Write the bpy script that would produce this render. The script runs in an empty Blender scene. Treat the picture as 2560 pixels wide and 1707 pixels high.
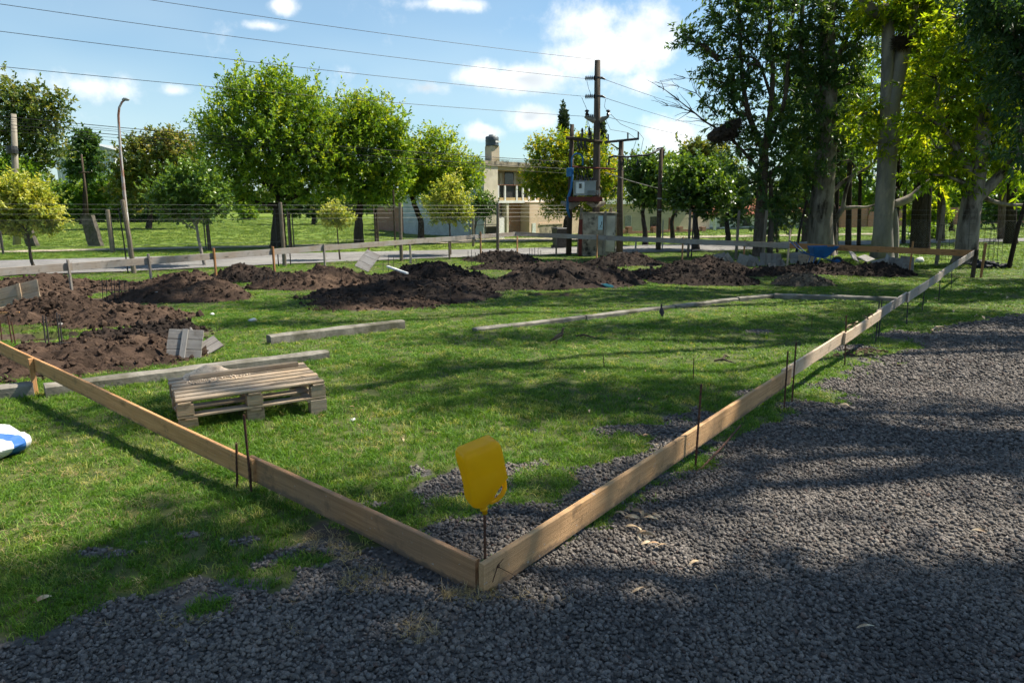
import bpy, math, random
import numpy as np
from mathutils import Vector, Matrix, Euler, noise as mnoise

# ------------------------------------------------------------------ camera, sky, sun, exposure
SC = bpy.context.scene
COL = SC.collection
R = math.radians
KD = 2560.0 / 2352.0
FPX, CX, CY = 1660.0, 1280.0, 853.5
PITCH = math.atan((CY - 495.0) / FPX)
CAMZ = 1.71
SUN_AZ, SUN_EL = 23.0, 52.0          # azimuth counted from +X towards +Y

cam = bpy.data.cameras.new("camera")
cam.sensor_width = 36.0
cam.lens = FPX / 2560.0 * 36.0
cam.clip_end = 3000.0
cam.clip_start = 0.05
camo = bpy.data.objects.new("camera", cam)
COL.objects.link(camo)
camo.location = (0, 0, CAMZ)
camo.rotation_euler = (math.pi / 2 - PITCH, 0, 0)
SC.camera = camo

SC.view_settings.view_transform = 'Standard'
SC.view_settings.look = 'None'
SC.view_settings.gamma = 1.0
SC.view_settings.use_curve_mapping = False
SC.view_settings.exposure = 1.0
SC.cycles.max_bounces = 5
SC.cycles.diffuse_bounces = 2
SC.cycles.glossy_bounces = 2
SC.cycles.use_adaptive_sampling = True
SC.cycles.adaptive_threshold = 0.03
SC.cycles.transmission_bounces = 3
SC.cycles.transparent_max_bounces = 4
SC.cycles.caustics_reflective = False
SC.cycles.caustics_refractive = False

sun = bpy.data.lights.new("sun", 'SUN')
sun.energy = 5.0
sun.angle = R(0.55)
sun.color = (1.0, 0.93, 0.80)
suno = bpy.data.objects.new("sun", sun)
COL.objects.link(suno)
SDIR = Vector((math.cos(R(SUN_EL)) * math.cos(R(SUN_AZ)), math.cos(R(SUN_EL)) * math.sin(R(SUN_AZ)), math.sin(R(SUN_EL))))
suno.rotation_euler = (-SDIR).to_track_quat('-Z', 'Y').to_euler()
suno.location = (20, 10, 40)


def cray(dx, dy):
    """direction through a point of the picture (2352 wide)"""
    u = (dx * KD - CX) / FPX
    v = (CY - dy * KD) / FPX
    c, s = math.cos(PITCH), math.sin(PITCH)
    return Vector((u, c + v * s, -s + v * c))


def gz(y):
    if y > 2.6:
        return -1.0 * (1 - math.exp(-(y - 2.6) / 16.0))
    return -0.03 * (y - 2.6)


def W(dx, dy, Y):
    r = cray(dx, dy)
    t = Y / r.y
    return Vector((r.x * t, Y, CAMZ + r.z * t))


def LZ(dx, dy, z):
    r = cray(dx, dy)
    t = (z - CAMZ) / r.z
    return Vector((r.x * t, r.y * t, z))


def G(dx, dy):
    r = cray(dx, dy)
    a, b = 0.1, 600.0
    for _ in range(60):
        m = (a + b) / 2
        if CAMZ + r.z * m > gz(r.y * m):
            a = m
        else:
            b = m
    return Vector((r.x * a, r.y * a, gz(r.y * a)))


def mpd(Y, dy=540):
    """metres per picture unit at depth Y"""
    return (W(0, dy, Y) - W(1, dy, Y)).length


def proj(p):
    c, s = math.cos(PITCH), math.sin(PITCH)
    z = p[2] - CAMZ
    d = p[1] * c - z * s
    return ((CX + p[0] / d * FPX) / KD, (CY - (p[1] * s + z * c) / d * FPX) / KD)


# ---- world
wd = bpy.data.worlds.new("World")
SC.world = wd
wd.use_nodes = True
wd.cycles.sampling_method = 'MANUAL'
wd.cycles.sample_map_resolution = 256
NT = wd.node_tree
NT.nodes.clear()


class NB:
    def __init__(s, nt):
        s.nt = nt

    def n(s, typ, **kw):
        nd = s.nt.nodes.new(typ)
        for k_, v_ in kw.items():
            setattr(nd, k_, v_)
        return nd

    def set(s, nd, i, v):
        if isinstance(v, bpy.types.NodeSocket):
            s.nt.links.new(v, nd.inputs[i])
        else:
            nd.inputs[i].default_value = v

    def math(s, op, a, b=None, c=None, clamp=False):
        nd = s.n('ShaderNodeMath', operation=op, use_clamp=clamp)
        s.set(nd, 0, a)
        if b is not None:
            s.set(nd, 1, b)
        if c is not None:
            s.set(nd, 2, c)
        return nd.outputs[0]

    def vmath(s, op, a, b=None):
        nd = s.n('ShaderNodeVectorMath', operation=op)
        s.set(nd, 0, a)
        if b is not None:
            s.set(nd, 1, b)
        return nd.outputs['Value'] if op in ('LENGTH', 'DOT_PRODUCT') else nd.outputs[0]

    def mix(s, f, a, b, mode='MIX'):
        nd = s.n('ShaderNodeMix', data_type='RGBA', blend_type=mode)
        s.set(nd, 0, f)
        s.set(nd, 6, a)
        s.set(nd, 7, b)
        return nd.outputs[2]

    def noise(s, vec, scale, detail=4, rough=0.55, dist=0.0):
        nd = s.n('ShaderNodeTexNoise')
        if vec is not None:
            s.set(nd, 'Vector', vec)
        nd.inputs['Scale'].default_value = scale
        nd.inputs['Detail'].default_value = detail
        nd.inputs['Roughness'].default_value = rough
        nd.inputs['Distortion'].default_value = dist
        return nd.outputs[0]

    def ramp(s, f, lo, hi, a=0.0, b=1.0, smooth=True):
        nd = s.n('ShaderNodeMapRange', interpolation_type='SMOOTHSTEP' if smooth else 'LINEAR')
        s.set(nd, 0, f)
        nd.inputs[1].default_value = lo
        nd.inputs[2].default_value = hi
        nd.inputs[3].default_value = a
        nd.inputs[4].default_value = b
        return nd.outputs[0]


def C3(c):
    return (c[0], c[1], c[2], 1.0)


def build_world():
    b = NB(NT)
    sky = b.n('ShaderNodeTexSky', sky_type='NISHITA')
    sky.sun_disc = False
    sky.sun_elevation = R(SUN_EL)
    sky.sun_rotation = R(90.0 - SUN_AZ)
    sky.altitude = 50
    sky.air_density = 1.0
    sky.dust_density = 0.7
    sky.ozone_density = 1.6
    tc = b.n('ShaderNodeTexCoord')
    d = tc.outputs['Generated']
    # cumulus puffs at their directions, ragged by noise
    puffs = [(1405, 125, 150, 75, 1.0), (1490, 90, 120, 85, 1.0), (1340, 55, 120, 60, .9), (1470, 195, 170, 50, .8),
             (1095, 175, 95, 34, 1.0), (1200, 182, 120, 38, 1.0), (980, 202, 70, 25, 1.0),
             (1215, 270, 75, 34, 1.0), (1112, 305, 46, 30, 1.05), (650, 14, 40, 24, .95), (612, 60, 62, 16, .85), (1020, 8, 110, 20, 1.0),
             (398, 208, 44, 22, .9), (230, 200, 210, 40, .62), (1540, 300, 130, 90, .68)]
    n1 = b.noise(d, 14.0, 6, 0.62)
    warp = b.math('MULTIPLY_ADD', n1, 1.75, -0.875)
    acc = None
    for (x, y, rx, ry, s) in puffs:
        c = cray(x, y).normalized()
        sx = rx * KD / FPX * 1.28
        sy = ry * KD / FPX * 1.2
        mp = b.n('ShaderNodeVectorMath', operation='MULTIPLY_ADD')
        b.set(mp, 0, d)
        b.set(mp, 1, (1 / sx, 1 / sx, 1 / sy))
        b.set(mp, 2, (-c.x / sx, -c.y / sx, -c.z / sy))
        l = b.vmath('LENGTH', mp.outputs[0])
        f = b.math('MULTIPLY_ADD', l, -(s + .6) / 1.6, s)
        acc = f if acc is None else b.math('MAXIMUM', acc, f)
    # the rest of the sky: scattered clouds of the same kind
    sep = b.n('ShaderNodeSeparateXYZ')
    NT.links.new(d, sep.inputs[0])
    n3 = b.noise(b.vmath('MULTIPLY', d, (1, 1, 2.2)), 3.4, 2, 0.5)
    away = b.ramp(sep.outputs[1], 0.45, 0.65, 1.0, 0.0)
    up = b.ramp(sep.outputs[2], 0.02, 0.12)
    gen = b.math('MULTIPLY', b.math('MULTIPLY', b.ramp(n3, 0.50, 0.72, -0.2, 1.0), away), up)
    acc = b.math('MAXIMUM', acc, gen)
    dens = b.math('ADD', acc, warp)
    mask = b.ramp(dens, 0.17, 0.86)
    mask = b.math('MULTIPLY', mask, 0.93)
    # lit rim and grey thick core
    core = b.ramp(b.math('ADD', acc, b.math('MULTIPLY', b.math('SUBTRACT', b.noise(b.vmath('ADD', d, (.02, 0, .035)), 9.0, 2, .5), .5), 2.2)), 0.62, 1.4)
    ccol = b.mix(core, C3((11.0, 11.1, 11.1)), C3((6.6, 7.2, 7.7)))
    # thin veil that whitens the low sky
    veil = b.math('MULTIPLY', b.ramp(sep.outputs[2], 0.48, 0.0), b.ramp(b.noise(b.vmath('MULTIPLY', d, (1, 1, 3)), 3.0, 2, .6), .25, .75, .35, 1.0))
    scol = b.mix(b.math('MULTIPLY', veil, 0.62), b.mix(1.0, sky.outputs[0], C3((1.0, 1.28, 1.36)), 'MULTIPLY'), C3((6.6, 8.2, 8.8)))
    col = b.mix(mask, scol, ccol)
    bg = b.n('ShaderNodeBackground')
    bg.inputs['Strength'].default_value = 0.058
    NT.links.new(col, bg.inputs[0])
    out = b.n('ShaderNodeOutputWorld')
    NT.links.new(bg.outputs[0], out.inputs[0])


build_world()

# ------------------------------------------------------------------ helpers
rng = np.random.default_rng(7)
rnd = random.Random(11)
MATS = {}


def mat_new(name):
    m = bpy.data.materials.new(name)
    m.use_nodes = True
    nt = m.node_tree
    nt.nodes.clear()
    b = NB(nt)
    out = b.n('ShaderNodeOutputMaterial')
    MATS[name] = m
    return m, b, out


def principled(b, out, col, rough=0.8, spec=0.3, bump=None, bstr=0.4, bdist=0.02, metal=0.0, **kw):
    p = b.n('ShaderNodeBsdfPrincipled')
    b.set(p, 'Base Color', col)
    b.set(p, 'Roughness', rough)
    b.set(p, 'Specular IOR Level', spec)
    b.set(p, 'Metallic', metal)
    for k_, v_ in kw.items():
        b.set(p, k_, v_)
    if bump is not None:
        bn = b.n('ShaderNodeBump')
        bn.inputs['Strength'].default_value = bstr
        bn.inputs['Distance'].default_value = bdist
        b.set(bn, 'Height', bump)
        b.nt.links.new(bn.outputs[0], p.inputs['Normal'])
    if out is not None:
        b.nt.links.new(p.outputs[0], out.inputs[0])
    return p


def objco(b, scale=(1, 1, 1), rand=True):
    tc = b.n('ShaderNodeTexCoord')
    v = tc.outputs['Object']
    if scale != (1, 1, 1):
        v = b.vmath('MULTIPLY', v, scale)
    if rand:
        oi = b.n('ShaderNodeObjectInfo')
        r = b.math('MULTIPLY', oi.outputs['Random'], 57.0)
        cx = b.n('ShaderNodeCombineXYZ')
        for i in range(3):
            b.set(cx, i, r)
        v = b.vmath('ADD', v, cx.outputs[0])
    return v


def M_plain(name, c1, c2=None, scale=6.0, rough=0.8, spec=0.3, bstr=0.3, bdist=0.01, metal=0.0, bscale=None, lo=.35, hi=.65, aniso=(1, 1, 1), c3=None, s3=2.0):
    """two-tone weathered surface with fine relief"""
    m, b, out = mat_new(name)
    v = objco(b, aniso)
    c2 = c2 or tuple(x * 0.72 for x in c1)
    n1 = b.noise(v, scale, 6, 0.6)
    col = b.mix(b.ramp(n1, lo, hi), C3(c1), C3(c2))
    if c3:
        col = b.mix(b.ramp(b.noise(v, s3, 5, .65), .47, .66), col, C3(c3))
    n2 = b.noise(v, (bscale or scale * 6), 4, 0.6)
    principled(b, out, col, rough, spec, n2, bstr, bdist, metal)
    return m


def M_wood(name, light, dark, grey=None, rough=0.75, wear=.5, mud=False):
    """sawn board, grain along local X, knots and stains"""
    m, b, out = mat_new(name)
    v = objco(b)
    g1 = b.noise(b.vmath('MULTIPLY', v, (.55, 16, 16)), 3.2, 5, .62, .35)
    g2 = b.noise(b.vmath('MULTIPLY', v, (1.0, 70, 70)), 5.0, 3, .6)
    col = b.mix(b.ramp(g1, .3, .72), C3(light), C3(dark))
    col = b.mix(b.math('MULTIPLY', b.ramp(g2, .35, .75), .45), col, C3(tuple(x * .5 for x in dark)))
    big = b.noise(v, 1.7, 4, .6)
    if grey:
        col = b.mix(b.math('MULTIPLY', b.ramp(big, .36, .62), wear), col, C3(grey))
    vo = b.n('ShaderNodeTexVoronoi')
    b.set(vo, 'Vector', b.vmath('MULTIPLY', v, (1.5, 5.0, 5.0)))
    vo.inputs['Scale'].default_value = 1.0
    knot = b.ramp(vo.outputs['Distance'], 0.06, 0.15, 1.0, 0.0)
    col = b.mix(b.math('MULTIPLY', knot, .75), col, C3(tuple(x * .28 for x in dark)))
    st = b.noise(v, 7.0, 5, .7)
    col = b.mix(b.math('MULTIPLY', b.ramp(st, .54, .70), .55), col, C3((.085, .062, .042)))
    sw = b.noise(b.vmath('MULTIPLY', v, (26, .8, .8)), 2.0, 3, .6)
    col = b.mix(b.math('MULTIPLY', b.ramp(sw, .55, .75), .22), col, C3(tuple(x * .45 for x in dark)))
    if mud:
        # splashed mud along the lower edge and pale cement spots
        sz = b.n('ShaderNodeSeparateXYZ')
        b.nt.links.new(b.n('ShaderNodeTexCoord').outputs['Object'], sz.inputs[0])
        lv = b.math('ADD', sz.outputs[2], b.math('MULTIPLY', b.noise(v, 9.0, 5, .7), .11))
        col = b.mix(b.math('MULTIPLY', b.ramp(lv, -.095, -.065, 1.0, 0.0), .7), col, C3((.105, .082, .062)))
        col = b.mix(b.math('MULTIPLY', b.ramp(b.noise(v, 34.0, 3, .6), .66, .72), .7), col, C3((.42, .39, .35)))
    principled(b, out, col, rough, .25, b.math('ADD', g2, g1), .6, .005)
    return m


def M_leaf(name, cols, trans=0.45, rough=0.45, spec=0.35):
    """leaf blade; tint attribute spreads the colours of the foliage"""
    m, b, out = mat_new(name)
    at = b.n('ShaderNodeAttribute', attribute_name='tint')
    cr = b.n('ShaderNodeValToRGB')
    e = cr.color_ramp.elements
    e[0].position = 0.0
    e[0].color = C3(cols[0])
    e[1].position = 1.0
    e[1].color = C3(cols[-1])
    for i, c in enumerate(cols[1:-1]):
        el = e.new((i + 1) / (len(cols) - 1))
        el.color = C3(c)
    b.nt.links.new(at.outputs['Fac'], cr.inputs[0])
    p = principled(b, None, cr.outputs[0], rough, spec)
    t = b.n('ShaderNodeBsdfTranslucent')
    tcol = b.mix(1.0, cr.outputs[0], C3((1.75, 1.6, .5)), 'MULTIPLY')
    b.nt.links.new(tcol, t.inputs[0])
    mx = b.n('ShaderNodeMixShader')
    mx.inputs[0].default_value = trans
    b.nt.links.new(p.outputs[0], mx.inputs[1])
    b.nt.links.new(t.outputs[0], mx.inputs[2])
    b.nt.links.new(mx.outputs[0], out.inputs[0])
    return m


def mesh_np(name, V, F, tint=None, smooth=False):
    """mesh from numpy arrays, F is (n, 3) or (n, 4)"""
    me = bpy.data.meshes.new(name)
    V = np.asarray(V, np.float32)
    F = np.asarray(F, np.int32)
    k = F.shape[1]
    me.vertices.add(len(V))
    me.vertices.foreach_set('co', V.ravel())
    me.loops.add(F.size)
    me.loops.foreach_set('vertex_index', F.ravel())
    me.polygons.add(len(F))
    me.polygons.foreach_set('loop_start', np.arange(0, F.size, k, dtype=np.int32))
    me.polygons.foreach_set('loop_total', np.full(len(F), k, np.int32))
    if tint is not None:
        a = me.attributes.new('tint', 'FLOAT', 'POINT')
        a.data.foreach_set('value', np.asarray(tint, np.float32))
    me.update(calc_edges=True)
    if smooth:
        me.polygons.foreach_set('use_smooth', np.ones(len(F), bool))
    return me


def ob(name, data, parent=None, loc=(0, 0, 0), rot=(0, 0, 0), mat=None):
    o = bpy.data.objects.new(name, data)
    COL.objects.link(o)
    o.location = loc
    o.rotation_euler = rot
    if parent is not None:
        o.parent = parent
    if mat is not None and data is not None:
        data.materials.clear()
        data.materials.append(MATS[mat] if isinstance(mat, str) else mat)
    return o


def tag(o, label=None, cat=None, group=None, kind=None):
    if label:
        o['label'] = label
    if cat:
        o['category'] = cat
    if group:
        o['group'] = group
    if kind:
        o['kind'] = kind
    return o


def thing(name, label, cat, loc=(0, 0, 0), rz=0.0, group=None, rot=None):
    o = bpy.data.objects.new(name, None)
    COL.objects.link(o)
    o.empty_display_size = 0.2
    o.location = loc
    o.rotation_euler = rot if rot is not None else (0, 0, rz)
    return tag(o, label, cat, group)


class MB:
    def __init__(s):
        s.v = []
        s.f = []

    def add(s, V, F):
        n = len(s.v)
        s.v += [tuple(p) for p in V]
        s.f += [tuple(i + n for i in f) for f in F]
        return s

    def box(s, c, d, rot=None, bev=0.0):
        x, y, z = d[0] / 2, d[1] / 2, d[2] / 2
        if bev > 0:
            b_ = min(bev, x * .9, y * .9, z * .9)
            V = []
            for (zz, ins) in ((-z, b_), (-z + b_, 0), (z - b_, 0), (z, b_)):
                for sx, sy in ((-1, -1), (1, -1), (1, 1), (-1, 1)):
                    V.append((sx * (x - ins), sy * (y - ins), zz))
            F = [(3, 2, 1, 0), (12, 13, 14, 15)]
            for k_ in range(3):
                for i in range(4):
                    j = (i + 1) % 4
                    F.append((k_ * 4 + i, k_ * 4 + j, k_ * 4 + 4 + j, k_ * 4 + 4 + i))
        else:
            V = [(-x, -y, -z), (x, -y, -z), (x, y, -z), (-x, y, -z), (-x, -y, z), (x, -y, z), (x, y, z), (-x, y, z)]
            F = [(3, 2, 1, 0), (4, 5, 6, 7), (0, 1, 5, 4), (1, 2, 6, 5), (2, 3, 7, 6), (3, 0, 4, 7)]
        Mx = rot if rot is not None else Matrix.Identity(3)
        if isinstance(Mx, Euler):
            Mx = Mx.to_matrix()
        cc = Vector(c)
        return s.add([Mx @ Vector(p) + cc for p in V], F)

    def b2(s, lo, hi):
        return s.box([(a + b) / 2 for a, b in zip(lo, hi)], [abs(b - a) for a, b in zip(lo, hi)])

    def tube(s, pts, rad, seg=8, cap=True):
        pts = [Vector(p) for p in pts]
        if not hasattr(rad, '__len__'):
            rad = [rad] * len(pts)
        V, F = [], []
        up = Vector((0.3, 0.9, 0.1))
        for i, p in enumerate(pts):
            t = (pts[min(i + 1, len(pts) - 1)] - pts[max(i - 1, 0)])
            if t.length < 1e-7:
                t = Vector((0, 0, 1))
            t.normalize()
            a = t.cross(up)
            if a.length < .05:
                a = t.cross(Vector((1, 0, 0)))
            a.normalize()
            b_ = t.cross(a)
            for k_ in range(seg):
                an = 2 * math.pi * k_ / seg
                V.append(p + (a * math.cos(an) + b_ * math.sin(an)) * rad[i])
        for i in range(len(pts) - 1):
            for k_ in range(seg):
                j = (k_ + 1) % seg
                F.append((i * seg + k_, i * seg + j, (i + 1) * seg + j, (i + 1) * seg + k_))
        if cap:
            F.append(tuple(range(seg))[::-1])
            F.append(tuple((len(pts) - 1) * seg + k_ for k_ in range(seg)))
        return s.add(V, F)

    def lathe(s, prof, c=(0, 0, 0), seg=16):
        V, F = [], []
        for (r, z) in prof:
            for k_ in range(seg):
                a = 2 * math.pi * k_ / seg
                V.append((c[0] + r * math.cos(a), c[1] + r * math.sin(a), c[2] + z))
        for i in range(len(prof) - 1):
            for k_ in range(seg):
                j = (k_ + 1) % seg
                F.append((i * seg + k_, i * seg + j, (i + 1) * seg + j, (i + 1) * seg + k_))
        F.append(tuple(range(seg))[::-1])
        F.append(tuple((len(prof) - 1) * seg + k_ for k_ in range(seg)))
        return s.add(V, F)

    def build(s, name, mat, parent=None, loc=(0, 0, 0), rot=(0, 0, 0), smooth=False):
        me = bpy.data.meshes.new(name)
        me.from_pydata(s.v, [], s.f)
        if smooth:
            me.polygons.foreach_set('use_smooth', [True] * len(me.polygons))
        me.update()
        return ob(name, me, parent, loc, rot, mat)


def blob(r=1.0, seed=0, sub=2, amp=.35, squash=(1, 1, 1), freq=1.6):
    """irregular lump (V, F)"""
    import bmesh
    bm = bmesh.new()
    bmesh.ops.create_icosphere(bm, subdivisions=sub, radius=1.0)
    V = []
    for v in bm.verts:
        d = v.co.normalized()
        k_ = 1 + amp * mnoise.noise(d * freq + Vector((seed * 7.3, seed * 3.1, seed)))
        V.append((d.x * k_ * r * squash[0], d.y * k_ * r * squash[1], d.z * k_ * r * squash[2]))
    F = [tuple(v.index for v in f.verts) for f in bm.faces]
    bm.free()
    return V, F
# ------------------------------------------------------------------ materials
M_wood('pine_fresh', (.64, .35, .155), (.46, .225, .088), None, mud=True)
M_wood('pine_tan', (.64, .385, .185), (.46, .25, .105), (.42, .28, .16), wear=.4, mud=True)
M_wood('pine_brown', (.52, .285, .14), (.31, .16, .07), (.27, .175, .105), wear=.6, mud=True)
M_wood('pine_cream', (.66, .51, .36), (.50, .35, .22), (.50, .41, .32), wear=.5)
M_wood('plank_grey', (.34, .29, .24), (.25, .205, .165), (.30, .285, .265), wear=.8)
M_wood('pallet_wood', (.50, .37, .235), (.30, .205, .125), (.37, .305, .235), wear=.6)
M_wood('form_grey', (.26, .235, .21), (.165, .145, .13), (.27, .26, .25), wear=.8)
M_wood('stake_orange', (.48, .24, .10), (.34, .155, .06), None)
M_wood('post_wood', (.22, .175, .12), (.13, .10, .07), (.19, .165, .135), wear=.7)
M_plain('pole_dark', (.085, .062, .045), (.045, .034, .026), 3.0, .9, .15, .5, .02, aniso=(4, 4, .4))
M_plain('pole_brown', (.115, .092, .072), (.065, .052, .042), 3.0, .9, .15, .5, .02, aniso=(4, 4, .4))
M_plain('pole_concrete', (.30, .265, .215), (.20, .175, .14), 2.0, .9, .2, .3, .01, aniso=(3, 3, .5))
M_plain('rebar_rust', (.115, .05, .028), (.05, .026, .018), 30, .85, .3, .6, .004)
M_plain('rebar_dark', (.045, .04, .045), (.03, .025, .022), 30, .7, .4, .5, .003)
M_plain('concrete_kerb', (.25, .23, .195), (.15, .138, .115), 5.0, .9, .2, .6, .012, c3=(.085, .08, .055), s3=1.6)
M_plain('concrete_old', (.40, .345, .26), (.24, .205, .155), 2.4, .92, .15, .5, .012, lo=.4, hi=.6, c3=(.04, .037, .03), s3=2.2)
M_plain('concrete_mossy', (.12, .105, .088), (.06, .052, .042), 5, .95, .1, .6, .02, c3=(.05, .055, .028), s3=3)
M_plain('soil_clod', (.066, .043, .031), (.034, .023, .017), 5.0, .95, .1, .8, .03, c3=(.095, .062, .043), s3=1.1)
M_plain('soil_dark', (.034, .025, .020), (.018, .014, .012), 5.0, .95, .1, .8, .03, c3=(.05, .034, .026), s3=1.0)
M_plain('soil_grey', (.12, .095, .072), (.06, .047, .036), 6.0, .95, .1, .8, .03, c3=(.16, .13, .09), s3=1.4)
M_plain('metal_grey', (.33, .35, .34), (.26, .28, .275), 4.0, .55, .4, .1, .004)
M_plain('metal_dark', (.03, .03, .032), (.02, .02, .022), 8, .5, .4, .2, .003)
M_plain('wire_grey', (.20, .205, .20), (.13, .13, .125), 20, .5, .5, .1, .002, metal=.4)
M_plain('cable_black', (.012, .012, .013), (.02, .02, .02), 10, .6, .4, .1, .002)
M_plain('cable_blue', (.03, .17, .38), (.02, .12, .28), 8, .55, .4, .1, .002)
M_plain('insulator_brown', (.03, .016, .014), (.018, .01, .01), 6, .25, .6, .05, .002)
M_plain('steel_red', (.16, .04, .028), (.10, .03, .022), 4, .8, .25, .3, .004)
M_plain('barrow_blue', (.012, .12, .32), (.012, .085, .23), 5, .42, .45, .15, .003)
M_plain('paint_white', (.78, .78, .76), (.66, .66, .63), 2.5, .8, .25, .1, .003)
M_plain('wall_pale_blue', (.50, .535, .56), (.41, .44, .46), 1.6, .85, .2, .1, .003)
M_plain('paint_cream', (.66, .60, .475), (.57, .51, .395), 1.2, .88, .2, .15, .004, c3=(.40, .36, .285), s3=.5)
M_plain('paint_ochre', (.50, .38, .20), (.43, .32, .165), 1.2, .88, .2, .15, .004)
M_plain('paint_pink', (.62, .47, .345), (.55, .41, .30), 1.0, .88, .2, .12, .004)
M_plain('paint_beige', (.52, .44, .325), (.45, .375, .275), 1.2, .88, .2, .12, .004)
M_plain('brick_mortar', (.30, .235, .19), (.22, .17, .14), 6, .92, .15, .3, .004)
M_plain('brick_red', (.30, .125, .075), (.215, .085, .05), 8, .9, .2, .3, .004)
M_plain('tile_red', (.42, .17, .10), (.30, .115, .07), 5, .85, .2, .3, .01)
M_plain('glass_dark', (.012, .014, .016), (.02, .022, .024), 3, .12, .6, .02, .001)
M_plain('tank_grey', (.085, .105, .115), (.06, .075, .082), 3, .5, .4, .1, .003)
M_plain('door_white', (.68, .70, .66), (.58, .60, .56), 3, .6, .35, .1, .003)
M_plain('door_aqua', (.50, .66, .68), (.43, .58, .61), 3, .6, .35, .1, .003)
M_plain('plastic_black', (.022, .022, .024), (.03, .03, .03), 4, .5, .4, .1, .003)
M_plain('plastic_white', (.78, .78, .77), (.66, .66, .66), 9, .45, .45, .2, .004)
M_plain('plastic_teal', (.18, .55, .47), (.12, .42, .37), 9, .3, .5, .1, .003)
M_plain('sand', (.74, .59, .44), (.60, .47, .34), 14, .95, .1, .8, .01, c3=(.36, .28, .21), s3=16)
M_plain('asphalt', (.215, .205, .195), (.165, .157, .15), 1.4, .93, .2, .35, .006, bscale=60, c3=(.25, .24, .225), s3=.25)
M_plain('path_dirt', (.40, .34, .26), (.27, .23, .16), 1.6, .95, .1, .4, .01, c3=(.10, .12, .045), s3=.8)
M_plain('hill_far', (.05, .08, .035), (.03, .055, .025), .3, .95, .1)
M_plain('dry_leaf', (.52, .43, .29), (.36, .26, .155), 20, .8, .25, .3, .003, c3=(.30, .17, .09), s3=12)
M_plain('straw', (.46, .36, .23), (.33, .25, .15), 20, .9, .15, .2, .003)
M_plain('bark_dark', (.05, .037, .027), (.022, .017, .013), 5, .95, .1, .9, .04, aniso=(3, 3, .6))
M_plain('bark_mid', (.13, .10, .075), (.065, .05, .038), 5, .95, .1, .8, .03, aniso=(3, 3, .6))
M_plain('bark_euc', (.27, .235, .20), (.15, .128, .108), 2.2, .9, .1, .7, .03, aniso=(1.8, 1.8, .55), c3=(.042, .032, .025), s3=1.5)
M_plain('bark_euc_smooth', (.225, .205, .185), (.15, .136, .124), 1.8, .9, .1, .6, .02, aniso=(1.6, 1.6, .5), c3=(.29, .25, .205), s3=1.3)
M_plain('nest_twig', (.085, .064, .05), (.04, .031, .025), 9, .95, .1, .8, .03)
M_plain('litter_white', (.66, .66, .64), (.52, .51, .48), 12, .7, .3, .3, .004)
M_plain('cloth_black', (.012, .013, .018), (.02, .022, .03), 6, .7, .3, .5, .02)
M_plain('bird_brown', (.13, .098, .072), (.08, .06, .045), 26, .9, .1, .4, .004, c3=(.11, .08, .056), s3=14)
M_plain('bird_grey', (.05, .046, .046), (.032, .03, .031), 22, .9, .2, .4, .004)
M_plain('bird_white', (.62, .57, .52), (.5, .45, .4), 20, .8, .2, .2, .003)
M_plain('bird_black', (.012, .011, .012), (.02, .018, .018), 20, .7, .3, .2, .003)
M_plain('bird_leg', (.14, .045, .04), (.09, .03, .028), 20, .6, .3, .2, .002)

M_leaf('leaf_ash', [(0.046, 0.1114, 0.0173), (0.1152, 0.2135, 0.0259), (0.2093, 0.3155, 0.0288), (0.3557, 0.3898, 0.0288)], .5, .45, .35)
M_leaf('leaf_yellow', [(.12, .19, .03), (.27, .33, .05), (.45, .46, .10), (.60, .58, .19)], .38)
M_leaf('leaf_turning', [(0.075, 0.144, 0.0154), (0.1625, 0.24, 0.022), (0.375, 0.36, 0.0242), (0.625, 0.408, 0.022)], .55)
M_leaf('leaf_dark', [(0.0246, 0.0652, 0.0174), (0.0574, 0.1227, 0.0262), (0.1128, 0.2012, 0.029), (0.2049, 0.3068, 0.0508)], .32, .32, .5)
M_leaf('leaf_euc', [(0.0251, 0.0655, 0.0227), (0.0538, 0.1139, 0.0347), (0.0986, 0.1691, 0.0373), (0.1973, 0.2587, 0.0399)], .42, .4, .45)
M_leaf('leaf_glow', [(0.0595, 0.1265, 0.012), (0.1256, 0.2087, 0.018), (0.238, 0.3226, 0.022), (0.4364, 0.4301, 0.035)], .68, .45, .3)  # gum foliage with backlight put into a brighter, yellower, more translucent colour
M_leaf('leaf_bg', [(0.0477, 0.0853, 0.0281), (0.0976, 0.1522, 0.039), (0.1845, 0.203, 0.0468), (0.3038, 0.2436, 0.0624)], .35)
M_leaf('leaf_hedge', [(0.0465, 0.1015, 0.018), (0.093, 0.1885, 0.024), (0.1705, 0.2755, 0.036), (0.2325, 0.319, 0.048)], .42)
M_leaf('leaf_cypress', [(.012, .030, .014), (.022, .045, .02), (.035, .06, .025), (.05, .08, .03)], .2)


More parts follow.
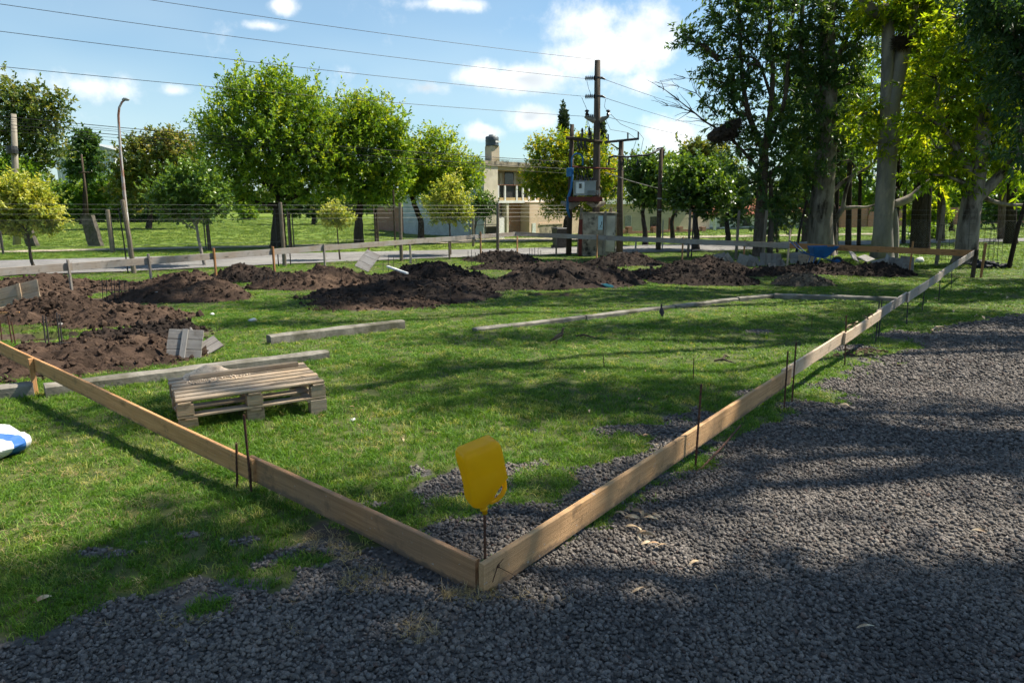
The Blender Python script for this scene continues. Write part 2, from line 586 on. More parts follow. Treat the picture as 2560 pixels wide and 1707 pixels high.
def M_grass(name, cols, dry):
    m, b, out = mat_new(name)
    at = b.n('ShaderNodeAttribute', attribute_name='tint')
    ge = b.n('ShaderNodeNewGeometry')
    pos = ge.outputs['Position']
    n1 = b.noise(pos, .9, 4, .6)
    n2 = b.noise(pos, 3.7, 4, .6)
    base = b.mix(at.outputs['Fac'], C3(cols[0]), C3(cols[1]))
    base = b.mix(b.ramp(n1, .35, .68), base, b.mix(1.0, base, C3((.72, .85, .8)), 'MULTIPLY'))
    base = b.mix(b.math('MULTIPLY', b.ramp(n2, .48, .68), b.ramp(at.outputs['Fac'], .2, .85)), base, C3(dry))
    p = principled(b, None, base, .55, .3)
    t = b.n('ShaderNodeBsdfTranslucent')
    b.nt.links.new(b.mix(1.0, base, C3((1.4, 1.35, .6)), 'MULTIPLY'), t.inputs[0])
    mx = b.n('ShaderNodeMixShader')
    mx.inputs[0].default_value = .42
    b.nt.links.new(p.outputs[0], mx.inputs[1])
    b.nt.links.new(t.outputs[0], mx.inputs[2])
    b.nt.links.new(mx.outputs[0], out.inputs[0])


M_grass('grass_blade', ((.058, .140, .014), (.19, .325, .030)), (.50, .45, .15))
M_grass('grass_lawn', ((.065, .12, .012), (.14, .21, .022)), (.27, .27, .08))
M_grass('grass_dry', ((.42, .29, .15), (.62, .47, .28)), (.58, .44, .26))


def M_ground():
    m, b, out = mat_new('ground_mix')
    ge = b.n('ShaderNodeNewGeometry')
    pos = ge.outputs['Position']
    gr = b.n('ShaderNodeAttribute', attribute_name='gravel').outputs['Fac']
    so = b.n('ShaderNodeAttribute', attribute_name='soil').outputs['Fac']
    lw = b.n('ShaderNodeAttribute', attribute_name='lawn').outputs['Fac']
    n1 = b.noise(pos, 1.1, 5, .6)
    n2 = b.noise(pos, 9.0, 5, .6)
    n3 = b.noise(pos, 60.0, 3, .6)
    turf = b.mix(b.ramp(n2, .3, .7), C3((.045, .062, .016)), C3((.10, .112, .034)))
    turf = b.mix(b.math('MULTIPLY', b.ramp(n1, .55, .75), .5), turf, C3((.15, .135, .05)))
    lawn = b.mix(b.ramp(b.noise(pos, .35, 6, .65), .3, .7), C3((.10, .165, .018)), C3((.18, .225, .03)))
    lawn = b.mix(b.math('MULTIPLY', b.ramp(n3, .3, .8), .35), lawn, C3((.05, .10, .012)))
    turf = b.mix(lw, turf, lawn)
    vo = b.n('ShaderNodeTexVoronoi')
    b.set(vo, 'Vector', pos)
    vo.inputs['Scale'].default_value = 42.0
    st = b.mix(vo.outputs['Color'], C3((.05, .046, .042)), C3((.125, .115, .105)))
    soil = b.mix(b.ramp(n2, .3, .7), C3((.060, .043, .032)), C3((.10, .076, .055)))
    e = b.math('MULTIPLY', b.math('SUBTRACT', n2, .5), .5)
    col = b.mix(b.ramp(b.math('ADD', so, e), .4, .6), turf, soil)
    gm = b.ramp(b.math('ADD', gr, e), .22, .42)
    col = b.mix(gm, col, st)
    hgt = b.math('ADD', b.math('MULTIPLY', b.math('SUBTRACT', 1.0, vo.outputs['Distance']), gm), b.math('MULTIPLY', n3, .6))
    principled(b, out, col, .92, .2, hgt, .7, .012)


M_ground()


def M_stone():
    m, b, out = mat_new('gravel_stone')
    oi = b.n('ShaderNodeObjectInfo')
    r = oi.outputs['Random']
    cr = b.n('ShaderNodeValToRGB')
    el = cr.color_ramp.elements
    el[0].position, el[0].color = 0.0, C3((.085, .074, .065))
    el[1].position, el[1].color = 1.0, C3((.32, .28, .25))
    for p_, c_ in ((.35, (.15, .132, .116)), (.7, (.20, .178, .156)), (.93, (.26, .23, .20)), (.97, (.12, .075, .058))):
        e_ = el.new(p_)
        e_.color = C3(c_)
    b.nt.links.new(r, cr.inputs[0])
    ge = b.n('ShaderNodeNewGeometry')
    n = b.noise(ge.outputs['Position'], 220, 3, .6)
    col = b.mix(b.ramp(n, .3, .7), cr.outputs[0], b.mix(1.0, cr.outputs[0], C3((.62, .62, .64)), 'MULTIPLY'))
    dust = b.noise(ge.outputs['Position'], 1.6, 4, .6)
    col = b.mix(b.math('MULTIPLY', b.ramp(dust, .45, .72), .5), col, C3((.20, .17, .14)))
    col = b.mix(b.math('MULTIPLY', b.ramp(dust, .5, .28), .45), col, C3((.05, .047, .045)))
    principled(b, out, col, .9, .2, n, .5, .003)


M_stone()

# ------------------------------------------------------------------ layout of the site
ZB = 0.16                                    # level of the plank tops
PN = LZ(1110, 1290, ZB)                      # near corner of the plank frame
PR = LZ(2240, 575, ZB)                       # right corner
PB = LZ(1184, 533, ZB)                       # back corner
PL = LZ(-311, 637, ZB)                       # left corner (outside the picture)

# heaps of dug soil: centre x, front base y, half width, top y (picture units), material, clods
HEAPS = [
    (95, 672, 150, 627, 'soil_clod', 'reddish soil heap at the far left below the plank rail'),
    (120, 742, 130, 672, 'soil_clod', 'brown soil heap beside the tilted boards at the left edge'),
    (300, 752, 150, 700, 'soil_clod', 'pointed brown soil heap in front of the open pit at left'),
    (425, 695, 145, 619, 'soil_clod', 'large reddish soil heap with a white cup lying on it'),
    (200, 862, 270, 795, 'soil_clod', 'wide flat spread of dug soil behind the near left plank'),
    (350, 788, 140, 756, 'soil_dark', 'low dark soil strip behind the leaning formwork panel'),
    (560, 650, 85, 606, 'soil_dark', 'dark cloddy soil heap behind the large reddish one'),
    (740, 666, 135, 602, 'soil_clod', 'soil heap in front of the silvery ribbed panel'),
    (1000, 645, 105, 596, 'soil_dark', 'dark soil heap behind the white batten'),
    (930, 697, 205, 643, 'soil_dark', 'long dark ridge of soil in the middle of the site'),
    (865, 712, 150, 691, 'soil_clod', 'low reddish tongue of soil on the grass below the long ridge'),
    (1285, 664, 165, 590, 'soil_dark', 'tallest dark soil heap in front of the transformer'),
    (1150, 604, 80, 573, 'soil_dark', 'small soil heap under the back corner of the plank rail'),
    (1440, 612, 82, 577, 'soil_dark', 'dark soil heap in front of the masonry cabinet'),
    (1500, 643, 95, 618, 'soil_dark', 'very low dark soil heap between two tall heaps'),
    (1630, 628, 85, 584, 'soil_dark', 'black soil heap behind the stack of grey form boards'),
    (1612, 654, 112, 607, 'soil_dark', 'cloddy soil heap in front of the stack of grey form boards'),
    (1765, 636, 80, 613, 'soil_dark', 'low dark soil heap between the form boards and the wheelbarrow'),
    (1900, 632, 100, 600, 'soil_dark', 'black soil heap under the blue wheelbarrow'),
    (2005, 635, 68, 602, 'soil_dark', 'black soil heap beside the leaning grey sheets'),
    (30, 700, 150, 655, 'soil_clod', 'low soil spread joining the heaps at the far left'),
    (230, 672, 120, 648, 'soil_clod', 'low soil bank behind the open pit at left'),
    (640, 650, 120, 628, 'soil_dark', 'low soil bank between the reddish heap and the ribbed panel'),
    (1120, 668, 130, 640, 'soil_dark', 'low dark soil bank joining the long ridge to the tallest heap'),
    (880, 655, 110, 632, 'soil_dark', 'low soil bank under the white batten'),
    (1200, 622, 110, 606, 'soil_dark', 'thin soil spread in front of the back corner heap'),
    (1848, 658, 60, 627, 'soil_grey', 'grey lumpy heap of sod on the lawn'),
]
HEAP = []
for (hx, hy, hw, ht, hm, hl) in HEAPS:
    fr = G(hx, hy)
    rx = hw * mpd(fr.y) * 1.12
    ry = min(rx * .8, 1.8)
    cy = fr.y + ry * .9
    cx = W(hx, hy, cy).x
    top = W(hx, ht, cy).z
    HEAP.append((cx, cy, rx, ry, max((top - gz(cy)) * .88, .11), hm, hl))

PITS = [(250, 692, 1.0, .7), (622, 660, .9, .6), (70, 772, .65, .4), (985, 694, .75, .45), (1270, 676, .6, .35), (20, 756, .4, .3)]
PIT = [(G(x, y).x, G(x, y).y, a, b) for (x, y, a, b) in PITS]


def poly_sd(px, py, poly):
    """signed distance (inside positive), numpy"""
    d = np.full(px.shape, 1e9)
    ins = np.zeros(px.shape, bool)
    n = len(poly)
    for i in range(n):
        ax, ay = poly[i]
        bx, by = poly[(i + 1) % n]
        ex, ey = bx - ax, by - ay
        t = np.clip(((px - ax) * ex + (py - ay) * ey) / (ex * ex + ey * ey + 1e-12), 0, 1)
        d = np.minimum(d, np.hypot(px - ax - t * ex, py - ay - t * ey))
        c = ((ay > py) != (by > py)) & (px < (bx - ax) * (py - ay) / (by - ay + 1e-12) + ax)
        ins ^= c
    return np.where(ins, d, -d)


def dproj(x, y, z):
    c, s = math.cos(PITCH), math.sin(PITCH)
    zz = z - CAMZ
    d = np.maximum(y * c - zz * s, .05)
    return (CX + x / d * FPX) / KD, (CY - (y * s + zz * c) / d * FPX) / KD


def vgz(y):
    return np.where(y > 2.6, -1.0 * (1 - np.exp(-(y - 2.6) / 16.0)), -0.03 * (y - 2.6))


def vnoise(x, y, f, seed):
    """cheap smooth value noise, numpy"""
    xs, ys = x * f + seed * 17.3, y * f + seed * 5.7
    xi, yi = np.floor(xs), np.floor(ys)
    u, v = xs - xi, ys - yi
    u, v = u * u * (3 - 2 * u), v * v * (3 - 2 * v)

    def h(a, b):
        t = np.sin(a * 127.1 + b * 311.7 + seed * 74.7) * 43758.5453
        return t - np.floor(t)
    return (h(xi, yi) * (1 - u) + h(xi + 1, yi) * u) * (1 - v) + (h(xi, yi + 1) * (1 - u) + h(xi + 1, yi + 1) * u) * v


def wpoly(pts):
    return [(G(x, max(y, 520)).x, G(x, max(y, 520)).y) for (x, y) in pts]


GP1 = wpoly([(-400, 1520), (0, 1478), (110, 1460), (225, 1405), (330, 1372), (430, 1330), (520, 1298), (590, 1268), (680, 1238), (770, 1225),
             (900, 1262), (1105, 1362), (1300, 1245), (1600, 1062), (1815, 930), (1880, 902), (1915, 872), (1990, 838), (2085, 808),
             (2120, 778), (2150, 748), (2352, 722), (2900, 705)]) + [(26.0, 12.0), (26.0, -8.0), (-9.0, -8.0), (-9.0, .8)]
GP2 = wpoly([(1105, 1292), (985, 1218), (905, 1175), (960, 1140), (1050, 1085), (1120, 1085), (1190, 1085), (1260, 1070), (1380, 1075), (1440, 1040),
             (1520, 1000), (1600, 940), (1630, 960), (1600, 1030), (1350, 1190)])
# small bare patches (gravel shows) and clumps (grass stands) in picture units
BARE = [(250, 1272, 75, 10), (420, 1232, 60, 9), (330, 1250, 40, 7), (1470, 990, 90, 13), (960, 1090, 22, 10), (1720, 900, 40, 9), (860, 1165, 60, 9),
        (1560, 955, 45, 8), (560, 1245, 90, 14), (1740, 760, 30, 4), (1960, 800, 60, 7), (2080, 770, 50, 6)]
CLUMP = [(455, 1385, 55, 26), (548, 1326, 42, 20), (628, 1332, 50, 26), (1250, 1112, 70, 42), (1060, 1165, 75, 26), (960, 1195, 60, 20), (700, 1290, 60, 16),
         (1870, 905, 48, 12), (1300, 1060, 60, 20), (1430, 1010, 45, 16), (1180, 1150, 30, 14)]
SOILP = wpoly([(690, 1180), (820, 1215), (1095, 1345), (1100, 1372), (980, 1362), (860, 1310), (760, 1275), (660, 1240)])
ROADN = [(-600, 715), (0, 690), (300, 681), (700, 662), (1100, 646), (1400, 637), (1800, 628), (2000, 619), (2250, 610), (2900, 598)]
ROADF = [(-600, 670), (0, 653), (250, 646.5), (500, 640), (1000, 629), (1300, 622), (1700, 612), (1950, 606), (2300, 600), (2900, 592)]
ROADN = [(a / KD, b / KD) for a, b in ROADN]
ROADF = [(a / KD, b / KD) for a, b in ROADF]
RN = [G(a, b) for a, b in ROADN]
RF = [G(a, b) for a, b in ROADF]
ROADP = [(p.x, p.y) for p in RN] + [(p.x, p.y) for p in RF[::-1]]


def masks(x, y):
    """gravel, soil in 0..1 at ground points"""
    z = vgz(y)
    dx, dy = dproj(x, y, z)
    wob = (vnoise(x, y, 2.3, 3) - .5) * .34 + (vnoise(x, y, 9.0, 4) - .5) * .18
    g = np.maximum(poly_sd(x, y, GP1), poly_sd(x, y, GP2)) + wob * np.clip(y / 4, .6, 2)
    for (a, b, rx, ry) in BARE:
        e = 1 - np.hypot((dx - a) / rx, (dy - b) / ry)
        g = np.maximum(g, e * .3 + wob * 1.2)
    for (a, b, rx, ry) in CLUMP:
        e = 1 - np.hypot((dx - a) / rx, (dy - b) / ry)
        g = np.minimum(g, np.where(e > -.6, -e * .35 + wob * .6, 1e9))
    gm = np.clip(.5 + g * 5, 0, 1)
    s = poly_sd(x, y, SOILP) + wob * .5
    sm = np.clip(.5 + s * 6, 0, 1)
    for (cx, cy, rx, ry, h, m_, l_) in HEAP:
        e = np.hypot((x - cx) / (rx * 1.0), (y - cy) / (ry * 1.05))
        sm = np.maximum(sm, np.clip((1.08 - e + wob * 1.2) * 4, 0, 1))
    for (cx, cy, a, b) in PIT:
        e = np.hypot((x - cx) / a, (y - cy) / b)
        sm = np.maximum(sm, np.clip((1.25 - e + wob * .3) * 6, 0, 1))
    return gm, sm


# ------------------------------------------------------------------ ground
def build_ground():
    fx = np.arange(-17.0, 17.01, .14)
    fy = np.arange(1.0, 33.0, .14)
    cl = -np.geomspace(17.6, 1500, 26)[::-1]
    xs = np.concatenate([cl, fx, -cl[::-1]])
    ys = np.concatenate([[-40, -15, -6, -2, 0, .6], fy, np.geomspace(33.6, 2600, 40)])
    X, Y = np.meshgrid(xs, ys)
    x, y = X.ravel(), Y.ravel()
    z = vgz(y)
    near = np.clip(1.5 - np.hypot(x, y) / 40, 0, 1)
    z = z + ((vnoise(x, y, .8, 1) - .5) * .05 + (vnoise(x, y, 2.6, 2) - .5) * .02) * near
    for (cx, cy, a, b) in PIT:
        e = np.hypot((x - cx) / a, (y - cy) / b)
        z -= np.clip((1.05 - e) * 4, 0, 1) * .75
    gm, sm = masks(x, y)
    far = y > 60
    gm[far] = 0
    sm[far] = 0
    rp = poly_sd(x, y, [(p.x, p.y) for p in RN] + [(400, 900), (-900, 900), (-200, 12)])
    lw = np.clip(rp * .8, 0, 1)
    lw = np.maximum(lw, np.clip((y - 23.5) * .3, 0, 1) * np.clip((x - 12) * .3, 0, 1))
    nx, ny = len(xs), len(ys)
    idx = np.arange(nx * ny).reshape(ny, nx)
    F = np.stack([idx[:-1, :-1], idx[:-1, 1:], idx[1:, 1:], idx[1:, :-1]], -1).reshape(-1, 4)
    me = mesh_np('ground', np.stack([x, y, z], 1), F, smooth=True)
    for nm, a in (('gravel', gm), ('soil', sm), ('lawn', lw)):
        at = me.attributes.new(nm, 'FLOAT', 'POINT')
        at.data.foreach_set('value', a.astype(np.float32))
    return tag(ob('ground', me, mat='ground_mix'), kind='structure')


build_ground()


def strip(name, A, B, mat, dz, n=60, crown=0.0):
    """sheet between two lines on the ground"""
    def res(L):
        L = [Vector((p.x, p.y)) for p in L]
        s = [0]
        for i in range(1, len(L)):
            s.append(s[-1] + (L[i] - L[i - 1]).length)
        out = []
        for k_ in range(n + 1):
            t = s[-1] * k_ / n
            for i in range(1, len(L)):
                if t <= s[i] + 1e-6:
                    f = (t - s[i - 1]) / (s[i] - s[i - 1])
                    out.append(L[i - 1].lerp(L[i], f))
                    break
        return out
    a, b = res(A), res(B)
    mb = MB()
    V, F = [], []
    m = 6
    for p, q in zip(a, b):
        for j in range(m + 1):
            r = p.lerp(q, j / m)
            V.append((r.x, r.y, gz(r.y) + dz + crown * (1 - (2 * j / m - 1) ** 2)))
    for i in range(n):
        for j in range(m):
            F.append((i * (m + 1) + j, (i + 1) * (m + 1) + j, (i + 1) * (m + 1) + j + 1, i * (m + 1) + j + 1))
    mb.add(V, F)
    return tag(mb.build(name, mat, smooth=True), kind='structure')


strip('road', RN, RF, 'asphalt', .035, 80, .05)
PA = [G(a / KD, b / KD) for a, b in ((-600, 648), (0, 634), (300, 627), (600, 621), (1000, 613), (1250, 606), (1500, 601), (1800, 595), (2200, 588))]
PBK = [G(a / KD, b / KD) for a, b in ((-600, 643), (0, 629), (300, 622.5), (600, 616.5), (1000, 608.5), (1250, 598), (1500, 594), (1800, 590), (2200, 584))]
strip('footpath', PA, PBK, 'path_dirt', .05, 70)


# ------------------------------------------------------------------ scattered ground cover
def proto_collection(name, meshes, mat):
    c = bpy.data.collections.new(name)
    for i, me in enumerate(meshes):
        o = bpy.data.objects.new("%s_%02d" % (name, i), me)
        me.materials.append(MATS[mat])
        c.objects.link(o)
    return c


def scatter(name, pts, rot, scl, idx, coll):
    """one object whose points carry the blades or stones"""
    me = bpy.data.meshes.new(name)
    me.vertices.add(len(pts))
    me.vertices.foreach_set('co', np.asarray(pts, np.float32).ravel())
    for nm, typ, key, a in (('rot', 'FLOAT_VECTOR', 'vector', rot), ('scl', 'FLOAT_VECTOR', 'vector', scl)):
        at = me.attributes.new(nm, typ, 'POINT')
        at.data.foreach_set(key, np.asarray(a, np.float32).ravel())
    at = me.attributes.new('idx', 'INT', 'POINT')
    at.data.foreach_set('value', np.asarray(idx, np.int32))
    o = ob(name, me)
    ng = bpy.data.node_groups.new(name, 'GeometryNodeTree')
    ng.interface.new_socket('Geometry', in_out='INPUT', socket_type='NodeSocketGeometry')
    ng.interface.new_socket('Geometry', in_out='OUTPUT', socket_type='NodeSocketGeometry')
    N = ng.nodes
    gi, go = N.new('NodeGroupInput'), N.new('NodeGroupOutput')
    ci = N.new('GeometryNodeCollectionInfo')
    ci.inputs['Collection'].default_value = coll
    ci.inputs['Separate Children'].default_value = True
    ci.inputs['Reset Children'].default_value = True
    ip = N.new('GeometryNodeInstanceOnPoints')

    def na(nm, dt):
        n_ = N.new('GeometryNodeInputNamedAttribute')
        n_.data_type = dt
        n_.inputs[0].default_value = nm
        return n_.outputs[0]
    L = ng.links
    L.new(gi.outputs[0], ip.inputs['Points'])
    L.new(ci.outputs[0], ip.inputs['Instance'])
    ip.inputs['Pick Instance'].default_value = True
    L.new(na('idx', 'INT'), ip.inputs['Instance Index'])
    er = N.new('FunctionNodeEulerToRotation')
    L.new(na('rot', 'FLOAT_VECTOR'), er.inputs[0])
    L.new(er.outputs[0], ip.inputs['Rotation'])
    L.new(na('scl', 'FLOAT_VECTOR'), ip.inputs['Scale'])
    L.new(ip.outputs[0], go.inputs[0])
    md = o.modifiers.new('scatter', 'NODES')
    md.node_group = ng
    return o


def tuft_mesh(n, rad, h, w, lean, r):
    V, F, T = [], [], []
    for i in range(n):
        a, q = r.uniform(0, 6.283), rad * math.sqrt(r.uniform(0, 1))
        p = np.array([q * math.cos(a), q * math.sin(a), -.004])
        hh = h * r.uniform(.45, 1.15)
        b = r.uniform(0, 6.283)
        ln = lean * r.uniform(.2, 1.3) * hh
        dl = np.array([math.cos(b), math.sin(b), 0])
        c = r.uniform(0, 6.283)
        sd = np.array([math.cos(c), math.sin(c), 0]) * w * r.uniform(.6, 1.2)
        m = p + dl * ln * .35 + np.array([0, 0, hh * .6])
        t = p + dl * ln + np.array([0, 0, hh * (1 - .25 * lean)])
        k_ = len(V)
        V += [p - sd, p + sd, m + sd * .8, m - sd * .8, t + sd * .15, t - sd * .15]
        F += [(k_, k_ + 1, k_ + 2, k_ + 3), (k_ + 3, k_ + 2, k_ + 4, k_ + 5)]
        T += [r.uniform(0, 1) ** 1.2] * 6
    return mesh_np('blade_tuft', V, F, T)


SIDE_K, SIDE_0 = .84, 2.4             # how far to each side the cover reaches, wider than the view


def band_points(bands, keep):
    P, S = [], []
    for (y0, y1, dens, s) in bands:
        area = ((y1 - y0) * 2 * (SIDE_K * y1 + SIDE_0))
        n = int(dens * area)
        y = y0 + (y1 - y0) * np.sqrt(rng.random(n) * (1 - (y0 / y1) ** 2) + (y0 / y1) ** 2) if False else rng.uniform(y0, y1, n)
        x = rng.uniform(-1, 1, n) * (SIDE_K * y1 + SIDE_0)
        ok = np.abs(x) < SIDE_K * y + SIDE_0
        x, y = x[ok], y[ok]
        k_ = keep(x, y)
        P.append(np.stack([x[k_], y[k_]], 1))
        S.append(np.full(k_.sum(), s))
    return np.concatenate(P), np.concatenate(S)


def ground_z(x, y):
    near = np.clip(1.5 - np.hypot(x, y) / 40, 0, 1)
    return vgz(y) + ((vnoise(x, y, .8, 1) - .5) * .05 + (vnoise(x, y, 2.6, 2) - .5) * .02) * near


def keep_grass(x, y):
    g, s = masks(x, y)
    r = rng.random(len(x))
    thin = np.clip((vnoise(x, y, 1.3, 9) - .12) * 3.0, .6, 1)
    rd = poly_sd(x, y, ROADP)
    return (r > g * 1.6 - .3) & (r > s * 1.35) & (r < thin) & (rd < .1)


r_ = random.Random(5)
GT = proto_collection('grass_tuft', [tuft_mesh(18, .045, .05, .0026, .9, r_) for _ in range(9)] + [tuft_mesh(10, .03, .10, .003, 1.1, r_) for _ in range(2)], 'grass_blade')
pts, sc_ = band_points([(.7, 1.5, 500, .8), (1.5, 3.0, 900, .8), (3.0, 5.0, 640, .95), (5.0, 8.0, 330, 1.3), (8.0, 13.0, 130, 1.9), (13, 20, 60, 2.6), (20, 33, 22, 3.6)], keep_grass)
n_ = len(pts)
rr = sc_ * rng.uniform(.7, 1.25, n_)
hz = .78 * np.clip(rr, .7, 1.1) * (0.8 + .5 * vnoise(pts[:, 0], pts[:, 1], .7, 6))
idx = rng.integers(0, 9, n_)
tall = rng.random(n_) < .02
idx[tall] = rng.integers(9, 11, tall.sum())
o = scatter('lawn_grass', np.column_stack([pts, ground_z(pts[:, 0], pts[:, 1])]), np.column_stack([np.zeros((n_, 2)), rng.uniform(0, 6.28, n_)]),
            np.column_stack([rr, rr, hz]), idx, GT)
tag(o, 'short mown grass covering the building plot', 'grass', kind='stuff')

# lawn beyond the road and the field on the right
def keep_far(x, y):
    n = poly_sd(x, y, [(p.x, p.y) for p in RF] + [(400, 900), (-900, 900)])
    return (n > .3) | ((y > 23) & (x > 11) & (poly_sd(x, y, ROADP) < -.2))


GL = proto_collection('far_tuft', [tuft_mesh(22, .12, .085, .006, .8, r_) for _ in range(5)], 'grass_lawn')
pts, sc_ = band_points([(23, 45, 7, 1.6), (45, 70, 3, 2.6), (70, 100, 1.2, 3.5)], keep_far)
n_ = len(pts)
rr = sc_ * rng.uniform(.7, 1.3, n_)
o = scatter('field_grass', np.column_stack([pts, vgz(pts[:, 1])]), np.column_stack([np.zeros((n_, 2)), rng.uniform(0, 6.28, n_)]),
            np.column_stack([rr, rr, np.clip(rr * .6, .8, 1.3)]), rng.integers(0, 5, n_), GL)
tag(o, 'sunlit yellow green lawn across the road', 'grass', kind='stuff')


def stone_mesh(i):
    V, F = blob(1.0, i + 3, 1, .95, (1.0, .75 + .04 * i, .60), 1.7)
    return mesh_np('stone', V, F)


ST = proto_collection('stone', [stone_mesh(i) for i in range(8)], 'gravel_stone')


def keep_gravel(x, y):
    g, s = masks(x, y)
    sp = poly_sd(x, y, SOILP) > .05
    r = rng.random(len(x))
    return (r < (g - .35) * 2.2) & ((~sp) | (r < .18))


pts, sc_ = band_points([(.5, 1.3, 2600, .0125), (1.3, 3.0, 5600, .0098), (3.0, 4.6, 4000, .0108), (4.6, 7, 2400, .0130), (7, 11, 1150, .017), (11, 18, 420, .024)], keep_gravel)
n_ = len(pts)
rr = sc_ * np.clip(rng.lognormal(0, .27, n_), .55, 1.6)
z = ground_z(pts[:, 0], pts[:, 1]) + rr * rng.uniform(.1, .75, n_)
o = scatter('gravel', np.column_stack([pts, z]), rng.uniform(0, 6.28, (n_, 3)) * np.array([.12, .12, 1]), np.column_stack([rr, rr, rr]), rng.integers(0, 8, n_), ST)
tag(o, 'dark grey crushed stone gravel of the driveway', 'gravel', kind='stuff')

# dry grass wisps and straw
GD = proto_collection('straw_wisp', [tuft_mesh(9, .02, .045, .0013, 1.9, r_) for _ in range(5)], 'grass_dry')
P, S = [], []
for (dx, dy, rx, ry, n) in ((1075, 1375, 65, 14, 70), (840, 1345, 60, 30, 60), (790, 1280, 40, 25, 30), (960, 1455, 45, 26, 26), (460, 1420, 20, 10, 5),
                            (740, 1250, 50, 30, 46), (1250, 1150, 200, 60, 10), (1120, 1358, 26, 8, 14), (200, 1240, 300, 110, 130), (150, 1060, 200, 50, 90),
                            (800, 1000, 260, 60, 90), (700, 900, 220, 40, 60), (1000, 820, 200, 30, 60), (1500, 1010, 200, 30, 24), (1150, 1385, 160, 20, 12),
                            (600, 1430, 400, 60, 12), (1700, 720, 260, 25, 90), (500, 1150, 300, 60, 70)):
    for _ in range(n):
        a, q = rnd.uniform(0, 6.28), math.sqrt(rnd.random())
        g = G(dx + rx * q * math.cos(a), dy + ry * q * math.sin(a))
        P.append((g.x, g.y))
        S.append(rnd.uniform(.4, 1.05) * (1 + g.y * .05))
P, S = np.array(P), np.array(S)
n_ = len(P)
o = scatter('dry_grass', np.column_stack([P, ground_z(P[:, 0], P[:, 1]) + .006]), np.column_stack([rng.uniform(-.5, .5, (n_, 2)), rng.uniform(0, 6.28, n_)]),
            np.column_stack([S, S, S * .7]), rng.integers(0, 5, n_), GD)
tag(o, 'wisps of dry straw coloured grass on gravel and lawn', 'dry grass', kind='stuff')


# ------------------------------------------------------------------ soil heaps
def heap_h(i, u, v, x, y, h):
    """height of the heap surface over the ground at a local point"""
    q = Vector((x * .55 + i * 9.1, y * .55, i * 1.7))
    wu = u + .30 * mnoise.noise(q) + .12 * mnoise.noise(q * 2.7)
    wv = v + .30 * mnoise.noise(q + Vector((31, 7, 3))) + .12 * mnoise.noise(q * 2.7 + Vector((5, 9, 1)))
    d = math.hypot(wu, wv)
    if d >= 1.12:
        return 0.0
    k_ = 1 - d / 1.12
    prof = (k_ * k_ * (3 - 2 * k_)) ** .60
    rid = 1 - abs(mnoise.noise(Vector((x * 1.1 + i * 4, y * 1.1, i))))
    lump = mnoise.fractal(Vector((x * 2.4 + i * 5, y * 2.4, i * 3.3)), .8, 2.1, 6)
    return prof * h * (.50 + .5 * rid) + min(prof * 3, 1) * (lump * .10 + .02 + .045 * mnoise.fractal(Vector((x * 7.5, y * 7.5, i * 2.1)), .7, 2.2, 4))


def heap(i, cx, cy, rx, ry, h, mat, label):
    nx, ny = int(min(130, 50 + rx * 26)), 70
    V, F = [], []
    for a in range(nx + 1):
        for b in range(ny + 1):
            u, v = (a / nx * 2 - 1) * 1.45, (b / ny * 2 - 1) * 1.45
            x, y = u * rx, v * ry
            zz = heap_h(i, u, v, x, y, h)
            V.append((x, y, gz(cy + y) - gz(cy) + (zz - .01 if zz > 0 else -.12)))
    for a in range(nx):
        for b in range(ny):
            k_ = a * (ny + 1) + b
            F.append((k_, k_ + ny + 1, k_ + ny + 2, k_ + 1))
    r = thing('soil_heap', label, 'soil heap', (cx, cy, gz(cy)), 0, 'heaps of soil dug from the pits')
    mb = MB()
    mb.add(V, F)
    mb.build('mound', mat, r)
    cl = MB()
    for q in range(int(260 + 130 * rx)):
        a_, d = rnd.uniform(0, 6.283), math.sqrt(rnd.random()) * 1.3
        u, v = math.cos(a_) * d, math.sin(a_) * d
        zz = heap_h(i, u, v, u * rx, v * ry, h)
        if zz <= 0 and (d > 1.15 or rnd.random() < .75):
            continue
        s = rnd.uniform(.012, .045) * (2.0 if rnd.random() < .10 else 1)
        lv, lf = LUMPS[rnd.randrange(6)]
        rm = Euler((rnd.uniform(0, 6), rnd.uniform(0, 6), rnd.uniform(0, 6))).to_matrix()
        cl.add([rm @ Vector(p) * s + Vector((u * rx, v * ry, zz + gz(cy + v * ry) - gz(cy) + s * .1)) for p in lv], lf)
    tag(cl.build('clods', mat, r), kind='stuff')


LUMPS = [blob(1, s, 1, .75, (1, .85, .7), 1.5) for s in range(6)]
for i, (cx, cy, rx, ry, h, m_, l_) in enumerate(HEAP):
    heap(i, cx, cy, rx, ry, h, m_, l_)
# ------------------------------------------------------------------ plank frame of the building plot
def on_line(A, B, dx):
    lo, hi = -.2, 1.2
    s = proj(A + (B - A) * .5)[0] > proj(A)[0]
    for _ in range(50):
        m = (lo + hi) / 2
        p = A + (B - A) * m
        v = proj(p)[0] if p.y > .3 else (-1e9 if s else 1e9)
        if (v < dx) == s:
            lo = m
        else:
            hi = m
    return A + (B - A) * ((lo + hi) / 2)


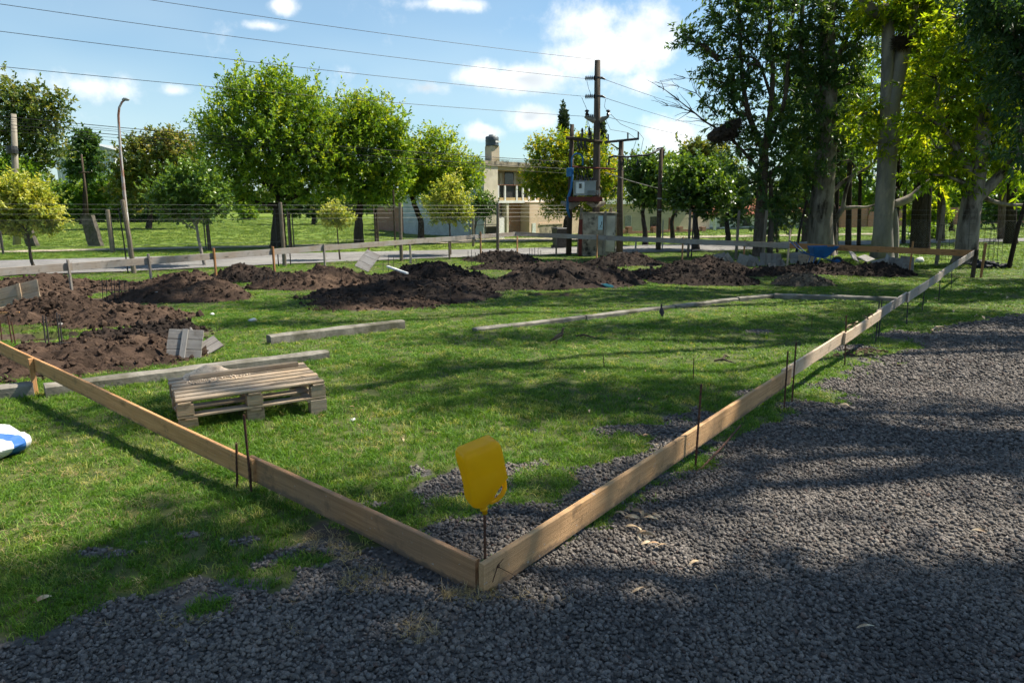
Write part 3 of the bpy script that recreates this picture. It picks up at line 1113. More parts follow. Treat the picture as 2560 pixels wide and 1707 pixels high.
def plank(name, A, B, h, t, mat, parent=None, off=0.0, base=None, warp=.004, seed=0):
    """board on edge from A to B, tops level, thickness t to both sides, local X along it"""
    A, B = Vector(A), Vector(B)
    d = B - A
    L = d.length
    n = max(4, int(L / .35))
    V, F = [], []
    for i in range(n + 1):
        x = L * i / n
        w = warp * 2 * mnoise.noise(Vector((x * .7, seed * 3.7, 1.2)))
        w2 = warp * mnoise.noise(Vector((x * 1.1, seed * 3.7, 7.2)))
        w3 = warp * mnoise.noise(Vector((x * 1.4, seed * 3.7, 3.2)))
        bv = .004
        for (yy, zz) in ((-t / 2 + bv, -h), (t / 2 - bv, -h), (t / 2, -h + bv), (t / 2, -bv), (t / 2 - bv, 0), (-t / 2 + bv, 0), (-t / 2, -bv), (-t / 2, -h + bv)):
            V.append((x, yy + w, zz + (w2 if zz > -h / 2 else w3)))
    for i in range(n):
        for k_ in range(8):
            j = (k_ + 1) % 8
            F.append((i * 8 + k_, (i + 1) * 8 + k_, (i + 1) * 8 + j, i * 8 + j))
    F.append(tuple(range(8)))
    F.append(tuple(n * 8 + k_ for k_ in range(7, -1, -1)))
    rz = math.atan2(d.y, d.x)
    nrm = Vector((-math.sin(rz), math.cos(rz), 0))
    mb = MB()
    mb.add(V, F)
    loc = A + nrm * off
    if base is not None:
        loc = loc - Vector(base)
    return mb.build(name, mat, parent, loc, (0, -math.atan2(d.z, math.hypot(d.x, d.y)), rz))


def post(name, p, w, d, z0, z1, mat, parent, base, rz=0.0, lean=0.0):
    mb = MB()
    mb.box((0, 0, 0), (z1 - z0, w, d), bev=.004)
    return mb.build(name, mat, parent, Vector((p.x, p.y, (z0 + z1) / 2)) - Vector(base), (lean, -math.pi / 2, rz))


T = .026
rootL = thing('plank_border', 'low pine plank border running left from the near corner, unpainted', 'plank border', (PN.x, PN.y, gz(PN.y)))
bL = rootL.location
J1 = on_line(PN, PL, 577)
J2 = on_line(PN, PL, 592)
plank('plank', PN + (PL - PN).normalized() * .035, J1, .16, .03, 'pine_brown', rootL, 0, bL, seed=1)['label'] = 'brown weathered plank at the near corner'
plank('plank', J2, PL, .145, T, 'pine_fresh', rootL, .031, bL, seed=2)['label'] = 'fresh orange pine plank'
for dx_, col in ((88, 'pine_fresh'),):
    q = on_line(PN, PL, dx_)
    d_ = (PL - PN).normalized()
    q = q + Vector((-d_.y, d_.x, 0)) * (.066 if False else .068)
    post('post', q, .045, .03, gz(q.y) - .1, ZB + .0, col, rootL, bL, math.atan2(d_.y, d_.x))
# overlap cleat and wire tie
mb = MB()
c_ = (J1 + J2) / 2
d_ = (PL - PN).normalized()
mb.box((0, 0, 0), (.12, .02, .02), bev=.002)

rootR = thing('plank_border', 'low plank border running right from the near corner past the gravel, brown then cream and grey', 'plank border', (PN.x, PN.y, gz(PN.y)))
xs = [1110, 1815, 1946, 2024, 2088, 2162, 2244]
hs = [.158, .135, .14, .15, .165, .17]
ms = ['pine_brown', 'pine_cream', 'pine_cream', 'plank_grey', 'plank_grey', 'plank_grey']
for i in range(6):
    a = on_line(PN, PR, xs[i]) if i else PN
    b_ = on_line(PN, PR, xs[i + 1]) if i < 5 else PR
    d_ = (PR - PN).normalized()
    if i:
        a = a - d_ * .12
    o = plank('plank', a + d_ * (.002 if i else -.015), b_ - d_ * .002, hs[i], .03 if i == 0 else T, 'pine_tan' if i == 0 else ms[i], rootR, (i % 2) * .0305, bL, seed=10 + i)
    if i == 0:
        o['label'] = 'tan new plank nearest the jug'
# rusty tie wire at the corner
mb = MB()
d_ = (PR - PN).normalized()
nr = Vector((d_.y, -d_.x, 0))
q = PN + d_ * .075 + nr * .019 - Vector((0, 0, .05)) - bL
mb.tube([q + d_ * -.035 + Vector((0, 0, -.06)), q + Vector((0, 0, .005)), q + d_ * .04 + Vector((0, 0, .02))], .0016, 5)
mb.tube([q, q + d_ * .06 + nr * .012 + Vector((0, 0, -.05)), q + d_ * .1 + nr * .02 + Vector((0, 0, -.085))], .0016, 5)
mb.tube([q + d_ * -.008, q + nr * .008, q + d_ * .01 + Vector((0, 0, .004))], .003, 5)
mb.build('tie_wire', 'rebar_rust', rootR)
# corner upright at the far right end
p_ = PR + Vector((.05, .02, 0))
post('post', p_, .09, .09, gz(PR.y) - .1, ZB + .02, 'pole_dark', rootR, bL, .4)
post('post', p_ + Vector((.22, -.05, 0)), .06, .05, gz(PR.y) - .1, ZB + .22, 'stake_orange', rootR, bL, .3, .02)

# back rails on stakes
def rail(name, label, A, B, xs, h, cols, posts, T=.026):
    r = thing(name, label, 'plank rail', (A.x, A.y, gz(A.y)))
    d_ = (B - A).normalized()
    rz = math.atan2(d_.y, d_.x)
    nr = Vector((math.sin(rz), -math.cos(rz), 0))
    for i in range(len(xs) - 1):
        a, b_ = on_line(A, B, xs[i]), on_line(A, B, xs[i + 1])
        plank('plank', a + d_ * .003, b_ - d_ * .003, h, T, cols[i], r, 0, r.location, seed=30 + i + len(xs), warp=.008)
    for (dx_, up, mt, side, ln) in posts:
        q = on_line(A, B, dx_)
        q = q - nr * side * (T / 2 + .024)
        post('post', q, .075, .045, gz(q.y) - .15, ZB + up, mt, r, r.location, rz + .0, ln)
    return r


rail('plank_rail', 'grey plank rail on short stakes along the road side of the plot', PL, PB, [-311, -60, 165, 430, 742, 1000, 1184.5], .185,
     ['plank_grey'] * 6, [(155, .09, 'plank_grey', -1, 0), (340, .10, 'plank_grey', -1, .02), (490, .14, 'stake_orange', -1, -.03), (625, .07, 'stake_orange', -1, .02),
                          (742, .05, 'plank_grey', -1, 0), (848, -.02, 'pine_brown', 1, 0), (943, -.02, 'plank_grey', 1, 0), (1033, -.02, 'post_wood', 1, 0),
                          (1102, .12, 'pine_brown', -1, .01)])
rail('plank_rail', 'plank rail on stakes across the back right of the plot, grey turning orange', PB, PR, [1184, 1420, 1600, 1814, 2020, 2236], .19,
     ['plank_grey', 'plank_grey', 'plank_grey', 'stake_orange', 'stake_orange'],
     [(1187, -.02, 'pine_brown', 1, 0), (1277, -.02, 'post_wood', 1, 0), (1373, .02, 'pine_brown', -1, 0), (1460, -.02, 'plank_grey', 1, 0), (1568, .06, 'pine_brown', 1, .01),
      (1710, .04, 'stake_orange', 1, 0), (1812, .46, 'pine_cream', 1, 0), (2095, .2, 'stake_orange', 1, 0)])


# ------------------------------------------------------------------ rebar stakes
def stake(base, top, r, label, mat='rebar_rust', group='rebar stakes driven beside the planks'):
    """ribbed bar from a ground point to its top"""
    b_, t_ = Vector(base), Vector(top)
    mb = MB()
    n = max(3, int((t_ - b_).length / .035))
    P, Q = [], []
    for i in range(n * 2 + 1):
        P.append((t_ - b_) * (i / (n * 2)))
        Q.append(r * (1.14 if i % 2 else .92))
    mb.tube([(t_ - b_) * -.12] + P, [r] + Q, 7)
    return tag(mb.build('rebar_stake', mat, loc=b_), label, 'stake', group)


STK = [((545, 1108), (543, 1018), 'short rusty bar left of the plank joint by the pallet'),
       ((579, 1112), (560, 952), 'tall rusty bar leaning at the plank joint in front of the pallet'),
       ((1597, 1078), (1611, 882), 'rusty bar standing halfway along the tan plank'),
       ((1801, 936), (1810, 806), 'rusty bar at the far end of the tan plank, left of a pair'),
       ((1819, 922), (1829, 786), 'rusty bar at the start of the cream planks, right of a pair'),
       ((1940, 845), (1944, 724), 'rusty bar beside the leaf litter on the plank'),
       ((2011, 788), (2020, 692), 'left bar of the close pair beyond the leaf litter'),
       ((2017, 782), (2026, 688), 'right bar of the close pair beyond the leaf litter'),
       ((2082, 745), (2087, 671), 'dark bar at the concrete kerb crossing'),
       ((2118, 714), (2125, 652), 'thin dark bar first beyond the kerb crossing'),
       ((2156, 693), (2160, 630), 'thin dark bar second beyond the kerb crossing'),
       ((2184, 668), (2187, 612), 'thin dark bar nearest the far right corner')]
d_ = (PL - PN).normalized()
OUTL = Vector((-d_.y, d_.x, 0))
for (b_, t_, l_) in STK:
    g = G(*b_)
    if b_[0] < 600:                     # these two stand against the outer face of the left planks
        g = on_line(PN, PL, b_[0]) + OUTL * .078
        g.x = W(t_[0] + (16 if b_[0] > 560 else 1), b_[1], g.y).x
        g.z = gz(g.y)
    stake(g, W(t_[0], t_[1], g.y + (.01 if b_[0] > 600 else -.02)), .0075 if g.y < 9 else .009, l_, 'rebar_rust' if g.y < 9 else 'rebar_dark')
for (b_, t_, l_) in [((1388, 850), (1386, 816), 'thin rusty pin in the grass in front of the standing bird'),
                     ((1592, 876), (1594, 822), 'thin rusty pin in the grass near the dry bark strips'),
                     ((1864, 753), (1866, 727), 'thin pin in the shaded grass behind the cream plank'),
                     ((1713, 740), (1714, 714), 'thin pin in the shaded grass right of the second bird')]:
    g = G(*b_)
    stake(g, W(t_[0], t_[1], g.y), .005, l_, group='thin pins standing in the grass')
g1, g2 = G(1590, 1100), G(1700, 985)
mb = MB()
mb.tube([(0, 0, .012), (g2 - g1) * .5 + Vector((.01, 0, .02)), (g2 - g1) + Vector((0, 0, .03))], .008, 7)
tag(mb.build('rebar_rod', 'rebar_rust', loc=g1), 'rusty rod lying on the gravel against the tan plank', 'rod')
g1, g2 = G(800, 1272), G(905, 1310)
mb = MB()
mb.tube([(0, 0, .012), (g2 - g1) * .55 + Vector((.0, 0.01, .014)), (g2 - g1) + Vector((0, 0, .01))], .007, 7)
tag(mb.build('rusty_stick', 'rebar_rust', loc=g1), 'short rusty stick on the bare soil outside the near plank', 'stick')

# ------------------------------------------------------------------ yellow jug upside down on its bar
def jug():
    Y = on_line(PN, PR, 1113).y + .03
    g = Vector((W(1112, 1290, PN.y + .05).x + .004, PN.y + .05, gz(PN.y)))
    neck = W(1114, 1178, g.y)
    stake(g, neck + Vector((-.002, 0, .16)), .0062, 'rusty bar in the near corner carrying the yellow jug', group='rebar stakes driven beside the planks')
    s = mpd(g.y, 1080)
    H = 172 * s
    # local frame: x right, z along the jug axis from neck (0) to base (H), y depth
    tilt = R(-13)
    root = thing('plastic_jug', 'yellow plastic jug turned upside down on a rusty bar in the near corner', 'jug', neck, rot=(0, tilt, R(26)))
    W2, D2 = 48 * s, 30 * s

    def ring(z, hw, hd, rr, cx=0.0):
        P = []
        for (sx, sy, a0) in ((1, 1, 0), (-1, 1, 90), (-1, -1, 180), (1, -1, 270)):
            for k_ in range(5):
                a = R(a0 + 22.5 * k_)
                P.append((cx + sx * (hw - rr) + rr * math.cos(a), sy * (hd - rr) + rr * math.sin(a), z))
        return P
    prof = [(-.002, .13, .19, .065, 0), (.05, .14, .2, .075, 0), (.055, .19, .27, .10, 0), (.085, .19, .27, .10, 0), (.09, .15, .21, .08, 0), (.12, .24, .32, .12, .02),
            (.16, .40, .5, .16, -.02), (.21, .56, .72, .16, -.04), (.27, .63, .88, .16, -.02), (.33, .70, .97, .16, .07), (.39, .84, 1, .16, .24), (.45, .98, 1, .16, .41), (.60, .985, .99, .16, .42),
            (.615, .978, .982, .16, .42), (.64, .978, .982, .16, .42), (.655, .988, .992, .16, .42), (.85, 1, 1, .16, .42), (.92, .985, .985, .16, .42), (.96, .95, .95, .15, .42), (1.0, .86, .86, .14, .42), (1.0, .5, .5, .14, .42)]
    V, F = [], []
    for (z, a, b_, rr, cx) in prof:
        V += ring(z * H, a * W2, b_ * D2, rr * min(W2, D2) * 1.6 if a > .3 else min(a * W2, b_ * D2) * .95, cx * W2)
    n = 20
    for i in range(len(prof) - 1):
        for k_ in range(n):
            j = (k_ + 1) % n
            F.append((i * n + k_, i * n + j, (i + 1) * n + j, (i + 1) * n + k_))
    F.append(tuple((len(prof) - 1) * n + k_ for k_ in range(n)))
    F.append(tuple(range(n))[::-1])
    m, b, out = mat_new('jug_yellow')
    v = objco(b)
    nn = b.noise(v, 9, 4, .6)
    col = b.mix(b.ramp(nn, .3, .75), C3((.95, .60, .014)), C3((.86, .50, .012)))
    col = b.mix(b.math('MULTIPLY', b.ramp(b.noise(v, 26, 5, .7), .60, .74), .45), col, C3((.42, .27, .06)))
    p = principled(b, None, col, .38, .45, b.noise(v, 18, 3, .5), .12, .004)
    t = b.n('ShaderNodeBsdfTranslucent')
    b.set(t, 0, C3((1.0, .68, .02)))
    mx = b.n('ShaderNodeMixShader')
    mx.inputs[0].default_value = .66
    b.nt.links.new(p.outputs[0], mx.inputs[1])
    b.nt.links.new(t.outputs[0], mx.inputs[2])
    b.nt.links.new(mx.outputs[0], out.inputs[0])
    mb = MB()
    mb.add(V, F)
    mb.build('bottle_body', 'jug_yellow', root, smooth=True)
    hb = MB()
    hb.tube([(1.18 * W2, 0, .50 * H), (1.29 * W2, 0, .41 * H), (1.33 * W2, 0, .31 * H), (1.27 * W2, 0, .22 * H), (1.06 * W2, 0, .155 * H), (.76 * W2, 0, .12 * H), (.46 * W2, 0, .12 * H), (.26 * W2, 0, .145 * H)],
            [.18 * W2, .14 * W2, .12 * W2, .12 * W2, .12 * W2, .12 * W2, .12 * W2, .12 * W2], 10)
    hb.build('handle', 'jug_yellow', root, smooth=True)


jug()

# ------------------------------------------------------------------ concrete kerb beams
def beam(a, b_, w, h, label, sink=.03, n=10, bend=0.0, seed=0, mat='concrete_kerb'):
    A, B = G(*a), G(*b_)
    d = B - A
    L = math.hypot(d.x, d.y)
    V, F = [], []
    for i in range(n + 1):
        x = L * i / n
        yb = bend * 4 * (i / n) * (1 - i / n)
        zz = d.z * i / n
        for (yy, z) in ((-w / 2, -sink), (w / 2, -sink), (w / 2, h - .02), (w / 2 - .025, h), (-w / 2 + .025, h), (-w / 2, h - .02)):
            j = Vector((x * 3, yy * 9, z * 9 + seed * 5))
            V.append((x, yy + yb + .008 * mnoise.noise(j), zz + z + .010 * mnoise.noise(j + Vector((5, 5, 5)))))
    for i in range(n):
        for k_ in range(6):
            j = (k_ + 1) % 6
            F.append((i * 6 + k_, (i + 1) * 6 + k_, (i + 1) * 6 + j, i * 6 + j))
    F += [tuple(range(6)), tuple(n * 6 + k_ for k_ in range(5, -1, -1))]
    mb = MB()
    mb.add(V, F)
    o = mb.build('concrete_kerb', mat, loc=A, rot=(0, 0, math.atan2(d.y, d.x)))
    return tag(o, label, 'kerb', 'old concrete kerb lengths lying on the grass')


beam((-90, 925), (80, 906), .16, .13, 'broken concrete kerb end at the left edge behind the plank post', seed=1)
beam((105, 910), (752, 826), .15, .125, 'long concrete kerb lying behind the pallet', n=24, seed=2)
beam((618, 790), (925, 752), .16, .13, 'separate concrete kerb lying past the end of the long one', n=12, seed=3)
beam((1090, 763), (1340, 733), .14, .07, 'first length of the sunken kerb line, nearest the standing bird', n=10, seed=4)
beam((1343, 733), (1545, 708), .14, .07, 'second length of the sunken kerb line behind the second bird', n=10, seed=5)
beam((1548, 708), (1690, 691), .14, .07, 'third length of the sunken kerb line in a patch of sun', n=8, seed=6)
beam((1693, 691), (1775, 683), .14, .08, 'end length of the sunken kerb line at its bend', n=6, seed=7)
beam((1778, 685), (2058, 694), .15, .11, 'straight dark kerb running right to the plank frame', n=14, seed=8)

# ------------------------------------------------------------------ pallet with sand
def pallet():
    # frame from picture: front left, front right, back right corners of the deck
    fl, fr, br = G(400, 972), G(750, 938), G(660, 878)
    z = gz(fl.y)
    o = LZ(404, 926, z + .27)
    e = LZ(748, 878, z + .27)
    ux = (e - o)
    L = ux.length
    rz = math.atan2(ux.y, ux.x)
    D = .82
    root = thing('wooden_pallet', 'weathered wooden pallet raised on blocks in front of the long concrete kerb', 'pallet', (o.x, o.y, gz(o.y) - .02), rz)
    zt = .29
    r = random.Random(3)

    def slab(name, c, d, mat='pallet_wood', rot=None):
        mb = MB()
        mb.box((0, 0, 0), d, bev=.004)
        return mb.build(name, mat, root, c, rot or (r.uniform(-.006, .006), r.uniform(-.004, .004), r.uniform(-.008, .008)))
    n = 7
    for i in range(n):
        y = .055 + (D - .11) * i / (n - 1)
        slab('deck_slat', (L / 2 + r.uniform(-.006, .006), y, zt - .011), (L + r.uniform(-.02, .01), .078, .020))
    for x in (.06, L / 2, L - .06):
        slab('cross_board', (x, D / 2, zt - .034), (.10, D - .01, .02), rot=(0, 0, 0))
    for x in (.065, L / 2, L - .065):
        for y in (.06, D / 2, D - .06):
            slab('block', (x, y, zt - .044 - .046), (.125, .10, .092))
    for y in (.06, .3, .54, D - .06):
        slab('base_board', (L / 2, y, zt - .149), (L, .10, .022))
    for (x, y) in ((.08, .08), (L / 2, .08), (L - .07, .06), (.08, D - .08), (L - .08, D - .08)):
        slab('foot_block', (x, y, (zt - .162) / 2 - .03), (.14, .11, zt - .16 + .05))
    for x in (.1, L - .12, L / 2):
        slab('base_cross', (x, D / 2, zt - .172), (.09, D - .02, .02), rot=(0, 0, 0))
    # loose batten and sand are things of their own on the deck
    M_ = Matrix.Translation(root.location) @ Matrix.Rotation(rz, 4, 'Z')
    mb = MB()
    mb.box((0, 0, 0), (.95, .055, .04), bev=.003)
    b_ = mb.build('loose_batten', 'pallet_wood', loc=M_ @ Vector((.64, .66, zt + .021)), rot=(0, 0, rz + .03))
    tag(b_, 'loose wooden batten lying along the back of the pallet', 'batten')
    V, F = [], []
    nx, ny = 34, 12
    for i in range(nx + 1):
        for j in range(ny + 1):
            x, y = i / nx * .85, j / ny * .13
            u, v = i / nx, j / ny
            h = .075 * max(0, math.exp(-((u - .26) / .17) ** 2) * (1 - (2 * v - 1) ** 2)) + .022 * max(0, (1 - (2 * v - 1) ** 2)) * (1 - u) + .010 * mnoise.fractal(Vector((x * 14, y * 14, 2)), 1, 2, 4)
            V.append((x, y, h if 0 < i < nx and 0 < j < ny else -.004))
    for i in range(nx):
        for j in range(ny):
            k_ = i * (ny + 1) + j
            F.append((k_, k_ + ny + 1, k_ + ny + 2, k_ + 1))
    mb = MB()
    mb.add(V, F)
    for _ in range(90):
        x, y = abs(r.gauss(.2, .16)), .74 - abs(r.gauss(0, .06)) - .83
        s = r.uniform(.004, .011)
        lv, lf = blob(s, r.randrange(9), 1, .4)
        mb.add([Vector(p) + Vector((x, y, s * .4)) for p in lv], lf)
    o_ = mb.build('sand_pile', 'sand', loc=M_ @ Vector((.12, .69, zt + .001)), rot=(0, 0, rz), smooth=True)
    tag(o_, 'small heap of pale sand spilt on the back of the pallet', 'sand pile')


pallet()


# ------------------------------------------------------------------ formwork panels
def panel(label, pos, w, h, n, rot, mat='form_grey', battens=(.5,), cat='form panel', group='wooden form panels lying about the site', name='form_panel', t=.025, bt=True):
    """panel of n boards (stacked in local Z) with battens on the front, base edge centre at pos"""
    r = thing(name, label, cat, pos, rot=rot, group=group)
    bh = h / n
    for i in range(n):
        mb = MB()
        mb.box((0, 0, 0), (w * rnd.uniform(.985, 1.01), t, bh - .006), bev=.003)
        mb.build('board', mat, r, (rnd.uniform(-.006, .006), 0, bh * (i + .5)), (0, rnd.uniform(-.006, .006), 0))
    for x in battens:
        mb = MB()
        mb.box((0, 0, 0), (h * 1.0, .022, .07), bev=.003)
        mb.build('batten', mat, r, (w * (x - .5), -t / 2 - .012, h / 2), (0, -math.pi / 2, 0))
    return r


g = G(420, 826)
panel('grey three board form panel propped up on the grass behind the long kerb', g, .42, .40, 3, (R(-28), R(4), R(8)), battens=(.48,))
g = G(480, 812)
panel('narrow form panel lying tilted right of the propped one', g + Vector((.02, .05, .0)), .34, .26, 2, (R(-62), R(-24), R(42)), battens=())
g = G(455, 812)
panel('form panel edge leaning behind the propped one', g + Vector((.03, .10, 0)), .34, .34, 2, (R(24), R(30), R(-52)), battens=(.5,))
g = G(20, 720)
panel('brown form panel standing tilted on soil at the left edge', g + Vector((-.05, .3, .05)), .95, .48, 2, (R(-20), R(-14), R(6)), mat='pallet_wood', battens=(.62,))
g = G(40, 722)
panel('form panel lying flat under the tilted one at the left edge', g + Vector((0, -.1, .07)), 1.0, .40, 2, (R(-72), R(-14), R(6)), mat='pallet_wood', battens=())
g = G(12, 738)
panel('yellowish board box end at the left edge below the tilted panel', g, .5, .17, 1, (R(-15), 0, R(4)), mat='pine_fresh', battens=())
g = G(826, 628)
panel('silvery ribbed panel lying sloped on the soil heap', g + Vector((0, .25, .12)), .52, .80, 3, (R(-48), R(22), R(-14)), mat='form_grey', battens=())
g1, g2 = W(890, 612, 19.4), W(936, 628, 18.6)
mb = MB()
mb.box((0, 0, 0), ((g2 - g1).length, .07, .05), bev=.004)
d_ = g2 - g1
tag(mb.build('white_batten', 'paint_white', loc=(g1 + g2) / 2 + Vector((0, 0, .0)), rot=(0, -math.atan2(d_.z, math.hypot(d_.x, d_.y)), math.atan2(d_.y, d_.x))),
    'white painted batten lying across the dark soil heap', 'batten')

FP = [(1652, 611, .28, .46, -6, 30, 'first grey form board of the row, at its left end'), (1668, 612, .42, .5, -22, 28, 'tall form board leaning left in the row'),
      (1682, 612, .40, .52, -30, 26, 'form board crossing behind the leaning one'), (1700, 613, .36, .46, 12, 20, 'form board leaning right in the row, left of the orange stake'),
      (1716, 612, .30, .42, 18, 20, 'narrow form board just right of the orange stake'), (1732, 613, .16, .42, 14, 55, 'form board seen edge on in the row'),
      (1745, 612, .16, .40, -4, 60, 'second form board seen edge on in the row'), (1758, 611, .42, .48, 2, 20, 'upright grey form panel left of two alike'),
      (1778, 611, .42, .46, -2, 20, 'upright grey form panel right of two alike'), (1772, 619, .46, .22, 1, 14, 'low form board lying in front of the upright panels'),
      (1800, 612, .2, .36, -28, 40, 'reddish edged form board leaning at the right end of the row')]
for (x, y, w, h, ln, tb, l_) in FP:
    g = G(x, y)
    panel(l_, g, w, h, 2 if h > .3 else 1, (R(-tb * .6), R(ln * 1.25), R(rnd.uniform(-42, 42))), battens=(.5,) if h > .44 else ())
for (x, y, w, h, tb, rz, l_) in [(1836, 606, .72, .46, 16, 8, 'pale form panel behind, left of the white stake'), (1856, 612, .62, .44, 10, -14, 'brown form panel in front, left of the white stake')]:
    g = G(x, y)
    panel(l_, g, w, h, 2, (R(-tb), R(-6), R(rz)), mat='pallet_wood' if 'brown' in l_ else 'form_grey', battens=())
for (x, y, w, h, tb, ln, rz, l_) in [(2046, 627, .24, .52, 12, 8, 10, 'left grey sheet of the three leaning past the black heap'), (2060, 628, .22, .5, 8, 4, -20, 'middle grey sheet of the three leaning past the black heap'),
                                     (2082, 628, .46, .56, 14, 6, 4, 'right and widest grey sheet of the three leaning past the black heap')]:
    g = G(x, y)
    panel(l_, g, w, h, 1, (R(-tb), R(ln), R(rz)), mat='form_grey', battens=())
for (x, y, w, h, tb, ln, rz, l_) in [(1966, 606, .42, .55, 50, 24, 20, 'board tipped up behind the black heap by the pale trunk'), (2000, 606, .5, .45, 70, -10, 30, 'board lying flat behind the black heap'),
                                     (2022, 612, .5, .35, 74, -16, -10, 'pale board sloping down onto the black heap'), (2034, 618, .2, .6, 44, 40, 0, 'narrow board sloping right off the black heap')]:
    g = G(x, y)
    panel(l_, g + Vector((0, 0, .12)), w, h, 1, (R(-tb), R(ln), R(rz)), mat='form_grey', battens=())


# ------------------------------------------------------------------ rebar starters in the pits
def starters(label, bars, r=.008, mat='rebar_dark', ties=()):
    g0 = G(bars[0][0], bars[0][1])
    root = thing('rebar_starter', label, 'rebar', g0, group='column starter bars standing in the pits')
    pos = []
    for (x, yb, yt, lean) in bars:
        g = G(x, yb)
        t_ = W(x + lean, yt, g.y)
        mb = MB()
        mb.tube([(0, 0, -.1), (t_ - g) * .5, t_ - g], r, 6)
        mb.build('bar', mat, root, g - g0)
        pos.append((g, t_))
    for f in ties:
        mb = MB()
        P = [a.lerp(b_, f) - g0 for a, b_ in pos]
        mb.tube(P + [P[0]], r * .6, 5)
        mb.build('tie', mat, root)
    return root


starters('four tall dark bars standing in dug soil behind the near left plank', [(106, 800, 724, -8), (114, 803, 727, -9), (139, 806, 718, -9), (144, 803, 722, -8)], .009, ties=(.12,))
starters('three rusty bars at the left edge behind the near plank', [(4, 782, 735, -4), (28, 790, 726, -10), (36, 792, 738, -10)], .009, 'rebar_rust')
starters('cluster of thin bars in the open pit at left', [(236, 690, 640, -2), (246, 694, 642, -2), (258, 690, 638, -2), (264, 694, 640, -2), (276, 692, 644, -2), (288, 690, 646, -2), (298, 688, 648, -2)], .008, ties=(.5,))
starters('thin bars standing in the second pit from the left', [(608, 660, 630, 0), (616, 662, 634, 0), (630, 660, 622, 0), (640, 660, 628, 0), (655, 660, 630, 0)], .008)
starters('thin bars standing by the silvery ribbed panel', [(880, 626, 600, 0), (892, 628, 588, 0), (904, 628, 590, 0), (945, 618, 592, 0), (956, 616, 594, 0)], .009)
starters('three bars standing left of the back corner heap', [(1075, 610, 576, 0), (1083, 610, 574, 0), (1092, 608, 580, 0)], .010)
starters('bars standing behind the back corner heap', [(1216, 590, 570, 0), (1222, 592, 572, 0), (1228, 590, 568, 0), (1236, 590, 570, 0), (1242, 592, 574, 0)], .010)
starters('bars standing in the pit in front of the long dark ridge', [(1006, 694, 660, 0), (1022, 690, 652, 0), (1034, 694, 648, 0)], .008)
starters('bars standing right of the tallest heap', [(1388, 612, 580, 0), (1402, 618, 584, 0), (1418, 618, 586, 0)], .009)
starters('bars standing between the low heap and the grass', [(1484, 642, 612, 0), (1494, 644, 606, 0), (1530, 640, 600, 0)], .008)
starters('pair of bars in front of the wheelbarrow', [(1838, 628, 600, 0), (1852, 632, 596, 0)], .008)
mb = MB()
g1, g2 = G(112, 806), G(208, 800)
mb.tube([(0, 0, .015), g2 - g1 + Vector((0, 0, .02))], .008, 6)
tag(mb.build('rebar_rod', 'rebar_dark', loc=g1 + Vector((0, 0, .08))), 'dark rod lying on the dug soil beside the four tall bars', 'rod')


def cage(label, dx, dyb, dyt, w, n=4, lean=0):
    """upright rebar cage: bars and stirrups"""
    g = G(dx, dyb)
    t_ = W(dx + lean, dyt, g.y)
    h = t_.z - g.z
    lx = t_.x - g.x
    root = thing('rebar_cage', label, 'rebar cage', g, rnd.uniform(0, .6), 'rebar cages propped by the far right corner')
    q = [(-w / 2, -w / 2), (w / 2, -w / 2), (w / 2, w / 2), (-w / 2, w / 2)]
    for (a, b_) in q:
        mb = MB()
        mb.tube([(a, b_, -.02), (a + lx, b_, h * rnd.uniform(.95, 1.05))], .007, 5)
        mb.build('bar', 'rebar_dark', root)
    for i in range(int(h / .2)):
        z = .12 + i * .2
        f = z / h * lx
        mb = MB()
        P = [(a + f, b_, z) for a, b_ in q]
        mb.tube(P + [P[0]], .0045, 4)
        mb.build('stirrup', 'rebar_dark', root)


cage('tall rebar cage against the big trunk, left of two', 2192, 604, 480, .28)
cage('tall rebar cage against the big trunk, right of two', 2222, 607, 478, .30, lean=6)
cage('rebar cage on the sunny grass left of the corner post', 2160, 604, 500, .22, lean=-4)
cage('rebar cage on the sunny grass right of the corner post', 2268, 602, 505, .26, lean=10)
cage('rebar cage furthest right beside the fence post', 2290, 606, 520, .2, lean=4)
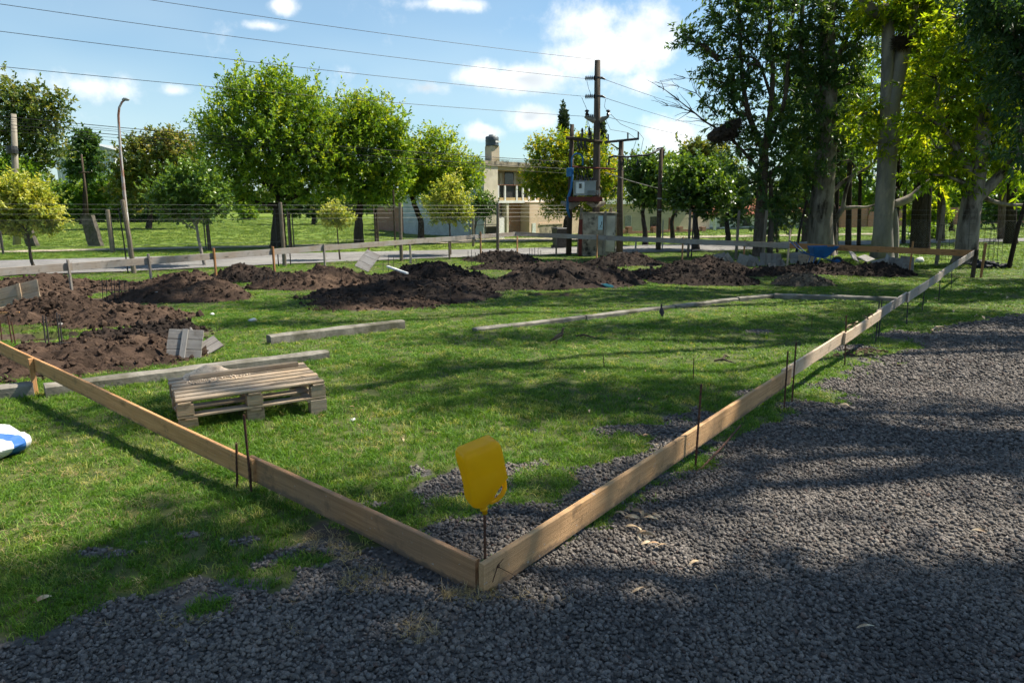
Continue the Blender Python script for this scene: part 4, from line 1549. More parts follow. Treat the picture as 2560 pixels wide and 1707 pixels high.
# ------------------------------------------------------------------ two lapwings
def bird(label, g, s, rz, mats):
    root = thing('lapwing', label, 'bird', g, rz, 'birds standing on the grass')
    st = [(-99, 95, 5, 3), (-84, 101, 12, 6), (-66, 110, 15, 11), (-42, 124, 23, 20), (-14, 142, 31, 28), (14, 156, 34, 33), (36, 170, 31, 32), (52, 186, 24, 26),
          (61, 204, 17, 19), (65, 222, 13.5, 15), (66, 238, 14, 15), (70, 251, 16, 16), (77, 258, 15, 14), (86, 259, 10, 10), (93, 257, 5, 5), (100, 256, 3, 3), (110, 254, 1, 1)]
    V, F = [], []
    n = 14
    for i, (x, z, ry, rz_) in enumerate(st):
        a, b_ = st[max(i - 1, 0)], st[min(i + 1, len(st) - 1)]
        t = Vector((b_[0] - a[0], 0, b_[1] - a[1])).normalized()
        up = Vector((-t.z, 0, t.x))
        for k_ in range(n):
            an = 2 * math.pi * k_ / n
            p = Vector((x, 0, z)) + Vector((0, 1, 0)) * ry * math.cos(an) + up * rz_ * math.sin(an)
            V.append(p * s)
    for i in range(len(st) - 1):
        for k_ in range(n):
            j = (k_ + 1) % n
            F.append((i * n + k_, (i + 1) * n + k_, (i + 1) * n + j, i * n + j))
    F += [tuple(range(n)), tuple((len(st) - 1) * n + k_ for k_ in range(n - 1, -1, -1))]
    mb = MB()
    mb.add(V, F)
    bd = mb.build('body', mats[0], root, smooth=True)
    me = bd.data
    me.materials.append(MATS['bird_white'])
    me.materials.append(MATS['bird_black'])
    for p in me.polygons:
        c = p.center / s
        ax_ = 149 + (c.x + 2) * .62
        if c.x < -76 or c.x > 90 or (c.x > 76 and c.z > 244):
            p.material_index = 2
        elif c.x > 46 and 168 < c.z < 204:
            p.material_index = 2
        elif -34 < c.x < 46 and c.z < ax_ - 15:
            p.material_index = 1
    for sd in (-1, 1):
        w = MB()
        Vw = []
        for i in range(9):
            t = i / 8
            x, z = 34 - 122 * t, 172 - 72 * t
            hh = 25 * math.sin(math.pi * min(1, .22 + .72 * (1 - t))) * (1 - .55 * t)
            yy = [30, 34, 36, 35, 31, 26, 20, 14, 7][i]
            Vw += [Vector((x - 6, sd * yy * .82, z + hh * .55)), Vector((x, sd * (yy + 3), z - hh * .1)), Vector((x + 3, sd * yy * .86, z - hh * .75))]
        Fw = []
        for i in range(8):
            for k_ in range(2):
                a = i * 3 + k_
                Fw.append((a, a + 3, a + 4, a + 1) if sd > 0 else (a, a + 1, a + 4, a + 3))
        w.add([p * s for p in Vw], Fw)
        w.build('wing', mats[1], root, smooth=True)
        lg = MB()
        hx = -4 + sd * 8
        lg.tube([Vector((2, sd * 9, 128)) * s, Vector((hx - 6, sd * 9, 66)) * s, Vector((hx, sd * 9, 3)) * s], [3.4 * s, 2.2 * s, 2.0 * s], 6)
        for (tx, ty) in ((18, 0), (14, 9), (14, -9), (-8, 0)):
            lg.tube([Vector((hx, sd * 9, 3)) * s, Vector((hx + tx, sd * 9 + ty, 1)) * s], [1.8 * s, 1.0 * s], 5)
        lg.build('leg', 'bird_leg', root)
    return root


g = G(1280, 800)
bird('brown lapwing standing side on in the sun and facing right', g, .00108, R(6), ('bird_brown', 'bird_brown'))
g = G(1519, 738)
bird('grey lapwing in shade seen from behind in front of the sunken kerb', g, .00112, R(84), ('bird_grey', 'bird_grey'))

# ------------------------------------------------------------------ woven sack at the left edge
def sack():
    g = G(-62, 1046)
    root = thing('woven_sack', 'white woven sack with blue bands lying on the grass at the left edge', 'sack', g, R(-24))
    m, b, out = mat_new('sack_print')
    v = objco(b, rand=False)
    sx = b.n('ShaderNodeSeparateXYZ')
    b.nt.links.new(v, sx.inputs[0])
    f = b.math('ADD', b.math('MULTIPLY', sx.outputs[1], 1.0), b.math('MULTIPLY', sx.outputs[0], -.30))
    f = b.math('ADD', f, b.math('MULTIPLY', b.math('SUBTRACT', b.noise(v, 4, 2, .5), .5), .10))
    w = b.math('FRACT', b.math('MULTIPLY', f, 4.2))
    band = b.math('GREATER_THAN', w, .66)
    col = b.mix(band, C3((.80, .80, .79)), C3((.035, .15, .47)))
    wv = b.n('ShaderNodeTexWave')
    b.set(wv, 'Vector', v)
    wv.inputs['Scale'].default_value = 90
    principled(b, out, col, .5, .35, b.math('ADD', b.math('MULTIPLY', wv.outputs[1], .2), b.noise(v, 10, 4, .6)), .5, .02)
    m, b, out = mat_new('sack_fold')
    v = objco(b, rand=False)
    wv = b.n('ShaderNodeTexWave')
    b.set(wv, 'Vector', b.vmath('MULTIPLY', v, (1, .4, .4)))
    wv.inputs['Scale'].default_value = 6
    wv.inputs['Distortion'].default_value = 2.5
    sx = b.n('ShaderNodeSeparateXYZ')
    b.nt.links.new(v, sx.inputs[0])
    ink = b.mix(b.ramp(sx.outputs[0], .03, .07), C3((.035, .10, .36)), C3((.52, .05, .045)))
    col = b.mix(b.ramp(wv.outputs[1], .45, .6), C3((.80, .80, .79)), ink)
    principled(b, out, col, .5, .35, b.noise(v, 14, 4, .6), .5, .02)
    V, F = [], []
    n, mm = 36, 18
    for i in range(mm + 1):
        ph = -math.pi / 2 + math.pi * i / mm
        for k_ in range(n):
            a = 2 * math.pi * k_ / n

            def se(c, e):
                return math.copysign(abs(c) ** e, c)
            x = .30 * se(math.cos(a), .45) * se(math.cos(ph), .5)
            y = .17 * se(math.sin(a), .45) * se(math.cos(ph), .5)
            z = .085 * se(math.sin(ph), .85)
            w = mnoise.fractal(Vector((x * 9, y * 9, z * 9)), .8, 2.2, 5) * .022 + .010 * abs(mnoise.noise(Vector((x * 16 + y * 9, y * 14, 3))))
            tp = 1 - .25 * max(0, x / .3)
            V.append((x, y, .075 + z * tp + w + (.012 * math.sin(x * 22 + y * 9))))
    for i in range(mm):
        for k_ in range(n):
            j = (k_ + 1) % n
            F.append((i * n + k_, i * n + j, (i + 1) * n + j, (i + 1) * n + k_))
    mb = MB()
    mb.add(V, F)
    mb.build('bag_body', 'sack_print', root, (.03, .10, .0), smooth=True)
    mb = MB()
    lv, lf = blob(1, 4, 3, .35, (.14, .06, .045), 2.2)
    mb.add(lv, lf)
    mb.build('rolled_mouth', 'sack_fold', root, (.06, -.10, .035), smooth=True)


sack()

# ------------------------------------------------------------------ litter
def lump(name, label, cat, dx, dy, s, mat, sq=(1, .7, .6), seed=1, dz=0.0, group=None, Y=None):
    g = G(dx, dy) if Y is None else W(dx, dy, Y)
    mb = MB()
    lv, lf = blob(s, seed, 2, .55, sq, 2.0)
    mb.add(lv, lf)
    return tag(mb.build(name, mat, loc=g + Vector((0, 0, s * .45 + dz)), rot=(0, 0, seed * 1.3), smooth=True), label, cat, group)


def cup(name, label, cat, p, h, r0, r1, mat, rot):
    mb = MB()
    mb.lathe([(r0, 0), (r0 * 1.02, h * .02), (r1 * .98, h * .97), (r1, h), (r1 * .92, h), (r1 * .88, h * .93), (r0 * .85, h * .05)], seg=14)
    return tag(mb.build(name, mat, loc=p, rot=rot, smooth=True), label, cat)


cup('paper_cup', 'white cup standing on the large reddish soil heap', 'cup', W(368, 686, HEAP[3][1] - HEAP[3][3] * .78), .17, .05, .07, 'plastic_white', (R(6), R(-8), 0))
lump('crumpled_paper', 'crumpled white litter on the grass right of the pointed heap', 'litter', 580, 739, .06, 'litter_white', (1.3, .6, .6), 3)
lump('crumpled_paper', 'tiny white scrap at the tip of the pointed heap', 'litter', 487, 724, .045, 'litter_white', (1, .6, .5), 5)
lump('white_scrap', 'pale stone on the grass right of the pallet', 'stone', 811, 967, .026, 'litter_white', (1.2, .8, .5), 6)
mb = MB()
mb.box((0, 0, 0), (.26, .19, .015), bev=.003)
g = G(157, 748)
tag(mb.build('grey_tile', 'form_grey', loc=g + Vector((0, 0, .035)), rot=(R(8), R(10), R(30))), 'pale square tile lying on the grass left of the pointed heap', 'tile')


def bottle():
    g = G(1397, 661)
    root = thing('plastic_bottle', 'teal plastic bottle lying on the shaded grass', 'bottle', g + Vector((0, 0, .05)), rot=(0, R(78), R(155)))
    mb = MB()
    mb.lathe([(.035, -.14), (.048, -.13), (.048, -.02), (.044, .0), (.048, .02), (.048, .07), (.03, .12), (.016, .15), (.016, .17)], seg=14)
    mb.build('bottle_body', 'plastic_teal', root, smooth=True)
    mb = MB()
    mb.lathe([(.018, .172), (.018, .195)], seg=12)
    mb.build('cap', 'plastic_white', root)


bottle()
g = G(2276, 616)
mb = MB()
for (ox, oy, s_, sd_) in ((-.35, 0, .30, 2), (.05, .05, .24, 4), (.4, -.05, .17, 5)):
    lv, lf = blob(s_, sd_, 3, .6, (1.15, .8, .62), 2.6)
    mb.add([Vector(p) + Vector((ox, oy, s_ * .35)) for p in lv], lf)
tag(mb.build('plastic_bag', 'cloth_black', loc=g), 'crumpled black bag on the grass beside the fence post at right', 'bag')
lump('white_bag', 'small white bag on the grass between the rebar cages', 'bag', 2112, 603, .16, 'litter_white', (1.1, .8, .8), 7)


def curled_leaf(r, L):
    """one curled dry leaf: narrow folded blade"""
    V, F = [], []
    n = 8
    tw = r.uniform(-1.4, 1.4)
    cv = r.uniform(.4, 2.0)
    for i in range(n + 1):
        t = i / n
        w = L * .13 * math.sin(math.pi * (t * .92 + .05)) ** .8
        a = cv * (t - .5)
        x, z = L * math.sin(a) / max(cv, .1), L * (math.cos(a) - math.cos(cv * .5)) / max(cv, .1)
        q = tw * t
        for sd in (-1, 0, 1):
            V.append((x, sd * w * math.cos(q), z + abs(sd) * w * .35 + sd * w * math.sin(q) + .004))
    for i in range(n):
        for k_ in range(2):
            a = i * 3 + k_
            F.append((a, a + 3, a + 4, a + 1))
    mb = MB()
    mb.add(V, F)
    return mb


def leaf(dx, dy, L, label, group, seed, dz=0.0, rz=None):
    r = random.Random(seed)
    g = G(dx, dy)
    mb = curled_leaf(r, L * .8)
    o = mb.build('dry_leaf', 'dry_leaf', loc=g + Vector((0, 0, .016 + dz)), rot=(r.uniform(-.6, .6), r.uniform(-.3, .3), r.uniform(0, 6.28) if rz is None else rz), smooth=True)
    return tag(o, label, 'dry leaf', group)


r_ = random.Random(21)
spots = [(1432, 1185), (1445, 1178), (1460, 1180), (1425, 1192), (1452, 1198), (1440, 1205), (1470, 1188), (1483, 1196), (1495, 1200), (1508, 1195), (1478, 1230),
         (1465, 1226), (1490, 1240), (1484, 1252), (1500, 1258), (1520, 1262), (1472, 1240), (1455, 1215)]
for i, (x, y) in enumerate(spots):
    leaf(x + r_.uniform(-4, 4), y + r_.uniform(-3, 3), r_.uniform(.07, .12), 'curled pale dry leaf in the loose cluster on gravel beside the tan plank', 'dry leaves clustered on the gravel', 50 + i)
leaf(1470, 1362, .11, 'single white curled leaf on the gravel right of the frame corner', None, 91, rz=.3)
leaf(1595, 1302, .10, 'single pale leaf on the sunlit gravel below the leaf cluster', None, 92, rz=.5)
leaf(1640, 1358, .07, 'small pale leaf on the gravel near the bottom right', None, 97)
leaf(2250, 1228, .10, 'long white leaf on the sunlit gravel at the right edge', None, 93, rz=-.6)
leaf(1988, 1450, .10, 'white leaf on the dark gravel at the lower right', None, 94)
leaf(1940, 938, .14, 'pale leaf on gravel between two shade bands at right', None, 98)
leaf(1228, 995, .10, 'pale leaf on the grass behind the yellow jug', None, 95)
leaf(925, 1018, .10, 'brown curled leaf on the grass left of the yellow jug', None, 96)
leaf(1105, 820, .10, 'pale leaf on the grass in front of the kerb gap', None, 99)
leaf(622, 1135, .09, 'pale curled leaf at the foot of the plank joint', None, 100)
leaf(590, 1130, .09, 'pale flat leaf under the plank joint bars', None, 101)
leaf(100, 1385, .09, 'reddish leaf on the grass at the lower left', None, 102)
leaf(1172, 1192, .05, 'white chip on the gravel behind the near corner', None, 103)
leaf(1240, 1178, .08, 'tan leaf on the gravel inside the frame', None, 104)
for i in range(26):
    x, y = r_.uniform(1880, 2330), r_.uniform(640, 760)
    leaf(x, y, r_.uniform(.12, .2), 'fallen pale leaf on the shaded grass by the far end of the plank frame', 'fallen leaves on the shaded grass at right', 200 + i, .03)
for i in range(20):
    x, y = r_.uniform(700, 1800), r_.uniform(800, 1040)
    leaf(x, y, r_.uniform(.05, .09), 'small fallen leaf on the grass inside the plank frame', 'small fallen leaves on the grass inside the frame', 300 + i, .02)
# leaf litter caught on the plank
r0 = thing('leaf_litter', 'brown leaf litter caught on top of the cream plank', 'leaf litter', on_line(PN, PR, 1975))
for i in range(16):
    q = on_line(PN, PR, r_.uniform(1950, 2000))
    mb = curled_leaf(r_, r_.uniform(.06, .11))
    mb.build('leaf', 'bark_mid' if i % 3 else 'dry_leaf', r0, q - r0.location + Vector((r_.uniform(-.03, .03), 0, .004 + r_.uniform(0, .03))), (r_.uniform(-1, 1), r_.uniform(-.5, .5), r_.uniform(0, 6)))
# bark strips and sticks on the grass
for i, (a, b_, l_) in enumerate([((1640, 832), (1690, 838), 'dark strip of bark on the sunny grass, lower of two'), ((1660, 828), (1675, 823), 'short curl of bark on the sunny grass, upper of two'),
                                 ((1322, 775), (1372, 780), 'dark stick on the shaded grass right of the brown bird'), ((2140, 762), (2165, 752), 'pale forked stick at the edge of the far gravel')]):
    p, q = G(*a), G(*b_)
    mb = MB()
    mb.tube([(0, 0, .02), (q - p) * .4 + Vector((0, .02, .05)), (q - p) + Vector((0, 0, .02))], [.012, .016, .006], 6)
    tag(mb.build('bark_strip', 'bark_mid' if i < 3 else 'dry_leaf', loc=p), l_, 'stick')
for i, (x, y, l_) in enumerate([(1990, 808, 'crumbly dark soil scrape left of the gravel edge, upper'), (1960, 818, 'crumbly dark soil scrape left of the gravel edge, lower')]):
    g = G(x, y)
    mb = MB()
    for q in range(40):
        lv, lf = blob(rnd.uniform(.015, .045), q, 1, .5, (1, 1, .6))
        a, d = rnd.uniform(0, 6.28), math.sqrt(rnd.random())
        mb.add([Vector(p) + Vector((math.cos(a) * d * .28, math.sin(a) * d * .16, .012)) for p in lv], lf)
    tag(mb.build('soil_scrape', 'soil_clod', loc=g), l_, 'soil')

# ------------------------------------------------------------------ wheelbarrow
def barrow():
    Y = HEAP[18][1] + .5
    s = mpd(Y, 590)
    o = W(1862, 612, Y)
    root = thing('wheelbarrow', 'blue wheelbarrow standing on the black soil heap with its handles to the left', 'wheelbarrow', o, R(-6))
    top = (W(1862, 566, Y).z - o.z)
    zt, zb = top, (W(1862, 590, Y).z - o.z)
    mb = MB()
    A = [(-.08, -.30, zt), (.78, -.26, zt + .02), (.78, .26, zt + .02), (-.08, .30, zt)]
    B = [(.02, -.20, zb + .05), (.42, -.18, zb - .02), (.42, .18, zb - .02), (.02, .20, zb + .05)]
    V = A + B + [(x * .97 + .01, y * .95, z) for x, y, z in A] + [(x, y * .95, z + .02) for x, y, z in B]
    F = [(0, 1, 5, 4), (1, 2, 6, 5), (2, 3, 7, 6), (3, 0, 4, 7), (4, 5, 6, 7), (8, 12, 13, 9), (9, 13, 14, 10), (10, 14, 15, 11), (11, 15, 12, 8), (12, 15, 14, 13),
         (0, 8, 9, 1), (1, 9, 10, 2), (2, 10, 11, 3), (3, 11, 8, 0)]
    mb.add(V, F)
    mb.build('tray', 'barrow_blue', root)
    for sd in (-1, 1):
        fr = MB()
        fr.tube([(-.68, sd * .27, zt + .16), (-.28, sd * .25, zb + .14), (.05, sd * .22, zb + .03), (.45, sd * .16, zb - .05), (.80, sd * .06, zb - .17)], .017, 8)
        fr.build('frame_tube', 'barrow_blue', root, smooth=True)
        lg = MB()
        lg.tube([(.04, sd * .22, zb + .03), (-.04, sd * .24, -.02), (.10, sd * .24, -.02), (.22, sd * .21, zb + .0)], .015, 8)
        lg.build('leg', 'barrow_blue', root, smooth=True)
        gp = MB()
        gp.tube([(-.70, sd * .27, zt + .17), (-.58, sd * .267, zt + .12)], .021, 8)
        gp.build('grip', 'plastic_black', root, smooth=True)
        br = MB()
        br.tube([(.60, sd * .2, zt - .06), (.68, sd * .1, zb - .1)], .012, 6)
        br.build('brace', 'barrow_blue', root)
    wh = MB()
    n, m = 20, 8
    V, F = [], []
    for i in range(n):
        a = 2 * math.pi * i / n
        for k_ in range(m):
            b_ = 2 * math.pi * k_ / m
            rr = .15 + .045 * math.cos(b_)
            V.append((rr * math.cos(a), .04 * math.sin(b_), rr * math.sin(a)))
    for i in range(n):
        for k_ in range(m):
            F.append((i * m + k_, ((i + 1) % n) * m + k_, ((i + 1) % n) * m + (k_ + 1) % m, i * m + (k_ + 1) % m))
    wh.add(V, F)
    w = wh.build('wheel', 'plastic_black', root, (.84, 0, zb - .17), smooth=True)
    hb = MB()
    hb.lathe([(.11, -.03), (.115, 0), (.11, .03)], seg=14)
    hb.build('rim', 'barrow_blue', w, rot=(math.pi / 2, 0, 0))


barrow()

# ------------------------------------------------------------------ chain link fences
def fence(label, pts, posts, ptops, mesh_h, wires, cell=.075, wr=.0016, pm='post_wood', group=None):
    """posts (each its own part), strained wires, woven mesh"""
    root = thing('chain_link_fence', label, 'fence', (pts[0].x, pts[0].y, gz(pts[0].y)))
    o = root.location
    mw = MB()
    V, F = [], []
    for a, b_ in zip(pts[:-1], pts[1:]):
        A, B = Vector((a.x, a.y)), Vector((b_.x, b_.y))
        d = (B - A)
        L = d.length
        d.normalize()
        nrm = Vector((-d.y, d.x))
        cnt = int((L + mesh_h) / cell)
        for sgn in (1, -1):
            for i in range(cnt):
                s0 = i * cell - (mesh_h if sgn > 0 else 0)
                # wire runs from (s0, 0) to (s0 + h, h) or mirrored
                q0, q1 = s0, s0 + mesh_h
                if sgn < 0:
                    q0, q1 = s0 + 0.0, s0 - mesh_h
                t0, t1 = 0.0, 1.0
                for lim, side in ((0, -1), (L, 1)):
                    dq = q1 - q0
                    f = (lim - q0) / dq
                    ins0 = (q0 - lim) * side <= 0
                    ins1 = (q1 - lim) * side <= 0
                    if not ins0 and not ins1:
                        t0, t1 = 1, 0
                    elif not ins0:
                        t0 = max(t0, f)
                    elif not ins1:
                        t1 = min(t1, f)
                if t1 - t0 < .02:
                    continue
                P = []
                for t in (t0, t1):
                    q = q0 + (q1 - q0) * t
                    c = A + d * q + nrm * sgn * .002
                    P.append(Vector((c.x, c.y, gz(c.y) + .04 + mesh_h * t)))
                k_ = len(V)
                w = Vector((d.x, d.y, 0)) * wr
                u = Vector((nrm.x, nrm.y, 0)) * wr
                for p in P:
                    V += [p - w - o, p + w - o, p + u * 1.6 - o]
                F += [(k_, k_ + 1, k_ + 4, k_ + 3), (k_ + 1, k_ + 2, k_ + 5, k_ + 4), (k_ + 2, k_, k_ + 3, k_ + 5)]
    mw.add(V, F)
    tag(mw.build('woven_mesh', 'wire_grey', root), kind='stuff')
    for h in wires:
        w = MB()
        P = []
        for a, b_ in zip(pts[:-1], pts[1:]):
            for i in range(12):
                c = a.lerp(b_, i / 12)
                P.append(Vector((c.x, c.y, gz(c.y) + h)) - o)
        P.append(Vector((pts[-1].x, pts[-1].y, gz(pts[-1].y) + h)) - o)
        w.tube(P, .003, 4)
        w.build('strained_wire', 'wire_grey', root)
    for (q, h, r, ln, mt) in posts:
        p = MB()
        zz = gz(q.y)
        p.tube([(0, 0, -.2), (ln * .3, 0, h * .5), (ln, 0, h - .02), (ln, 0, h)], [r * 1.05, r, r * .92, r * .8], 9)
        p.build('post', mt, root, Vector((q.x, q.y, zz)) - o)
    return root


FA, FB, FC = Vector((-19.5, 17.5, 0)), Vector((2.6, 31.2, 0)), Vector((24.0, 20.2, 0))


def on_seg(A, B, dx):
    A3, B3 = Vector((A.x, A.y, gz(A.y))), Vector((B.x, B.y, gz(B.y)))
    return on_line(A3, B3, dx)


fp = [(on_seg(FA, FB, x), h, r, ln, m) for (x, h, r, ln, m) in [(308, 2.35, .075, -.10, 'post_wood'), (654, 2.30, .07, .0, 'post_wood'), (922, 2.3, .068, .02, 'post_wood'), (1143, 2.3, .068, .02, 'post_wood'),
                                                        (294, 2.1, .02, -.05, 'rebar_dark'), (668, 2.0, .02, 0, 'rebar_dark'), (-60, 2.3, .09, 0, 'post_wood'), (640, 2.0, .02, 0, 'rebar_dark')]]
fence('chain link fence on round wooden posts along the near side of the road', [FA, FB], fp, None, 1.65, (1.72, 1.9, 2.05, 2.2, .9))
fp = [(on_seg(FB, FC, x), h, r, ln, m) for (x, h, r, ln, m) in [(1328, 2.1, .07, .12, 'pole_concrete'), (1400, 2.1, .07, 0, 'post_wood'), (1580, 2.0, .055, 0, 'post_wood'), (1588, 1.9, .03, 0, 'rebar_dark'), (1690, 2.0, .06, .0, 'post_wood'),
                                                        (1826, 2.4, .05, .25, 'bark_dark'), (1752, 2.0, .06, 0, 'post_wood'), (2150, 2.2, .06, 0, 'post_wood'), (2316, 2.9, .075, .35, 'bark_dark')]]
fence('chain link fence crossing behind the soil heaps towards the right', [FB, FC], fp, None, 1.6, (1.66, 1.85, 2.02, .85))
# far fence of the lawn across the road
LA, LB_ = G(-60, 586), G(1215, 563)
fp = [(on_seg(LA, LB_, x), h, r, 0.0, m) for (x, h, r, m) in [(8, 1.6, .045, 'rebar_dark'), (259, 2.0, .10, 'post_wood'), (264, 1.7, .03, 'rebar_dark'), (482, 1.7, .085, 'pole_dark'), (474, 1.7, .03, 'rebar_dark'),
                                                              (668, 1.9, .09, 'pole_dark'), (676, 1.8, .03, 'rebar_dark'), (864, 1.8, .06, 'pole_dark'), (908, 3.0, .05, 'pole_dark'), (1087, 1.9, .07, 'post_wood')]]
fence('thin wire fence in front of the lawn across the road', [LA, LB_], fp, None, 1.25, (1.35, 1.6, 1.8), cell=.2, wr=.0012)

# ------------------------------------------------------------------ concrete stubs, street lamp, poles
def stub(label, dx, dyb, dyt, w, lean):
    g = G(dx, dyb)
    h = W(dx, dyt, g.y).z - g.z
    wm = w * mpd(g.y)
    V, F = [], []
    n = 8
    for i in range(n + 1):
        t = i / n
        for (a, b_) in ((-1, -1), (1, -1), (1, 1), (-1, 1)):
            j = .03 * mnoise.noise(Vector((a * 3, b_ * 3, t * 5 + dx)))
            V.append((lean * t * mpd(g.y) + a * wm / 2 * (1.12 - .18 * t) + j, b_ * .16 + j, -.15 + (h + .15) * t - (.05 if i == n and a < 0 else 0)))
    for i in range(n):
        for k_ in range(4):
            j = (k_ + 1) % 4
            F.append((i * 4 + k_, i * 4 + j, i * 4 + 4 + j, i * 4 + 4 + k_))
    F += [(3, 2, 1, 0), tuple(n * 4 + k_ for k_ in range(4))]
    mb = MB()
    mb.add(V, F)
    tag(mb.build('concrete_stub', 'concrete_mossy', loc=g), label, 'concrete post', 'old concrete posts at the edge of the lawn')


stub('leaning mossy concrete post on the lawn edge left of the street lamp', 222, 566, 494, 27, -12)
stub('pale concrete post behind the yellow tree at the left', 78, 566, 520, 20, -12)
stub('concrete post cut by the left edge of the picture', -4, 572, 530, 16, 0)


def lamp():
    g = G(300, 588)
    Y = g.y
    root = thing('street_lamp', 'tall slim street lamp leaning left beside the fence post', 'street lamp', g)
    P = [W(x, y, Y) - g for (x, y) in ((300, 590), (293, 520), (284, 430), (277, 350), (273, 290), (272, 265), (274, 247), (280, 235), (285, 231))]
    mb = MB()
    mb.tube([P[0] - Vector((0, 0, .2))] + P, [.085, .085, .075, .065, .055, .05, .048, .045, .042, .04], 10)
    m, b, out = mat_new('lamp_pole_paint')
    v = objco(b)
    n = b.noise(b.vmath('MULTIPLY', v, (3, 3, .5)), 2.0, 5, .65)
    col = b.mix(b.ramp(n, .42, .58), C3((.40, .40, .385)), C3((.26, .115, .07)))
    sx = b.n('ShaderNodeSeparateXYZ')
    b.nt.links.new(b.n('ShaderNodeTexCoord').outputs['Object'], sx.inputs[0])
    col = b.mix(b.math('MULTIPLY', b.math('GREATER_THAN', sx.outputs[2], .9), b.math('LESS_THAN', sx.outputs[2], 1.9)), col, C3((.62, .62, .60)))
    principled(b, out, col, .7, .3, n, .2, .005)
    mb.build('pole', 'lamp_pole_paint', root, smooth=True)
    s = mpd(Y, 230)
    hd = MB()
    c = W(286, 229, Y) - g
    hd.tube([c + Vector((-5 * s, 0, -1.5 * s)), c + Vector((-1 * s, 0, 1.2 * s)), c + Vector((5 * s, 0, 1.0 * s)), c + Vector((11 * s, 0, -.5 * s))], [2.2 * s, 3.2 * s, 3.0 * s, 1.6 * s], 10)
    h = hd.build('lamp_head', 'metal_grey', root, smooth=True)
    gl = MB()
    gl.box((0, 0, 0), (11 * s, 3.6 * s, 1.2 * s), bev=.01)
    gl.build('lens', 'glass_dark', h, c + Vector((3.5 * s, 0, -2.4 * s)))


lamp()


def wire(mb, A, B, sag, r=.012, n=14, ext=1.0):
    P = []
    for i in range(n + 1):
        t = i / n * ext
        p = A.lerp(B, t)
        p = p - Vector((0, 0, sag * 4 * (i / n) * (1 - i / n)))
        P.append(p)
    mb.tube(P, r, 4)


